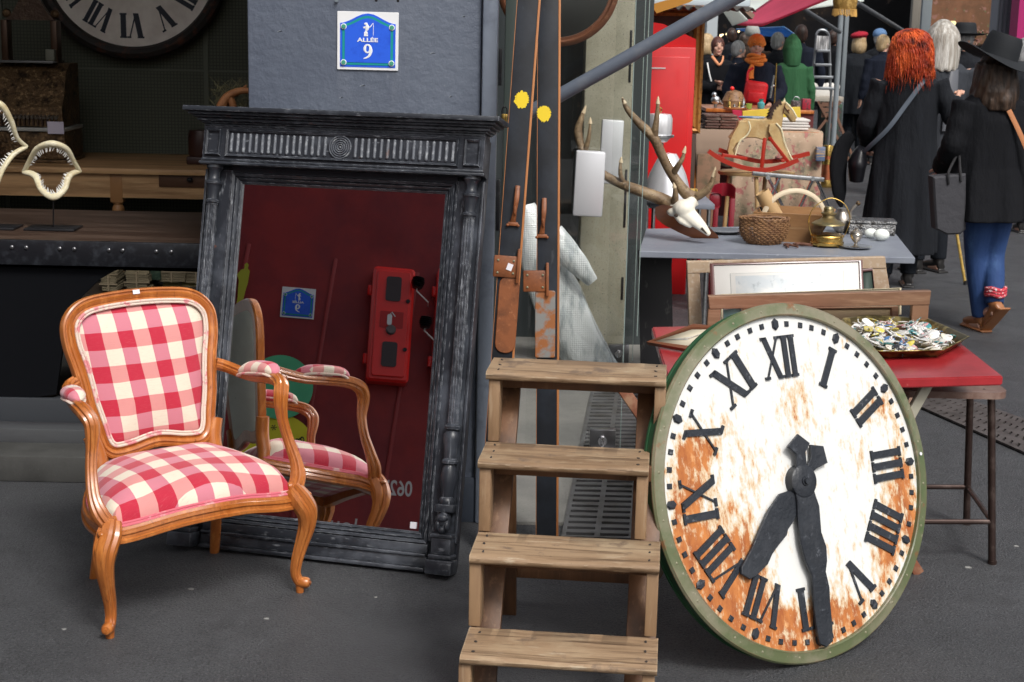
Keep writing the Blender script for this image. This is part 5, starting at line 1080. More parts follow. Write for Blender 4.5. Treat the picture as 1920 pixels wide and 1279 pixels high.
MB().lathe([(0, 0), (.036, 0), (.037, .01), (.035, .165), (.030, .166), (.029, .02), (0, .02)], seg=28).build('cylinder', mat('pale_beech', (.50, .33, .16), .5, L=[(8, (.40, .24, .11), .5, .7, (1, 1, .3))]), t); MB().bx(-.044, -.036, -.006, .006, .05, .11, .002).build('slot', M_ink, t)
# pincers
for k, (x, y, rz, lb) in enumerate(((1479, 464, .2, 'rusty pair of pincers lying nearer the wicker basket'), (1504, 462, 1.2, 'rusty pair of pincers lying open beside the brass lamp'))):
    p = stand(x, y); t = thing('pincers', lb, 'pincers', p, rz, 'pincers on the grey table')
    for s_ in (-1, 1): MB().tube([(s_*.022, -.05, .008), (s_*.018, -.02, .008), (-s_*.004, .012, .009+s_*.002), (-s_*.013, .022, .008), (-s_*.002, .04, .008)], [.0045, .005, .006, .006, .003], 8, smooth=4).build('arm', mat('rust_iron', (.11, .045, .028), .7, L=[(40, (.2, .09, .05), .5, .7)]), t)
# brass lamp
p = stand(1550, 462); s = MPX(p); t = thing('brass_lamp', 'brass and glass ship lamp with a wire carrying loop on the grey table', 'lamp', p)
MB().lathe([(0, .008), (s*30, .008), (s*31, .014), (s*31, .02), (s*29, .024), (s*29, .040), (s*31, .046), (s*30, .052), (s*27, .055), (0, .055)], seg=36).build('font', M_brass, t)
m = MB(); [m.ell((s*26*math.cos(a), s*26*math.sin(a), .005), .006, u=8, v=6) for a in (0.6, 2.2, 3.9, 5.4)]; m.build('feet', M_brass, t)
MB().lathe([(s*28, .055), (s*28.5, .085), (s*28, .098)], seg=36).build('glass', M_pane, t)
MB().lathe([(0, .098), (s*31, .098), (s*30, .104), (s*24, .112), (s*16, .120), (s*12, .128), (s*11, .140), (s*14, .144), (s*14, .150), (s*10, .154), (s*9, .165), (s*10, .168), (s*7, .178), (0, .180)], seg=36).build('cap', mat('dull_brass', (.32, .24, .11), .35, .8, L=[(20, (.15, .16, .10), .5, .7)]), t)
MB().tube([(-s*30, 0, .05), (-s*36, 0, .11), (-s*28, 0, .17), (0, 0, .215), (s*28, 0, .19), (s*40, 0, .12), (s*32, 0, .05)], .0022, 8, smooth=6).build('wire_loop', M_brass, t)
# jug with spout behind
p = stand(1577, 436); s = MPX(p); t = thing('silver_jug', 'small tarnished silver jug with curved spout and dark knob behind the brass lamp', 'jug', p)
M_slv = mat('tarnished_silver', (.42, .38, .33), .28, .9, L=[(15, (.16, .13, .10), .5, .7)])
MB().lathe([(0, 0), (s*9, 0), (s*16, .02), (s*18, .05), (s*14, .08), (s*8, .10), (s*9, .115), (0, .12)], seg=24).tube([(s*10, 0, .04), (s*16, 0, .07), (s*15, 0, .10), (s*26, 0, .135)], [.012, .008, .006, .007], 10, smooth=4).build('body', M_slv, t); MB().ell((s*28, 0, .14), .012).build('knob', mat('dark_knob', (.05, .03, .015), .4, L=[(40, (.3, .18, .05), .5, .6)]), t)
# silver egg cup on saucer
p = stand(1604, 466); s = MPX(p); t = thing('silver_salt_cup', 'lidded silver cup standing on a silver saucer at the front edge of the grey table', 'cup', p)
MB().lathe([(0, .002), (s*20, .002), (s*29, .008), (s*30, .011), (s*27, .010), (s*19, .006), (0, .006)], seg=36).build('saucer', mat('polished_silver', (.62, .61, .60), .2, 1), t)
MB().lathe([(0, .006), (s*7, .007), (s*3, .014), (s*2.5, .024), (s*7, .034), (s*11, .052), (s*11.5, .062), (s*10, .068), (s*11, .070), (s*8, .078), (s*3, .084), (s*3.5, .092), (0, .096)], seg=28).build('cup', M_slv, t)
for k, (x, y, r, lb) in enumerate(((1652, 452, 11, 'white egg lying on the grey table nearest the silver box corner'), (1632, 447, 9, 'white egg lying between the silver cup and the other egg'))):
    p = stand(x, y); s = MPX(p); t = tag(MB().ell((0, 0, s*r), (s*r*1.35, s*r, s*r), u=24, v=16).build('egg', mat('eggshell', (.74, .78, .74), .35), None, p, ang=80), lb, 'egg')
p = stand(1634, 446); p = stand(1632, 438); s = MPX(p); t = thing('silver_box', 'embossed silver casket at the right end of the grey table', 'box', p, -.12)
M_emb = mat('embossed_silver', (.30, .30, .30), .25, .9, L=[(28, (.08, .075, .07), .52, .62)], bump=(35, 1, .02))
MB().bx(-s*42, s*42, -.07, .07, 0, s*20, .004).build('box', M_emb, t); MB().bx(-s*44, s*44, -.073, .073, s*20+.001, s*26, .005).build('lid', M_emb, t)
p = stand(1356, 438); s = MPX(p); t = thing('silver_tray', 'long shallow silver tray on the grey table behind the antler shield', 'tray', p); MB().lathe([(0, .002), (s*22, .002), (s*30, .014), (s*31, .016), (s*30, .018), (s*21, .006), (0, .006)], seg=36).xf(Matrix.Diagonal((1.25, 1, 1, 1))).build('tray', mat('polished_silver', (0, 0, 0)), t)
# ================================================================ STALLS AND GOODS FURTHER BACK
def bo(px, py, Y): p = atY(px, py, Y); return p
def scr(Y): return Y/FPX*1.0
def facebox(name, label, cat, x0, y0, x1, y1, Y, dep, mt, rz=0, ground=False, bev=.004, part='body', group=None):
    a, b_ = atY(x0, y1, Y), atY(x1, y0, Y); z0 = 0 if ground else a.z
    t = thing(name, label, cat, ((a.x+b_.x)/2, Y, z0), rz, group)
    MB().bx(-(b_.x-a.x)/2, (b_.x-a.x)/2, 0, dep, 0, b_.z-z0, bev).build(part, mt, t); return t, b_.x-a.x, b_.z-z0
# small grey table with folded rule and steel lamp
Yg = 9.0
M_gt2 = mat('grey_blue_plank', (0, 0, 0))
a, b_ = atY(1215, 372, Yg), atY(1336, 372, Yg); t = thing('side_table', 'small dark grey metal legged table behind the antlers', 'table', ((a.x+b_.x)/2, Yg, 0)); w = (b_.x-a.x)/2
zt2 = atY(1336, 386, Yg-.1).z
MB().bx(-w, w, -.12, .42, zt2-.02, zt2+.01, .003).build('tabletop', M_gt2, t)
for sx in (-1, 1): MB().cyl((sx*w*.85, -.08, 0), (sx*w*.85, -.08, zt2-.02), .012, seg=10).build('leg', M_steel, t); MB().cyl((sx*w*.85, .38, 0), (sx*w*.85, .38, zt2-.02), .012, seg=10).build('leg', M_steel, t)
p = Vector((atY(1290, 350, Yg+.2).x, Yg+.15, zt2+.0115)); t = thing('folding_rule', 'yellow wooden folding rule stack lying on the small grey table', 'rule', p)
for k in range(2): MB().bx(-.10, .05, -.02, .02, k*.031, k*.031+.028, .003).build('slat', mat('boxwood', (.52, .34, .08), .4), t)
MB().bx(.035, .045, -.0215, .0215, .0, .058).build('joint', M_brass, t)
# industrial lamp
Yl = 8.9; o = Vector((atY(1240, 380, Yl).x, Yl, zt2+.0115)); t = thing('industrial_lamp', 'polished aluminium factory lamp with ribbed head and wide bell shade behind the antlers', 'lamp', o)
def lz(y): return atY(1240, y, Yl).z-o.z
s = scr(Yl)
zb = lz(378) if lz(378) > 0 else .01
M_al = mat('polished_aluminium', (.86, .86, .88), .3, .55, L=[(4, (.70, .70, .73), .45, .6, (1, 1, .3))])
MB().lathe([(0, zb+.01), (s*30, zb+.01), (s*45, zb), (s*47, zb+.01), (s*42, lz(352)), (s*34, lz(325)), (s*22, lz(300)), (s*15, lz(288)), (0, lz(286))], (s*10, 0, 0), 40).build('bell_shade', M_al, t)
MB().lathe([(0, lz(288)), (s*8, lz(287)), (s*8, lz(268)), (0, lz(267))], (-s*8, 0, 0), 20).build('neck', M_steel, t)
MB().lathe([(0, lz(268)), (s*16, lz(266)), (s*23, lz(258)), (s*25, lz(245)), (s*25, lz(222)), (s*22, lz(214)), (0, lz(212))], (-s*10, 0, 0), 48, flute=.05, fn=16).build('ribbed_head', M_al, t)
MB().lathe([(s*25.5, lz(257)), (s*27, lz(257)), (s*27, lz(253)), (s*25.5, lz(253))], (-s*10, 0, 0), 40).ell((s*16, 0, lz(255)), s*3).build('collar', M_steel, t)
MB().sweep([(-s*10+s*4*math.cos(k*PI/8), 0, lz(206)+s*4*math.sin(k*PI/8)) for k in range(16)], [(s*1, 0), (0, s*1), (-s*1, 0), (0, -s*1)]).cyl((-s*10, 0, lz(213)), (-s*10, 0, lz(209)), s*1.5).build('hanging_ring', M_brass, t)
# red cabinet
M_rc = mat('signal_red_metal', (.60, .010, .012), .3, L=[(2, (.50, .008, .010), .4, .6)], coat=.3)
a, b_ = atY(1182, 64, 9.9), atY(1305, 94, 9.9); w = b_.x-a.x
t = thing('red_cabinet', 'bright red metal cabinet with one tall door standing behind the antlers', 'cabinet', ((a.x+b_.x)/2, 9.9, 0))
MB().bx(-w/2, w/2, 0, .5, 0, b_.z+.015, .006).build('carcass', M_rc, t); MB().prism([(-w/2, 0), (w/2, 0), (w/2, .05), (0, .14), (-w/2, .17)], .03, T((0, .05, b_.z+.016))).build('cornice', M_rc, t)
MB().bx(-w/2+.03, w/2-.035, -.012, -.001, .25, b_.z-.045, .004).build('door', M_rc, t)
for zz in (b_.z-.12, b_.z-1.0): MB().bx(-.08, .02, -.016, -.0125, zz, zz+.008).build('scratch_strip', mat('pale_scratch', (.6, .5, .5), .5), t)
# big gilt picture frame behind
Ygf = 10.6; a, b_ = atY(1150, 247, Ygf), atY(1323, 10, Ygf); w, h = b_.x-a.x, b_.z-a.z
t = thing('gilt_picture', 'tall gilt picture frame with a dark brown canvas, standing behind the red cabinet', 'picture frame', ((a.x+b_.x)/2, Ygf, a.z)); m = MB()
pf_ = [(0, 0), (0, .02), (.02, .035), (.04, .02), (.055, .03), (.075, .012), (.075, 0)]
P = [(-w/2+.075, 0, .075), (w/2-.075, 0, .075), (w/2-.075, 0, h-.075), (-w/2+.075, 0, h-.075)]
for k in range(4): rail(P[k], P[(k+1) % 4], 1, 1, pf_, MB()) if 0 else None
m = MB(); rail(P[0], P[1], 1, 1, pf_, m); rail(P[1], P[2], 1, 1, pf_, m); rail(P[2], P[3], 1, 1, pf_, m); rail(P[3], P[0], 1, 1, pf_, m); m.build('frame', mat('ochre_gilt', (.44, .20, .05), .4, .3, L=[(40, (.16, .06, .02), .5, .7)], bump=(40, .5)), t)
MB().bx(-w/2+.07, w/2-.07, .004, .012, .07, h-.07).build('canvas', mat('brown_canvas', (.075, .04, .03), .6, L=[(3, (.12, .07, .05), .45, .65)]), t)
MB().bx(w/2-.105, w/2-.078, -.012, 0, .08, h-.08).build('carved_slip', mat('carved_slip', (.10, .055, .03), .5, L=[(40, (.25, .14, .07), .5, .6)], bump=(50, 1, .01)), t)
t = thing('frame_easel', 'dark crate carrying the tall gilt picture frame', 'crate', ((a.x+b_.x)/2, Ygf+.05, 0)); MB().bx(-w/2, w/2-.03, -.1, .35, 0, a.z-.002, .005).build('crate', mat('dark_crate', (.06, .035, .025), .7), t)
# stall roof above the cabinet
t = thing('stall_roof', 'corrugated stall roof edge with a white gutter above the red cabinet', 'roof', (atY(1250, 20, 10.5).x, 10.5, atY(1250, 24, 10.5).z))
rs = []; m = MB()
m.grid(lambda u, v: Vector((-.75+1.3*u, -.3+2.6*v, .03+.10*v+.012*math.sin(u*130))), 160, 4); m.build('sheet', mat('corrugated_dark', (.13, .12, .11), .5, .3), t, mods=[('SOLIDIFY', dict(thickness=.006))])
MB().bx(-.75, .50, -.36, -.30, .045, .10, .008).build('gutter', mat('pale_gutter', (.50, .58, .62), .4), t)
MB().bx(-.72, -.66, -.25, -.19, -2.0, .02).build('post', mat('white_post', (.6, .62, .63), .4), t)
tag(MB().prism([(-.10, -.05), (.10, .02), (.16, .07), (-.04, .03), (-.14, 0)], .03, T(atY(1262, 10, 9.6))).build('hanging_star', mat('amber_wood', (.45, .2, .03), .4), None), 'amber wooden ornament hanging under the roof above the red cabinet', 'ornament')
# red moulded chair
Yc = 9.3; o = atZ(1362, 470, 0); o = Vector((atY(1358, 400, Yc).x, Yc, 0)); t = thing('red_chair', 'dark red metal chair with a curved band backrest beside the small grey table', 'chair', o)
def lc(x, y, dy=0): return atY(x, y, Yc+dy)-o
M_rch = mat('cherry_metal', (.20, .010, .02), .28, coat=.4)
P = catmull([lc(1336, 368, -.02), lc(1332, 380, -.06), lc(1338, 390, -.1)][:1]+[lc(1345, 360, .12), lc(1362, 357, .12), lc(1376, 362, .02), lc(1372, 366, -.05)], 6)
m = MB(); rs = []
bp0 = [lc(1333, 374, .0), lc(1337, 362, .12), lc(1350, 357, .19), lc(1368, 358, .16), lc(1377, 366, .03)]
for p in catmull(bp0, 6): rs.append([p+Vector((0, 0, .045)), p+Vector((.006, -.004, .045)), p+Vector((.006, -.004, -.035)), p+Vector((0, 0, -.035))])
m.rings(rs); m.box(lc(1341, 376, -.06), (.07, .012, .09), bev=.02); m.build('backrest', M_rch, t)
for x, dy in ((1370, 0), (1340, .34)): p = lc(x, 372, dy); MB().bar((p.x, p.y, 0), (p.x+.012, p.y, p.z), .04, .03, bev=.004).build('post', M_rch, t)
MB().box((lc(1352, 430).x, .16, .44), (.36, .36, .02), bev=.01).build('seat', M_rch, t)
for x in (-.15, .15):
    MB().cyl((x, .3, .0), (x*.9, .3, .43), .012, seg=8).cyl((x, .02, 0), (x*.9, .02, .43), .012, seg=8).build('leg', M_rch, t)
# folding round stool with rocking horse
Yh = 10.0; M_pal = mat('pale_turned_wood', (.42, .28, .13), .45, L=[(9, (.32, .19, .08), .5, .7)])
zs = atY(1418, 322, Yh).z; o = Vector((atY(1418, 322, Yh).x, Yh, 0)); t = thing('round_stand', 'round pale wooden folding stand carrying the rocking horse', 'table', o)
s = scr(Yh); MB().lathe([(0, zs-.02), (s*70, zs-.02), (s*72, zs-.01), (s*72, zs+.002), (s*68, zs+.006), (0, zs+.006)], seg=48).xf(Matrix.Diagonal((1, .62, 1, 1))).build('top', M_pal, t)
for a0, a1 in (((-s*50, .0), (-s*60, 0)), ((-s*5, -.12), (s*10, -.2)), ((s*22, .1), (s*15, .1)), ((s*40, 0), (s*60, 0))): MB().cyl((a0[0], a0[1], zs-.02), (a1[0], a1[1], 0), .014, seg=10).build('leg', M_pal, t)
Yh2 = 9.55; t = thing('folding_trestle', 'folding aluminium trestle frame in front of the round stand', 'trestle', (atY(1480, 330, Yh2).x, Yh2, 0)); o2 = t.location
def lh(x, y, dy=0): return atY(x, y, Yh2+dy)-o2
MB().bar(lh(1410, 325), lh(1545, 337), .03, .025, bev=.003).build('top_bar', M_steel, t)
for p0, p1 in (((1440, 332), (1475, 400)), ((1462, 332), (1432, 400)), ((1525, 334), (1500, 392)), ((1530, 334), (1556, 392))):
    q0, q1 = lh(*p0), lh(*p1); q1 = q0+(q1-q0)*(q0.z/(q0.z-q1.z)); q1.y += .1; MB().cyl(q0, q1, .010, seg=8).build('leg', M_chrome, t)
MB().cyl(lh(1440, 333, -.02), lh(1440, 333, .03), .014, seg=10).cyl(lh(1524, 335, -.02), lh(1524, 335, .03), .014, seg=10).build('pivot', M_steel, t)
# horse: cut-out plywood body, layered legs and rockers
Yq = Yh-.02; o = Vector((atY(1425, 318, Yq).x, Yq, zs+.006)); t = thing('rocking_horse', 'old wooden rocking horse with cream painted body on long red rockers, on the round stand', 'rocking horse', o)
def lq(x, y): p = atY(x, y, Yq)-o; return (p.x, p.z)
M_hb = mat('cream_plywood', (.52, .37, .17), .45, L=[(8, (.36, .22, .09), .45, .65), (40, (.50, .38, .20), .5, .7)]); M_hl = mat('pale_edge', (.72, .66, .44), .4); M_hr = mat('rocker_red', (.36, .025, .012), .35)
body = [(1366, 258), (1380, 240), (1384, 228), (1400, 222), (1430, 224), (1442, 218), (1448, 203), (1456, 194), (1470, 190), (1480, 196), (1492, 219), (1490, 228), (1483, 229), (1474, 216), (1468, 212), (1466, 226), (1464, 240), (1458, 256), (1445, 265), (1430, 262), (1415, 258), (1400, 258), (1388, 262), (1376, 266)]
def horse(P, th, y, nm, mt, bev=.003): return MB().prism([lq(*p) for p in P][::-1], th, T((0, y, 0)), bev=bev).build(nm, mt, t)
horse(body, .07, .035, 'body', M_hb, .006)
hind = [(1384, 226), (1398, 226), (1402, 242), (1392, 258), (1378, 268), (1371, 280), (1374, 290), (1364, 291), (1362, 280), (1366, 262), (1374, 246), (1380, 236)]
fore = [(1440, 232), (1452, 230), (1460, 240), (1464, 262), (1472, 285), (1482, 300), (1472, 302), (1464, 290), (1454, 272), (1444, 258), (1438, 245)]
for y0, dx in ((-.036, 0), (.065, 8)):
    horse([(x+dx, y) for x, y in hind], .028, y0, 'hind_leg', M_hb); horse([(x+dx*.7, y) for x, y in fore], .028, y0, 'front_leg', M_hb)
m = MB()
for P in ([(1400, 226), (1404, 238), (1398, 252), (1386, 262), (1380, 274), (1376, 290)], [(1452, 230), (1462, 242), (1467, 264), (1476, 286), (1484, 301)], [(1470, 191), (1482, 204), (1491, 220)]):
    m.tube([(lq(*p)[0], -.066, lq(*p)[1]) for p in P], .0055, 6, smooth=3)
m.build('painted_edge', M_hl, t)
m = MB()
for k, (x, y) in enumerate([(1447, 205), (1451, 200), (1455, 195), (1461, 191), (1445, 211), (1443, 217)]): q = lq(x, y); m.prism([(q[0]-.02, q[1]-.012), (q[0]+.012, q[1]-.016), (q[0]+.004, q[1]+.014)], .075+.001*k, T((0, .038, 0)))
m.build('mane', mat('dark_mane', (.04, .02, .015), .8), t)
m = MB(); q = lq(1477, 206); m.tube([(lq(1469, 200)[0], -.04, lq(1469, 200)[1]), (lq(1478, 212)[0], -.04, lq(1478, 212)[1])], .003, 6).tube([(lq(1471, 192)[0], -.04, lq(1471, 192)[1]), (lq(1466, 212)[0], -.04, lq(1466, 212)[1])], .003, 6).ell((q[0], -.037, q[1]), (.006, .003, .006)); m.build('bridle_and_eye', mat('brown_strap', (.12, .04, .02), .5), t)
q = lq(1470, 190); MB().prism([(q[0]-.006, q[1]-.005), (q[0]+.012, q[1]-.004), (q[0]+.004, q[1]+.022)], .02, T((0, .02, 0))).build('ear', M_hl, t)
for y0, P in ((-.12, [(1324, 284), (1345, 298), (1370, 309), (1400, 317), (1430, 319), (1462, 312), (1490, 300)]), (.12, [(1352, 287), (1375, 295), (1400, 303), (1430, 309), (1460, 308), (1495, 301), (1524, 294)])):
    Pc = [Vector((lq(*p)[0], y0, lq(*p)[1]+.012)) for p in catmull([(x, y, 0) for x, y in P], 4) for p in [(p.x, p.y)]]
    MB().tube(Pc, 1, up=(0, 1, 0), prof=[(.014, .012), (-.014, .012), (-.014, -.012), (.014, -.012)]).build('rocker', M_hr, t)
for P in (((1364, 291, 0), (1330, 291, 0)),): pass
for x in (1350, 1462): q = lq(x, 300 if x == 1350 else 305); MB().bx(q[0]-.012, q[0]+.012, -.12, .12, q[1]+.012, q[1]+.030, .003).build('crossbar', M_hr, t)
for p0, p1 in (((1432, 258), (1424, 316)), ((1440, 256), (1476, 308)), ((1398, 296), (1350, 291))): 
    a, b_ = lq(*p0), lq(*p1); MB().bar((a[0], -.05, a[1]), (b_[0], -.09, b_[1]+.01), .022, .02, bev=.002).build('strut', M_hr, t)
# tapestry table
Yt2 = 12.6; a, b_ = atY(1302, 246, Yt2), atY(1536, 246, Yt2); zt = atY(1440, 246, Yt2).z
t = thing('market_table', 'long stall table under a floral tapestry cloth, piled with linens and trinkets', 'table', ((a.x+b_.x)/2, Yt2, 0)); w = (b_.x-a.x)/2; XM = t.location.x
MB().bx(-w, w, 0, .9, zt-.03, zt, .004).build('tabletop', M_wood, t)
for sx in (-1, 1):
    for yy in (.05, .85): MB().bar((sx*w*.93, yy, 0), (sx*w*.93, yy, zt-.03), .05, .05).build('leg', M_wood, t)
M_tap = mat('floral_tapestry', (.42, .30, .21), .9, L=[(9, (.25, .22, .14), .50, .60), (14, (.36, .13, .12), .56, .62), (20, (.16, .13, .10), .60, .64), (30, (.52, .40, .30), .6, .66)], bump=(200, .4))
def drape(par, x0, x1, ztop, drop, name, mt, amp=.02, y0=-.012, dep=.5, par_y=0):
    m = MB(); L_ = [(dep, ztop+.004), (.25, ztop+.004), (.02, ztop+.005), (y0, ztop-.01), (y0-.01, ztop-.1), (y0-.02, ztop-drop*.5), (y0-.03, ztop-drop)]
    m.grid(lambda u, v: Vector((x0+(x1-x0)*u, L_[min(6, int(v*6+.001))][0]-amp*max(0, v*6-3)/3*(.5+.5*math.sin(u*(x1-x0)*38+2*math.sin(u*7))), L_[min(6, int(v*6+.001))][1]-.012*math.sin(u*9)*max(0, v*6-5))), 60, 7)
    return m.build(name, mt, par, mods=[('SOLIDIFY', dict(thickness=.004))], ang=60)
c = tag(drape(None, 0, atY(1540, 300, Yt2).x-atY(1372, 300, Yt2).x, zt, zt-.03, 'tapestry_cloth', M_tap), 'floral tapestry cloth hanging over the front of the stall table', 'tablecloth'); c.location = (atY(1372, 300, Yt2).x, Yt2, 0)
c = tag(drape(None, 0, atY(1374, 300, Yt2).x-atY(1302, 300, Yt2).x, zt, .28, 'beige_cloth', mat('beige_felt', (.27, .19, .14), .9), .006), 'plain beige cloth covering the left end of the stall table', 'tablecloth'); c.location = (atY(1302, 300, Yt2).x, Yt2-.02, 0)
def onT(x, y): p = atY(x, y, Yt2+.3); return Vector((p.x, Yt2+.25, zt+.011))
facebox('tan_panel', 'tan upholstered screen leaning against the stall table below the beige cloth', 'screen', 1303, 290, 1352, 405, Yt2-.45, .05, mat('tan_screen', (.25, .14, .085), .7, L=[(7, (.12, .09, .05), .5, .62)]), ground=True)
for k, (x0, x1, n, mm, lb) in enumerate(((1322, 1352, 5, mat('dark_fold', (.10, .05, .04), .8, L=[(30, (.3, .25, .2), .55, .62, (.2, 1, 4))]), 'pile of folded dark brown textiles on the beige cloth'), (1350, 1386, 5, mat('brown_fold', (.13, .055, .04), .8, L=[(30, (.35, .28, .22), .55, .62, (.2, 1, 4))]), 'pile of folded red brown textiles next to the yellow flag'), (1462, 1520, 4, mat('white_linen', (.66, .62, .58), .8), 'pile of folded white linens on the tapestry cloth'))):
    a, b_ = atY(x0, 240, Yt2), atY(x1, 240, Yt2); t = thing('textile_pile', lb, 'textiles', ((a.x+b_.x)/2, Yt2+.02, zt+.012)); w = (b_.x-a.x)/2; m = MB()
    for i in range(n): m.bx(-w+.01*(i % 2), w-.012*((i+1) % 2), .0, .3, i*.022, i*.022+.019, .008)
    m.build('folds', mm, t)
Yf_ = Yt2+.42; t = thing('yellow_flag', 'yellow and red cloth spread over the goods behind the rocking horse', 'cloth', (atY(1440, 225, Yf_).x, Yf_, 0)); o = t.location
def fl(x, y): p = atY(x, y, Yf_)-o; return (p.x, p.z)
M_yf = mat('chrome_yellow_cloth', (.66, .48, .06), .8, L=[(6, (.55, .38, .05), .5, .7), (9, (.25, .28, .12), .66, .70)])
def cloth(P, nm, mt, par, y0=0): return MB().prism([fl(*p) for p in P], .012, T((0, y0, 0)), bev=.003).build(nm, mt, par)
cloth([(1392, 208), (1440, 204), (1500, 200), (1502, 238), (1470, 240), (1440, 234), (1392, 228)], 'yellow_part', M_yf, t); cloth([(1372, 206), (1391, 207), (1391, 227), (1376, 224)], 'red_part', mat('crimson_cloth', (.45, .02, .06), .8), t)
p = atY(1410, 222, Yt2+.1); t = tag(MB().lathe([(0, -.004), (.10, 0), (.115, .012), (.10, .016), (0, .012)], seg=32).xf(Matrix.Diagonal((1, .5, 1, 1))).build('blue_dish', mat('cobalt_dish', (.10, .22, .42), .25, L=[(12, (.5, .6, .7), .5, .6)]), None, p), 'blue and white oval dish at the horse\'s back on the stall table', 'dish')
# goods along the back edge
Yb2 = 13.4; zb2 = atY(1420, 205, Yb2).z
t = thing('back_table', 'second stall table behind, loaded with silver, glass and baskets', 'table', (atY(1425, 205, Yb2).x, Yb2, 0)); w = (atY(1525, 205, Yb2).x-atY(1322, 205, Yb2).x)/2
MB().bx(-w, w, -.02, .7, zb2-.03, zb2, .004).build('tabletop', M_wood, t); MB().bx(-w, w, .0, .02, .1, zb2-.031).build('cloth', mat('dark_red_cloth', (.12, .03, .03), .9), t)
def gd(name, label, cat, x, fn, mt, y=0, part='body'):
    t = thing(name, label, cat, (atY(x, 205, Yb2).x, Yb2+.1+y, zb2+.001)); fn(t); return t
s = scr(Yb2)
gd('wicker_hamper', 'round brown hamper with silver things on the back stall table', 'basket', 1378, lambda t: [MB().lathe([(0, 0), (s*18, 0), (s*22, s*14), (s*20, s*18), (s*14, s*30), (0, s*34)], seg=28).build('basket', M_wick, t), MB().ell((-s*4, 0, s*36), s*4).build('red_knob', M_fr, t)], M_wick)
gd('silver_cruet', 'silver cruet stand with small bottles on the back stall table', 'cruet', 1380, lambda t: [MB().lathe([(0, 0), (s*22, 0), (s*24, s*3), (s*21, s*4), (0, s*4)], seg=28).build('tray', M_chrome, t)]+[MB().lathe([(0, s*4), (s*3, s*4), (s*3, s*12), (s*1.3, s*15), (s*1.3, s*20), (0, s*21)], (dx*s, 0, 0), 12).build('bottle', mm, t) for dx, mm in ((-12, M_brass), (-3, M_chrome), (6, M_brass), (14, M_steel))], M_chrome, y=-.08)
gd('silver_bird', 'grey silver bird ornament at the left end of the back stall table', 'ornament', 1344, lambda t: MB().ell((0, 0, s*14), (s*9, s*6, s*8)).ell((-s*3, 0, s*24), s*5).tube([(s*4, 0, s*14), (s*16, 0, s*6)], [s*4, s*1.5], 8).cyl((0, 0, 0), (0, 0, s*8), s*3).build('bird', M_steel, t, ang=60), M_steel)
gd('teal_vase', 'teal glass vase on the back stall table', 'vase', 1430, lambda t: MB().lathe([(0, 0), (s*6, 0), (s*7, s*4), (s*7, s*10), (s*3.5, s*13), (s*3.5, s*15), (s*6, s*18), (0, s*18)], seg=20).build('vase', mat('teal_glass', (.08, .30, .32), .1), t), M_steel)
gd('brass_trumpet', 'tall gold instrument stand beside the green hooded coat', 'instrument', 1455, lambda t: [MB().cyl((0, 0, 0), (0, 0, s*84), s*1.5, seg=10).lathe([(s*2, s*2), (s*6, 0), (0, 0)], seg=16).build('tube', M_brass, t), MB().cyl((-s*8, 0, s*20), (-s*3, 0, s*62), s*1.8, seg=10).cyl((-s*8, 0, s*40), (0, 0, s*44), s*1.2).build('slide', M_chrome, t)], M_brass)
gd('green_cup', 'small yellow green glass cup on the back stall table', 'cup', 1404, lambda t: MB().lathe([(0, 0), (s*5, 0), (s*6, s*10), (s*5, s*10), (0, s*2)], seg=18).build('cup', mat('lime_glass', (.25, .33, .06), .1), t), M_steel, y=-.1)
gd('red_tin', 'dark red patterned tin box at the right end of the back stall table', 'tin', 1514, lambda t: MB().bx(-s*8, s*8, -.05, .05, 0, s*20, .004).build('tin', mat('red_tin', (.30, .02, .04), .4, L=[(60, (.05, .04, .05), .5, .6)]), t), M_steel)
gd('jar_basket', 'dark wire basket of bottles near the right end of the back stall table', 'basket', 1496, lambda t: [MB().bx(-s*8, s*8, -.05, .05, 0, s*16, .003).build('crate', mat('dark_wire', (.05, .04, .04), .5, L=[(50, (.3, .25, .25), .55, .6)]), t), MB().tube([(-s*6, 0, s*16), (-s*3, 0, s*23), (s*4, 0, s*22), (s*6, 0, s*16)], s*.8, 8, smooth=4).build('handle', M_chrome, t)], M_steel)
# copper jug on the ground
p = atZ(1549, 350, 0); s = scr(p.y); t = thing('copper_jug', 'tall copper and brass jug with a loop handle, right of the tapestry table', 'jug', p)
M_cop = mat('old_copper', (.42, .13, .06), .3, .9, L=[(12, (.25, .09, .045), .5, .7)])
MB().lathe([(0, s*14), (s*18, s*14), (s*13, s*44), (s*10, s*58), (0, s*58)], seg=32).build('copper_body', M_cop, t)
MB().lathe([(0, 0), (s*20, 0), (s*20.5, s*3), (s*18.5, s*14), (0, s*14)], seg=32).build('brass_foot', M_brass, t); MB().lathe([(s*13.4, s*42), (s*14.2, s*42), (s*13.4, s*52), (s*12, s*52)], seg=32).build('brass_band', M_brass, t); MB().lathe([(0, s*58.1), (s*10.5, s*58), (s*9.5, s*76), (s*9, s*77), (0, s*70)], seg=28).build('brass_neck', M_brass, t)
MB().tube([(s*13, 0, s*34), (s*20, 0, s*36), (s*26, 0, s*44), (s*22, 0, s*54), (s*12, 0, s*54)], s*1.8, 10, smooth=5).build('handle', M_cop, t)
p = atZ(1535, 330, 0); t, w, h = facebox('striped_box', 'small blue and orange striped box hanging at the corner of the tapestry table', 'box', 1530, 276, 1548, 302, 12.5, .06, mat('striped_tin', (.10, .16, .28), .5, L=[(20, (.55, .35, .15), .5, .55, (.1, 1, 3))]))
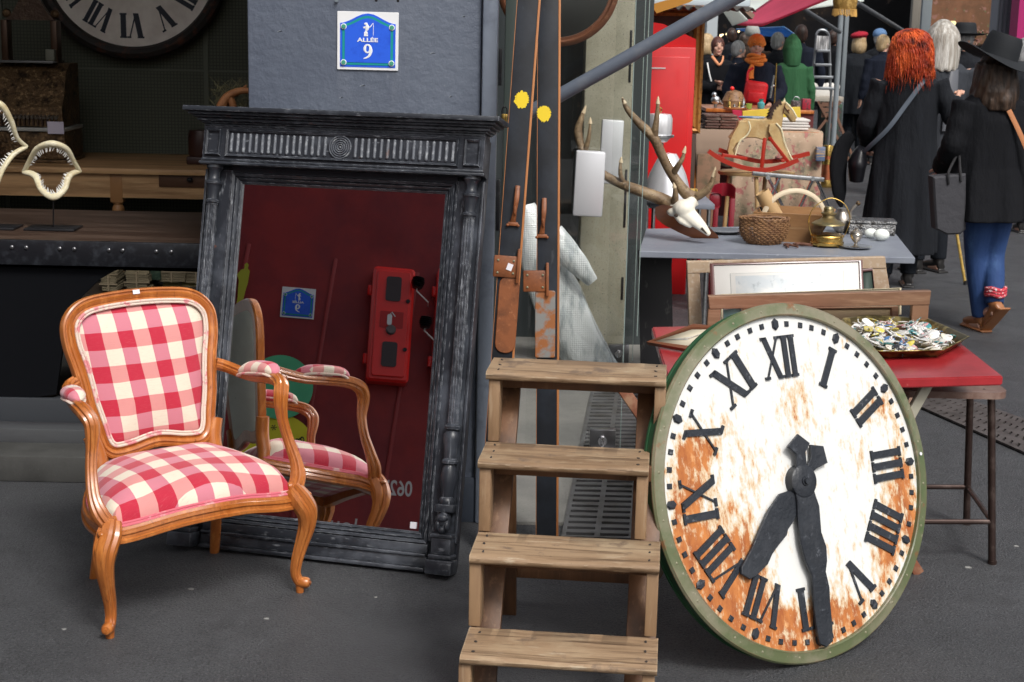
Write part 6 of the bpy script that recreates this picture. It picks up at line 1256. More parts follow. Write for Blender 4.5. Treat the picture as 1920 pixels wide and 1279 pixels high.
# crates, low white table and steps behind
facebox('patterned_chest', 'dark floral patterned chest on the ground behind the copper jug', 'chest', 1546, 196, 1580, 274, 19.5, .5, mat('dark_floral', (.025, .035, .03), .8, L=[(12, (.12, .02, .03), .55, .62), (16, (.04, .08, .05), .55, .6)]), ground=True)
t, w, h = facebox('white_side_table', 'table with white crockery boxes behind the folding chair', 'table', 1520, 182, 1582, 190, 20.3, .5, mat('pale_boards', (.42, .38, .32), .7))
for sx in (-1, 1): MB().bx(sx*w*.45-.02, sx*w*.45+.02, .1, .14, -t.location.z, 0).build('leg', M_steel, t)
t2 = thing('crockery_box', 'open box of white plates on the table below the step ladder', 'box', (t.location.x, 20.4, t.location.z+h+.001)); m = MB().bx(-w*.4, w*.4, 0, .3, 0, .10, .004)
for k in range(6): m.ell((-w*.35+k*w*.14, .1, .12), (.05, .02, .05))
m.build('plates', mat('white_china', (.70, .68, .64), .4), t2)
t = thing('folding_chair', 'brown wooden folding chair standing behind the tapestry table', 'chair', (atY(1548, 240, 19.0).x, 19.0, 0)); o = t.location
for p0, p1 in (((1534, 190), (1558, 236)), ((1576, 190), (1540, 236)), ((1558, 190), (1576, 236))): a, b_ = atY(*p0, 19)-o, atY(*p1, 19)-o; b_ = a+(b_-a)*(a.z/(a.z-b_.z)); MB().bar(a, b_, .03, .03).build('leg', mat('brown_slat', (.16, .08, .05), .6), t)
for y in (196, 206, 216): a, b_ = atY(1540, y, 19.02)-o, atY(1572, y, 19.02)-o; MB().bar(a, b_, .025, .05).build('slat', mat('brown_slat', (0, 0, 0)), t)
t = thing('aluminium_steps', 'tall aluminium step ladder behind the green hooded coat', 'step ladder', (atY(1540, 170, 18.2).x, 18.2, 0)); o = t.location
def la(x, y, dy=0): return atY(x, y, 18.2+dy)-o
M_alu = mat('matt_aluminium', (.30, .32, .34), .35, .8)
MB().tube([la(1521, 170), la(1530, 80), la(1532, 62), (la(1541, 56)), la(1552, 62), la(1555, 80), la(1557, 170)], .016, 10, smooth=4).build('side_frame', M_alu, t)
for xx in (1519, 1559): q = la(xx, 168); MB().cyl((q.x, q.y, 0), (q.x, q.y, q.z), .016, seg=8).build('leg', M_alu, t)
for y, w in ((98, 12), (124, 15), (147, 18), (168, 20)): q = la(1541, y); ww = w*18.2/FPX; MB().bx(q.x-ww, q.x+ww, -.10, .02, q.z, q.z+.03, .004).build('tread', M_alu, t)
q = la(1541, 94); MB().bx(q.x-.07, q.x+.07, -.02, 0, q.z-.02, q.z+.16, .004).build('ribbed_label', mat('white_ribs', (.6, .6, .6), .5, L=[(40, (.15, .15, .15), .5, .54, (3, 1, .1))]), t)
# ================================================================ FAR BUILDINGS, AWNINGS
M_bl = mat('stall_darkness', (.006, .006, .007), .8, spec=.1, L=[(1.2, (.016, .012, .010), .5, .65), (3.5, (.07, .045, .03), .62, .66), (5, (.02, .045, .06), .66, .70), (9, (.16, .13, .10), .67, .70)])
def wallq(name, label, cat, x0, x1, Y, top, mt, dep=.3, z0=0, group=None):
    a, b_ = atY(x0, 60, Y), atY(x1, 60, Y); t = thing(name, label, cat, ((a.x+b_.x)/2, Y, z0), None, group); w = (b_.x-a.x)/2; MB().bx(-w, w, 0, dep, 0, top-z0).build('front', mt, t); return t, w
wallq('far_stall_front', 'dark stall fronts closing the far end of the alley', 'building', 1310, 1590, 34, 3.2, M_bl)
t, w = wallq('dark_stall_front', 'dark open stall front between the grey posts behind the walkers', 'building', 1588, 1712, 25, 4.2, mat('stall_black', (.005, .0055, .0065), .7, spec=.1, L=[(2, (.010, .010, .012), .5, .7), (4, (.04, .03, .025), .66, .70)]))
t, w = wallq('lamp_shop_front', 'warm shop with self-lit flowered walls and a shaded lamp behind the black hats', 'building', 1742, 1882, 23.5, 4.2, mat('glowing_flower_wall', (.11, .055, .03), .8, L=[(2.5, (.20, .09, .05), .45, .6), (9, (.24, .12, .10), .58, .62), (14, (.10, .12, .06), .62, .66)], emit=((.5, .22, .08), .05)))  # faint warm light is put into the wall material as its own glow
M_post = mat('grey_painted_post', (.22, .25, .27), .5)
for x0, x1, Y, lb in ((1570, 1580, 18.5, 'pale grey round awning post left of the red beret'), (1582, 1590, 21, 'thinner grey awning post right beside the round post'), (1706, 1722, 22, 'beige square post left of the lamp shop'), (1724, 1742, 22.4, 'grey square post framing the lamp shop on the left')):
    a, b_ = atY(x0, 60, Y), atY(x1, 60, Y); t = thing('post', lb, 'post', ((a.x+b_.x)/2, Y, 0), None, 'posts of the stall fronts'); w = (b_.x-a.x)/2
    if Y < 20: MB().cyl((0, 0, 0), (0, 0, 3.6), w, seg=16).build('post', M_post, t)
    else: MB().bx(-w, w, -w, w, 0, 4, .01).build('post', mat('beige_post', (.22, .20, .17), .6) if x0 == 1706 else M_post, t)
t, w = wallq('grey_folding_front', 'grey blue folded metal shop front at the right', 'shutter', 1868, 1906, 19.5, 3.4, mat('grey_blue_shutter', (.22, .23, .27), .45)); m = MB()
for k in range(5): m.bx(-w+k*w*.45, -w+k*w*.45+w*.12, -.04, 0, 0, 3.4)
m.build('fold', mat('dark_fold_line', (.10, .11, .13), .4), t)
t, w = wallq('magenta_board', 'magenta panel of the shop at the right picture edge', 'panel', 1907, 2060, 18.8, 3.2, mat('magenta_panel', (.36, .01, .12), .5), z0=1.55)
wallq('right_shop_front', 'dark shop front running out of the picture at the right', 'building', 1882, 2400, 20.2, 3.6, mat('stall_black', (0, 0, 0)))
# lamp in the shop
Yz = 22.8; o = atY(1786, 52, Yz); t = thing('table_lamp', 'lit table lamp with a pleated cream shade in the warm shop', 'lamp', o); s = scr(Yz)
MB().lathe([(s*17, -s*14), (s*13, -s*4), (s*7, s*8), (s*4, s*12), (0, s*12)], (0, 0, 0), 28, flute=.05, fn=14).build('lamp_shade', mat('lit_shade', (.6, .5, .28), .6, emit=((1, .72, .28), .55)), t)
MB().lathe([(0, -s*30), (s*8, -s*30), (s*10, -s*22), (s*4, -s*14), (0, -s*10)], seg=20).build('base', mat('blue_china', (.10, .17, .18), .3), t)
p = atY(1786, 82, Yz); t = thing('flower_counter', 'counter crowded with small flowers and lights under the lamp', 'counter', (p.x, Yz+.0, 0)); MB().bx(-.6, .9, -.1, .5, 0, p.z+.0, .01).build('counter', M_bl, t)
m = MB(); rn = random.Random(3)
for k in range(60): m.ell((rn.uniform(-.4, .7), -.1+rn.uniform(-.05, .1), p.z+rn.uniform(0, .22)), rn.uniform(.012, .03), u=6, v=4)
m.build('flowers', mat('mixed_flowers', (.25, .08, .07), .7, L=[(9, (.08, .12, .05), .45, .5), (14, (.5, .3, .25), .55, .6)]), t)
# overhead: arm, awnings, bright canvas
a, b_ = atY(1606, 5, 17.5), atY(1706, 66, 21.5); t = thing('awning_strut', 'dark grey diagonal awning strut above the red beret', 'strut', a); MB().cyl((0, 0, 0), b_-a, .03, seg=12).build('strut', mat('dark_grey_strut', (.09, .10, .11), .5), t)
a, b_ = atY(1495, 10, 16.5), atY(1574, 60, 18.4); t = thing('awning_strut', 'dark grey diagonal awning strut left of the pale round post', 'strut', a); MB().cyl((0, 0, 0), b_-a, .025, seg=12).build('strut', mat('dark_grey_strut', (0, 0, 0)), t)
def canvas_mat(n, c, c2=None):
    m = mat(n, c, .8, L=[(3, c2 or tuple(v*.85 for v in c), .45, .65)]); nt = m.node_tree; p = nt.nodes['Principled BSDF']; tr = nt.nodes.new('ShaderNodeBsdfTranslucent'); mx = nt.nodes.new('ShaderNodeMixShader'); mx.inputs[0].default_value = .5
    tr.inputs[0].default_value = (*c, 1); nt.links.new(p.outputs[0], mx.inputs[1]); nt.links.new(tr.outputs[0], mx.inputs[2]); nt.links.new(mx.outputs[0], nt.nodes['Material Output'].inputs[0]); return m
def sheet(name, label, cat, q, mt, th=.02, sag=.0):
    q = [atY(*p) for p in q]; o = q[0].copy(); t = thing(name, label, cat, o); q = [p-o for p in q]
    def f(u, v): p = q[0].lerp(q[1], u).lerp(q[3].lerp(q[2], u), v); p.z -= sag*math.sin(u*PI)*math.sin(v*PI); return p
    MB().grid(f, 12, 12).build('canvas', mt, t, mods=[('SOLIDIFY', dict(thickness=th))], ang=60); return t
M_pink = canvas_mat('pink_awning', (.80, .12, .22)); M_pink.node_tree.nodes['Principled BSDF'].inputs['Transmission Weight'].default_value = 0
sheet('pink_awning', 'rose pink awning stretched over the alley above the green coat', 'awning', [(1380, 44, 17.0), (1428, 46, 15.5), (1572, -12, 14.5), (1500, -40, 17.5)], M_pink, sag=.06)
sheet('blue_awning', 'blue and white awning far down the alley above the orange hat', 'awning', [(1380, 56, 24), (1470, 52, 22), (1500, 72, 24), (1420, 64, 26)], canvas_mat('blue_awning', (.12, .32, .62), (.5, .6, .7)), sag=.05)
sheet('canvas_roof', 'large translucent white canvas roof over the far alley', 'awning', [(1340, 8, 20), (1400, 30, 19), (1620, 0, 19), (1560, -60, 20)], canvas_mat('white_canvas', (.86, .90, .86)), sag=.02)
sheet('left_canvas', 'small bright white canvas panel between the roof edge and the pink awning', 'awning', [(1352, 16, 15), (1372, 46, 15.2), (1402, 36, 15.2), (1374, 8, 15)], mat('white_canvas', (0, 0, 0)))
t = thing('timber_eave', 'brown timber roof edge slanting down above the brown haired woman', 'roof', atY(1372, 0, 15.4)); o = t.location
MB().bar(atY(1362, -12, 15.4)-o, atY(1408, 32, 15.6)-o, .08, .05).build('rafter', mat('weathered_brown', (.22, .15, .11), .7), t)
wallq('white_door_frame', 'grey and white doorway behind the brown haired woman', 'door', 1325, 1345, 24, 2.35, mat('grey_white_door', (.42, .46, .48), .5)); 
p = atY(1584, 14, 8.0); t = thing('fringed_shade', 'gold fringed lamp shade cut off by the top picture edge', 'lamp shade', p)
MB().lathe([(.055, -.01), (.062, .03), (.05, .16), (0, .16)], seg=32).build('shade', mat('olive_gold_shade', (.25, .14, .03), .6, L=[(40, (.45, .28, .08), .5, .6)]), t); m = MB(); rn = random.Random(2)
for k in range(44): a = 2*PI*k/44; m.cyl((.058*math.cos(a), .058*math.sin(a), -.008), (.06*math.cos(a), .06*math.sin(a), -.035-rn.random()*.012), .002, .0032, 6)
m.build('fringe', mat('gold_fringe', (.62, .36, .10), .5), t)
t, w, h = facebox('fringe_bracket', 'dark beam from which the fringed shade hangs, above the alley', 'beam', 1560, -60, 1612, -28, 8.0, .1, M_black)
# strings of far market lights, and dark goods
t = thing('string_lights', 'string of small warm lights far down the alley', 'lights', atY(1360, 70, 27)); o = t.location; m = MB(); rn = random.Random(9)
for k in range(16): m.ell(atY(rn.uniform(1345, 1410), rn.uniform(58, 88), 27)-o, rn.uniform(.012, .03), u=8, v=6)
m.build('bulbs', mat('warm_bulb', (1, .8, .5), .4, emit=((1, .75, .4), 1.5)), t)
# litter and chewing gum on the road
Mg = mat('gum_spot', (.26, .26, .25), .8)
for k, (x, y, r) in enumerate(((1815, 1064, .011), (1590, 246, .03), (1302, 0, 0), (1770, 660, .014), (358, 1105, .010), (500, 1160, .008), (1905, 1024, .008), (1460, 406, .02), (1600, 405, .02), (120, 1180, .006), (705, 1120, .005))):
    if r: p = atZ(x, y, .001); struct(MB().prism([(q[0]*(1+.25*math.sin(i*1.7+k)), q[1]*.7) for i, q in enumerate(disc(r, 12))], .002, Matrix.Rotation(PI/2, 4, 'X')).build('road_spot', Mg, None, (p.x, p.y, .0022)))
# ================================================================ PEOPLE
M_skin = mat('skin', (.58, .33, .24), .55); M_skin.node_tree.nodes['Principled BSDF'].inputs['Subsurface Weight'].default_value = .08
REM = lambda v: [('REMESH', dict(mode='VOXEL', voxel_size=v, use_smooth_shade=True)), ('SMOOTH', dict(iterations=3))]
def cloth_mat(name, c, c2=None, rough=.85): return mat(name, c, rough, L=[(5, c2 or tuple(min(1, v*1.5) for v in c), .5, .72, (1, 1, .35))], bump=(9, .9, .03, (1, 1, .3)), spec=.25)
def hairmesh(kind, s, rn):
    m = MB(); H = 1.62
    if kind == 'short':
        m.ell((0, .012, H+.018), (.086, .106, .112)).ell((0, .05, H-.03), (.076, .06, .08))
    elif kind == 'bob':
        m.ell((0, .012, H+.02), (.098, .115, .118)).ell((0, .05, H-.05), (.098, .085, .12)); m.ell((-.075, .01, H-.05), (.035, .05, .10)).ell((.075, .01, H-.05), (.035, .05, .10))
    elif kind == 'curly':
        m.ell((0, .02, H+.03), (.098, .105, .100)); m.ell((0, .035, H-.06), (.10, .085, .09))
        for k in range(1000):
            a = rn.uniform(-.75, 3.89); w = rn.uniform(0, 6.3); am = rn.uniform(.003, .010); L = rn.uniform(.5, 1.0); fr_ = rn.uniform(1.8, 4.2); out = rn.uniform(.95, 1.12); z0 = rn.uniform(.25, 1); P = []
            for j in range(15):
                q = j/14; th = (1.45-z0*1.15*0-2.6*q*L)-(1-z0)*.9; rr_ = .103*out*(1+.20*q)
                if th > 0: x_, z_ = rr_*math.cos(th), .03+rr_*math.sin(th)
                else: x_, z_ = rr_*(1+.22*math.sin(min(1.5, -th*.8))), .03+rr_*1.25*th*1.12
                P.append(((x_+am*math.sin(fr_*q*6+w))*math.cos(a)*1.05+am*math.cos(fr_*q*6+w)*math.sin(a), .02+(x_+am*math.sin(fr_*q*6+w))*math.sin(a)-am*math.cos(fr_*q*6+w)*math.cos(a), H+z_))
            m.tube(P, [.0025, .0040, .0036, .0008], 4)
    elif kind == 'long':
        m.ell((0, .012, H+.02), (.093, .112, .115))
        for k in range(22):
            a = -.25+3.64*k/21; x, y = .088*math.cos(a), .02+.095*math.sin(a)
            m.tube([(x*.6, y*.7, H+.09), (x*1.03, y*1.03, H+.02), (x*1.12, y*1.15, H-.10), (x*1.1, y*1.2+.012, H-.21-.015*math.sin(k*2.1))], [.02, .026, .026, .015], 8, smooth=4)
    elif kind == 'wavy':
        m.ell((0, .012, H+.02), (.093, .112, .10))
        for k in range(26):
            a = -.3+3.74*k/25; x, y = .09*math.cos(a), .02+.095*math.sin(a); w = rn.uniform(0, 6)
            m.tube([(x*(1+.06*j+.10*math.sin(j*1.5+w)), y*(1+.08*j)+.012*math.sin(j*1.9+w), H+.02-.055*j) for j in range(6)], [.028, .03, .032, .032, .028, .012], 8, smooth=3)
    return m
def person(label, px, Y, yaw=PI, H=1.70, top=None, coat=None, trousers=None, hair=None, hat=None, arms=None, legs=None, sleeve=.052, vox=.012, hem=.8, coatm=None, shoes=(.015, .014, .014), shoulders=.20, waist=.15, flare=.20, depth=.13, headyaw=0, lean=0, group=None, skirt=None, feet=None):
    g = Vector((atY(px, 60, Y).x, Y, 0)); t = thing('person', label, 'person', g, yaw, group); S_ = H/1.74; rn = random.Random(int(px*7+Y))
    def V(*a): return Vector(a)
    SH = 1.42; arms = arms or {}; A = {}
    for s, nm in ((-1, 'L'), (1, 'R')):
        A[nm] = [V(s*shoulders*.9, .01, SH-.01)]+[V(*p) for p in arms.get(nm, ((s*(shoulders+.045), .02, 1.13), (s*(shoulders+.05), -.05, .88)))]
    LG = legs or {'L': ((-.085, 0, .88), (-.09, -.015, .48), (-.09, .02, .09)), 'R': ((.085, 0, .88), (.09, -.015, .48), (.09, .02, .09))}
    # one continuous body
    m = MB(); HZ = 1.62
    hr = Matrix.Rotation(headyaw, 4, 'Z'); hd = MB()
    hd.ell((0, .0, HZ+.01), (.074, .094, .110), u=20, v=14).ell((0, -.03, HZ-.055), (.052, .055, .055)).ell((0, -.088, HZ-.008), (.012, .018, .020)).tube([(0, -.083, HZ+.03), (0, -.098, HZ-.008)], [.008, .012], 8)
    for s in (-1, 1): hd.ell((s*.076, .008, HZ-.005), (.010, .020, .030)); hd.ell((s*.036, -.072, HZ-.025), (.022, .018, .022))
    hd.ell((0, -.082, HZ-.055), (.022, .012, .010)).ell((0, -.074, HZ-.088), (.022, .02, .018)).ell((0, -.078, HZ+.035), (.05, .015, .010)); hd.xf(hr)
    m.join(hd.bm)
    m.tube([(0, .018, 1.40), (0, .01, 1.50), (0, .002, 1.58)], [.06, .052, .05], 14)
    m.tube([(0, .01, 1.45), (0, .01, 1.36), (0, 0, 1.2), (0, 0, 1.05), (0, .01, .9), (0, .01, .82)], [.07, .135, .14, .12, .15, .13], 18, ax=(1.1, .66), up=(0, 1, 0), smooth=3)
    for nm, P in A.items():
        m.tube([P[0], P[1], P[2]], [.048, .040, .027], 12, smooth=4)
        w, e = P[2], P[1]; d = (w-e).normalized(); sd = V(0, 0, 1).cross(d) if abs(d.z) < .8 else V(0, 1, 0); sd.normalize(); nrm = d.cross(sd); s = -1 if nm == 'L' else 1
        m.tube([w-d*.01, w+d*.045, w+d*.085], [.024, .032, .028], 10, ax=(1, .55), up=sd)
        for k in range(4):
            b0 = w+d*.078+sd*(k-1.5)*.0175; L = (.062, .072, .068, .052)[k]; m.tube([b0, b0+d*L*.5+nrm*.006*s, b0+d*L*.85+nrm*.022*s], [.0095, .009, .007], 8, smooth=3)
        m.tube([w+d*.02+sd*.022, w+d*.05+sd*.042+nrm*.01, w+d*.082+sd*.046+nrm*.02], [.012, .011, .008], 8, smooth=3)
    for nm, P in LG.items(): m.tube([P[0], P[1], P[2]], [.085, .055, .036], 14, smooth=4); a = V(*P[2]); m.tube([a+V(0, .03, -.05), a+V(0, -.07, -.065), a+V(0, -.15, -.07)], [.035, .034, .02], 10)
    b = m.build('body', M_skin, t, ang=180, mods=REM(vox*.62 if vox < .01 else .010))
    # clothing
    if trousers:
        m = MB()
        for nm, P in LG.items(): m.tube([V(*P[0])+V(0, 0, .03), P[0], V(*P[0]).lerp(V(*P[1]), .5), P[1], V(*P[1]).lerp(V(*P[2]), .45), V(*P[2])+V(0, 0, .0)], [.11, .108, .092, .070, .066, .055], 16, smooth=4)
        m.ell((0, .01, .9), (.165, .125, .12)); m.build('trousers', trousers, t, ang=180, mods=REM(vox))
    sm = mat('shoe_%d' % int(sum(shoes)*1000), shoes, .35)
    for nm, P in LG.items():
        a = V(*P[2]); m = MB().tube([a+V(0, .005, .10), a+V(0, .005, -.02)], [.047, .042], 12).tube([a+V(0, .045, -.045), a+V(0, -.03, -.042), a+V(0, -.11, -.056), a+V(0, -.17, -.062)], [.036, .044, .042, .026], 12, ax=(1, .75), up=(1, 0, 0) if 0 else None, smooth=3)
        m.box(a+V(0, -.05, -.083), (.085, .26, .014), bev=.004); m.xf(T(a) @ Matrix.Rotation((feet or {}).get(nm, 0), 4, 'X') @ T(-a)).build('shoe', sm, t, ang=180, mods=REM(.008))
    if coatm:
        m = MB(); rs = []; zs = [1.475, 1.45, 1.40, 1.30, 1.15, 1.02, .9, (.9+hem)/2 if hem < .85 else .88, hem+.02, hem]
        fl = lambda z: 0 if z > 1.0 else (1.0-z)/(1.0-hem+1e-6)
        for z in zs:
            if z > 1.46: rx, ry = .075, .07
            elif z > 1.42: rx, ry = shoulders*.72, .10
            elif z > 1.35: rx, ry = shoulders*1.0, .125
            elif z > 1.2: rx, ry = shoulders*.98, depth
            elif z > 1.05: rx, ry = waist+.03, depth
            else: f = fl(z); rx, ry = waist+.035+(flare-waist-.035)*f, depth+(flare*.75-depth)*f
            n = 56; rg = []
            for k in range(n):
                a = 2*PI*k/n; w = 1+(.065*math.sin(7*a+z*2+px)+.035*math.sin(13*a-z*3))*max(.12, min(1, (1.25-z)/.45)); rg.append((rx*w*math.cos(a), .01+ry*w*math.sin(a), z))
            rs.append(rg)
        m.rings([[Vector(p) for p in r] for r in rs])
        for nm, P in A.items():
            P2 = catmull([P[0]+V(0, 0, .0), P[0].lerp(P[1], .5)+V(0, .005, 0), P[1], P[1].lerp(P[2], .5), P[2]], 6); rr_ = lerpl([.075, sleeve*1.18, sleeve*1.1, sleeve*1.05, sleeve], len(P2))
            m.tube(P2, [r*(1+.05*math.sin(i*1.3)) for i, r in enumerate(rr_)], 16)
        m.tube([(0, .015, 1.45), (0, .012, 1.515)], [.072, .062], 16)
        m.build('coat', coatm, t, ang=180, mods=REM(vox))
    if hair:
        hm = hairmesh(hair[0], 1, rn); hm.xf(hr); h = hm.build('hair', hair[1], t, ang=180, mods=REM(.009 if vox < .01 else .011) if hair[0] != 'curly' else [])
    if hat:
        k_, hc = hat; m = MB()
        if k_ == 'beret': m.ell((.01, .02, HZ+.105), (.125, .13, .05), Matrix.Rotation(.16, 3, 'Y')).tube([(0, .01, HZ+.055), (0, .01, HZ+.085)], [.095, .10], 20).ell((.02, .02, HZ+.155), (.008, .008, .012))
        elif k_ == 'fedora': m.lathe([(.0, .055), (.108, .055), (.150, .060), (.205, .075), (.212, .080), (.205, .083), (.15, .069), (.112, .068), (.106, .10), (.098, .17), (.085, .195), (.05, .187), (0, .183)], (0, .01, HZ), 40).xf(Matrix.Diagonal((1, 1.12, 1, 1))).lathe([(.1125, .069), (.1115, .095), (.105, .095)], (0, .01, HZ), 40)
        elif k_ == 'beanie': m.ell((0, .01, HZ+.055), (.098, .112, .10)); m.lathe([(.085, .02), (.10, .02), (.105, .04), (.10, .065), (.085, .065)], (0, .01, HZ), 24)
        elif k_ == 'hood': m.tube([(0, .05, 1.43), (0, .045, 1.52), (0, .02, 1.62), (0, .02, 1.72), (0, .05, 1.80)], [.095, .105, .118, .092, .010], 24, smooth=4)
        elif k_ == 'cap': m.ell((0, .01, HZ+.06), (.10, .112, .085)).ell((0, -.10, HZ+.06), (.075, .07, .012))
        m.xf(hr).build('hat', hc, t, ang=60, mods=[('SUBSURF', dict(levels=1, render_levels=1))] if k_ == 'fedora' else [])
    # face
    f = MB()
    for s in (-1, 1): f.ell((s*.031, -.083, HZ+.014), (.013, .006, .0075)); 
    f.xf(hr).build('eyes', mat('dark_eye', (.03, .02, .015), .2), t)
    MB().ell((0, -.0925, HZ-.056), (.023, .006, .006)).xf(hr).build('mouth', mat('lips', (.38, .10, .09), .4), t)
    f = MB()
    for s in (-1, 1): f.tube([(s*.016, -.0925, HZ+.034), (s*.034, -.092, HZ+.040), (s*.052, -.078, HZ+.034)], [.003, .004, .002], 6)
    f.xf(hr).build('eyebrows', mat('brow', (.06, .035, .02), .7), t)
    t.scale = (S_, S_, S_); t.rotation_euler = (lean, 0, yaw); return t
BLK = cloth_mat('black_wool', (.0045, .005, .007)); CHA = cloth_mat('charcoal_wool', (.009, .0105, .014)); NVY = cloth_mat('navy_jacket', (.007, .010, .020)); GRY = cloth_mat('grey_jacket', (.035, .039, .047)); GRN = cloth_mat('green_coat', (.030, .105, .045), (.045, .14, .06)); BRN = cloth_mat('brown_coat', (.045, .03, .022)); BEI = cloth_mat('beige_wool', (.30, .25, .18)); DKT = cloth_mat('dark_trousers', (.006, .008, .012))
JEAN = mat('blue_denim', (.016, .050, .155), .8, L=[(4, (.07, .15, .31), .5, .68, (1, 1, .5)), (200, (.02, .05, .16), .5, .6)], bump=(14, .6, .012, (1, 1, .4)))
def hm_(n, c, c2): return mat('hair_'+n, c, .42, L=[(38, c2, .45, .65, (1, 1, .12))], bump=(60, .9, .012, (1, 1, .1)))
H_RED = mat('hair_red', (.40, .040, .007), .4, L=[(9, (.72, .12, .02), .46, .60), (11, (.10, .008, .003), .54, .66)], bump=(50, .9, .012)); H_WHT = hm_('white', (.30, .27, .23), (.62, .60, .56)); H_BRN = hm_('brown', (.03, .018, .012), (.085, .05, .032)); H_DRK = hm_('dark', (.025, .015, .012), (.07, .03, .02)); H_BLD = hm_('blond', (.42, .29, .15), (.55, .42, .26)); H_GRY = hm_('grey', (.22, .22, .22), (.40, .40, .40)); H_AUB = hm_('auburn', (.07, .018, .012), (.15, .05, .03))
F_BLK = mat('black_felt', (.008, .010, .013), .8, bump=(60, .3)); F_RED = mat('red_beret_wool', (.36, .012, .03), .9, bump=(50, .6)); F_NVY = mat('navy_beret_wool', (.03, .04, .08), .9); F_ORG = mat('orange_knit', (.75, .20, .03), .85, L=[(60, (.9, .35, .08), .5, .65)], bump=(70, .8, .006)); F_GRY = mat('grey_knit', (.36, .37, .35), .9); F_GRN = GRN
# -- three near walkers seen from behind
W1 = person('person with bright orange red curly hair in a long black coat, seen from behind', 1712, 10.45, PI-.12, 1.70, coatm=CHA, trousers=DKT, hair=('curly', H_RED), hem=.24, flare=.26, waist=.17, shoulders=.205, vox=.008, headyaw=-.25, arms={'L': ((-.30, .03, 1.17), (-.34, -.10, 1.28)), 'R': ((.27, -.02, 1.10), (.22, -.20, .95))}, sleeve=.058, legs={'L': ((-.08, 0, .88), (-.08, -.01, .48), (-.08, .02, .09)), 'R': ((.08, 0, .88), (.08, -.01, .48), (.09, .08, .09))})
W2 = person('person with straight white hair and grey leather trimmed jacket, walking beside the orange haired one', 1768, 11.1, PI+.35, 1.78, coatm=GRY, trousers=DKT, hair=('long', H_WHT), hem=.78, flare=.20, waist=.16, shoulders=.215, vox=.009, headyaw=-.5, arms={'L': ((-.27, .02, 1.13), (-.24, -.10, .95)), 'R': ((.28, .0, 1.15), (.18, -.22, 1.05))})
W3 = person('person in wide black hat, black coat and blue jeans stepping away at the right edge', 1872, 8.85, PI+.28, 1.63, coatm=BLK, trousers=JEAN, hair=('wavy', H_BRN), hem=.70, flare=.27, waist=.205, shoulders=.215, depth=.15, vox=.008, headyaw=-.35, hat=None, arms={'L': ((-.25, .02, 1.12), (-.25, -.09, .87)), 'R': ((.27, .02, 1.14), (.22, -.16, 1.0))}, shoes=(.30, .12, .045), legs={'L': ((-.105, 0, .85), (-.105, -.02, .48), (-.065, .10, .19)), 'R': ((.035, 0, .85), (.0, -.04, .47), (-.055, -.02, .09))}, feet={'L': .75}, sleeve=.06)
W3['x'] = 0; del W3['x']
# wide black hat of the right hand walker
m = MB(); rs = []
for r, z, wv in ((.0, .19, 0), (.05, .188, 0), (.088, .196, 0), (.102, .17, 0), (.110, .10, 0), (.116, .062, 0), (.16, .055, .3), (.238, .055, 1), (.246, .050, 1), (.238, .047, 1), (.15, .046, .3), (.10, .045, 0), (0, .045, 0)):
    rs.append([Vector((max(r, .001)*math.cos(2*PI*k/48)*1.0, .01+max(r, .001)*math.sin(2*PI*k/48)*1.1, 1.625+z+wv*.028*math.cos(4*PI*k/48))) for k in range(48)])
m.rings(rs).xf(T((0, 0, 1.66)) @ Matrix.Rotation(-.26, 4, 'Y') @ Matrix.Rotation(-.16, 4, 'X') @ T((0, 0, -1.66))).build('hat', F_BLK, W3, ang=50)
m = MB()
for k in range(3): m.tube([(-.065+.056*math.cos(a), .10+.056*math.sin(a), .285-.018*k+.006*math.sin(a*3)) for a in [2*PI*j/16 for j in range(17)]], .013, 8)
m.build('red_bandana', mat('red_bandana', (.50, .04, .06), .8, L=[(60, (.75, .6, .6), .56, .6)]), W3, ang=60)
MB().bx(-.035, .035, -.02, .03, 0, .001).build('sole_patch', M_black, W3) if 0 else None
def strap(par, P, w, mt, nm='shoulder_strap'): return MB().tube(P, w, 8, smooth=6, ax=(1, .22), up=(0, 1, .2)).build(nm, mt, par, ang=60)
M_tan = mat('tan_strap', (.42, .17, .07), .5); M_gst = mat('grey_strap', (.09, .11, .14), .5)
def bagthing(name, label, cat, loc): return thing(name, label, cat, loc)
def wp(W, p): return (W.matrix_basis if 0 else (T(W.location) @ Matrix.Rotation(W.rotation_euler.z, 4, 'Z') @ Matrix.Diagonal((*W.scale, 1)))) @ Vector(p)
# bags: a strap goes with its bag, so each bag is its own thing
t = thing('shoulder_bag', 'black leather shoulder bag with grey blue strap carried by the orange haired person', 'bag', wp(W1, (0, 0, 0)), W1.rotation_euler.z); t.scale = W1.scale
strap(t, [(-.10, .07, 1.445), (-.06, .155, 1.40), (.04, .172, 1.25), (.14, .178, 1.10), (.24, .12, .98), (.30, .02, .90)], .015, M_gst)
MB().tube([(.29, .0, .95), (.31, -.02, .85), (.31, -.03, .72)], [.05, .11, .08], 16, ax=(.6, 1.1), up=(0, 1, 0), smooth=4).build('bag_body', mat('black_leather', (.010, .010, .013), .35), t, ang=60)
t = thing('hanging_coat_tail', 'folded black coat hanging over the left arm of the orange haired person', 'coat', wp(W1, (.42, -.02, 0)), W1.rotation_euler.z)
MB().tube([(-.06, 0, 1.02), (.0, 0, .93), (.02, 0, .8), (.0, 0, .62), (-.02, 0, .52)], [.05, .07, .075, .06, .01], 16, ax=(1, .45), smooth=4).build('folded_coat', BLK, t, ang=60)
t = thing('shoulder_bag', 'tan strapped bag worn across the black coat at the right edge', 'bag', wp(W3, (0, 0, 0)), W3.rotation_euler.z); t.scale = W3.scale
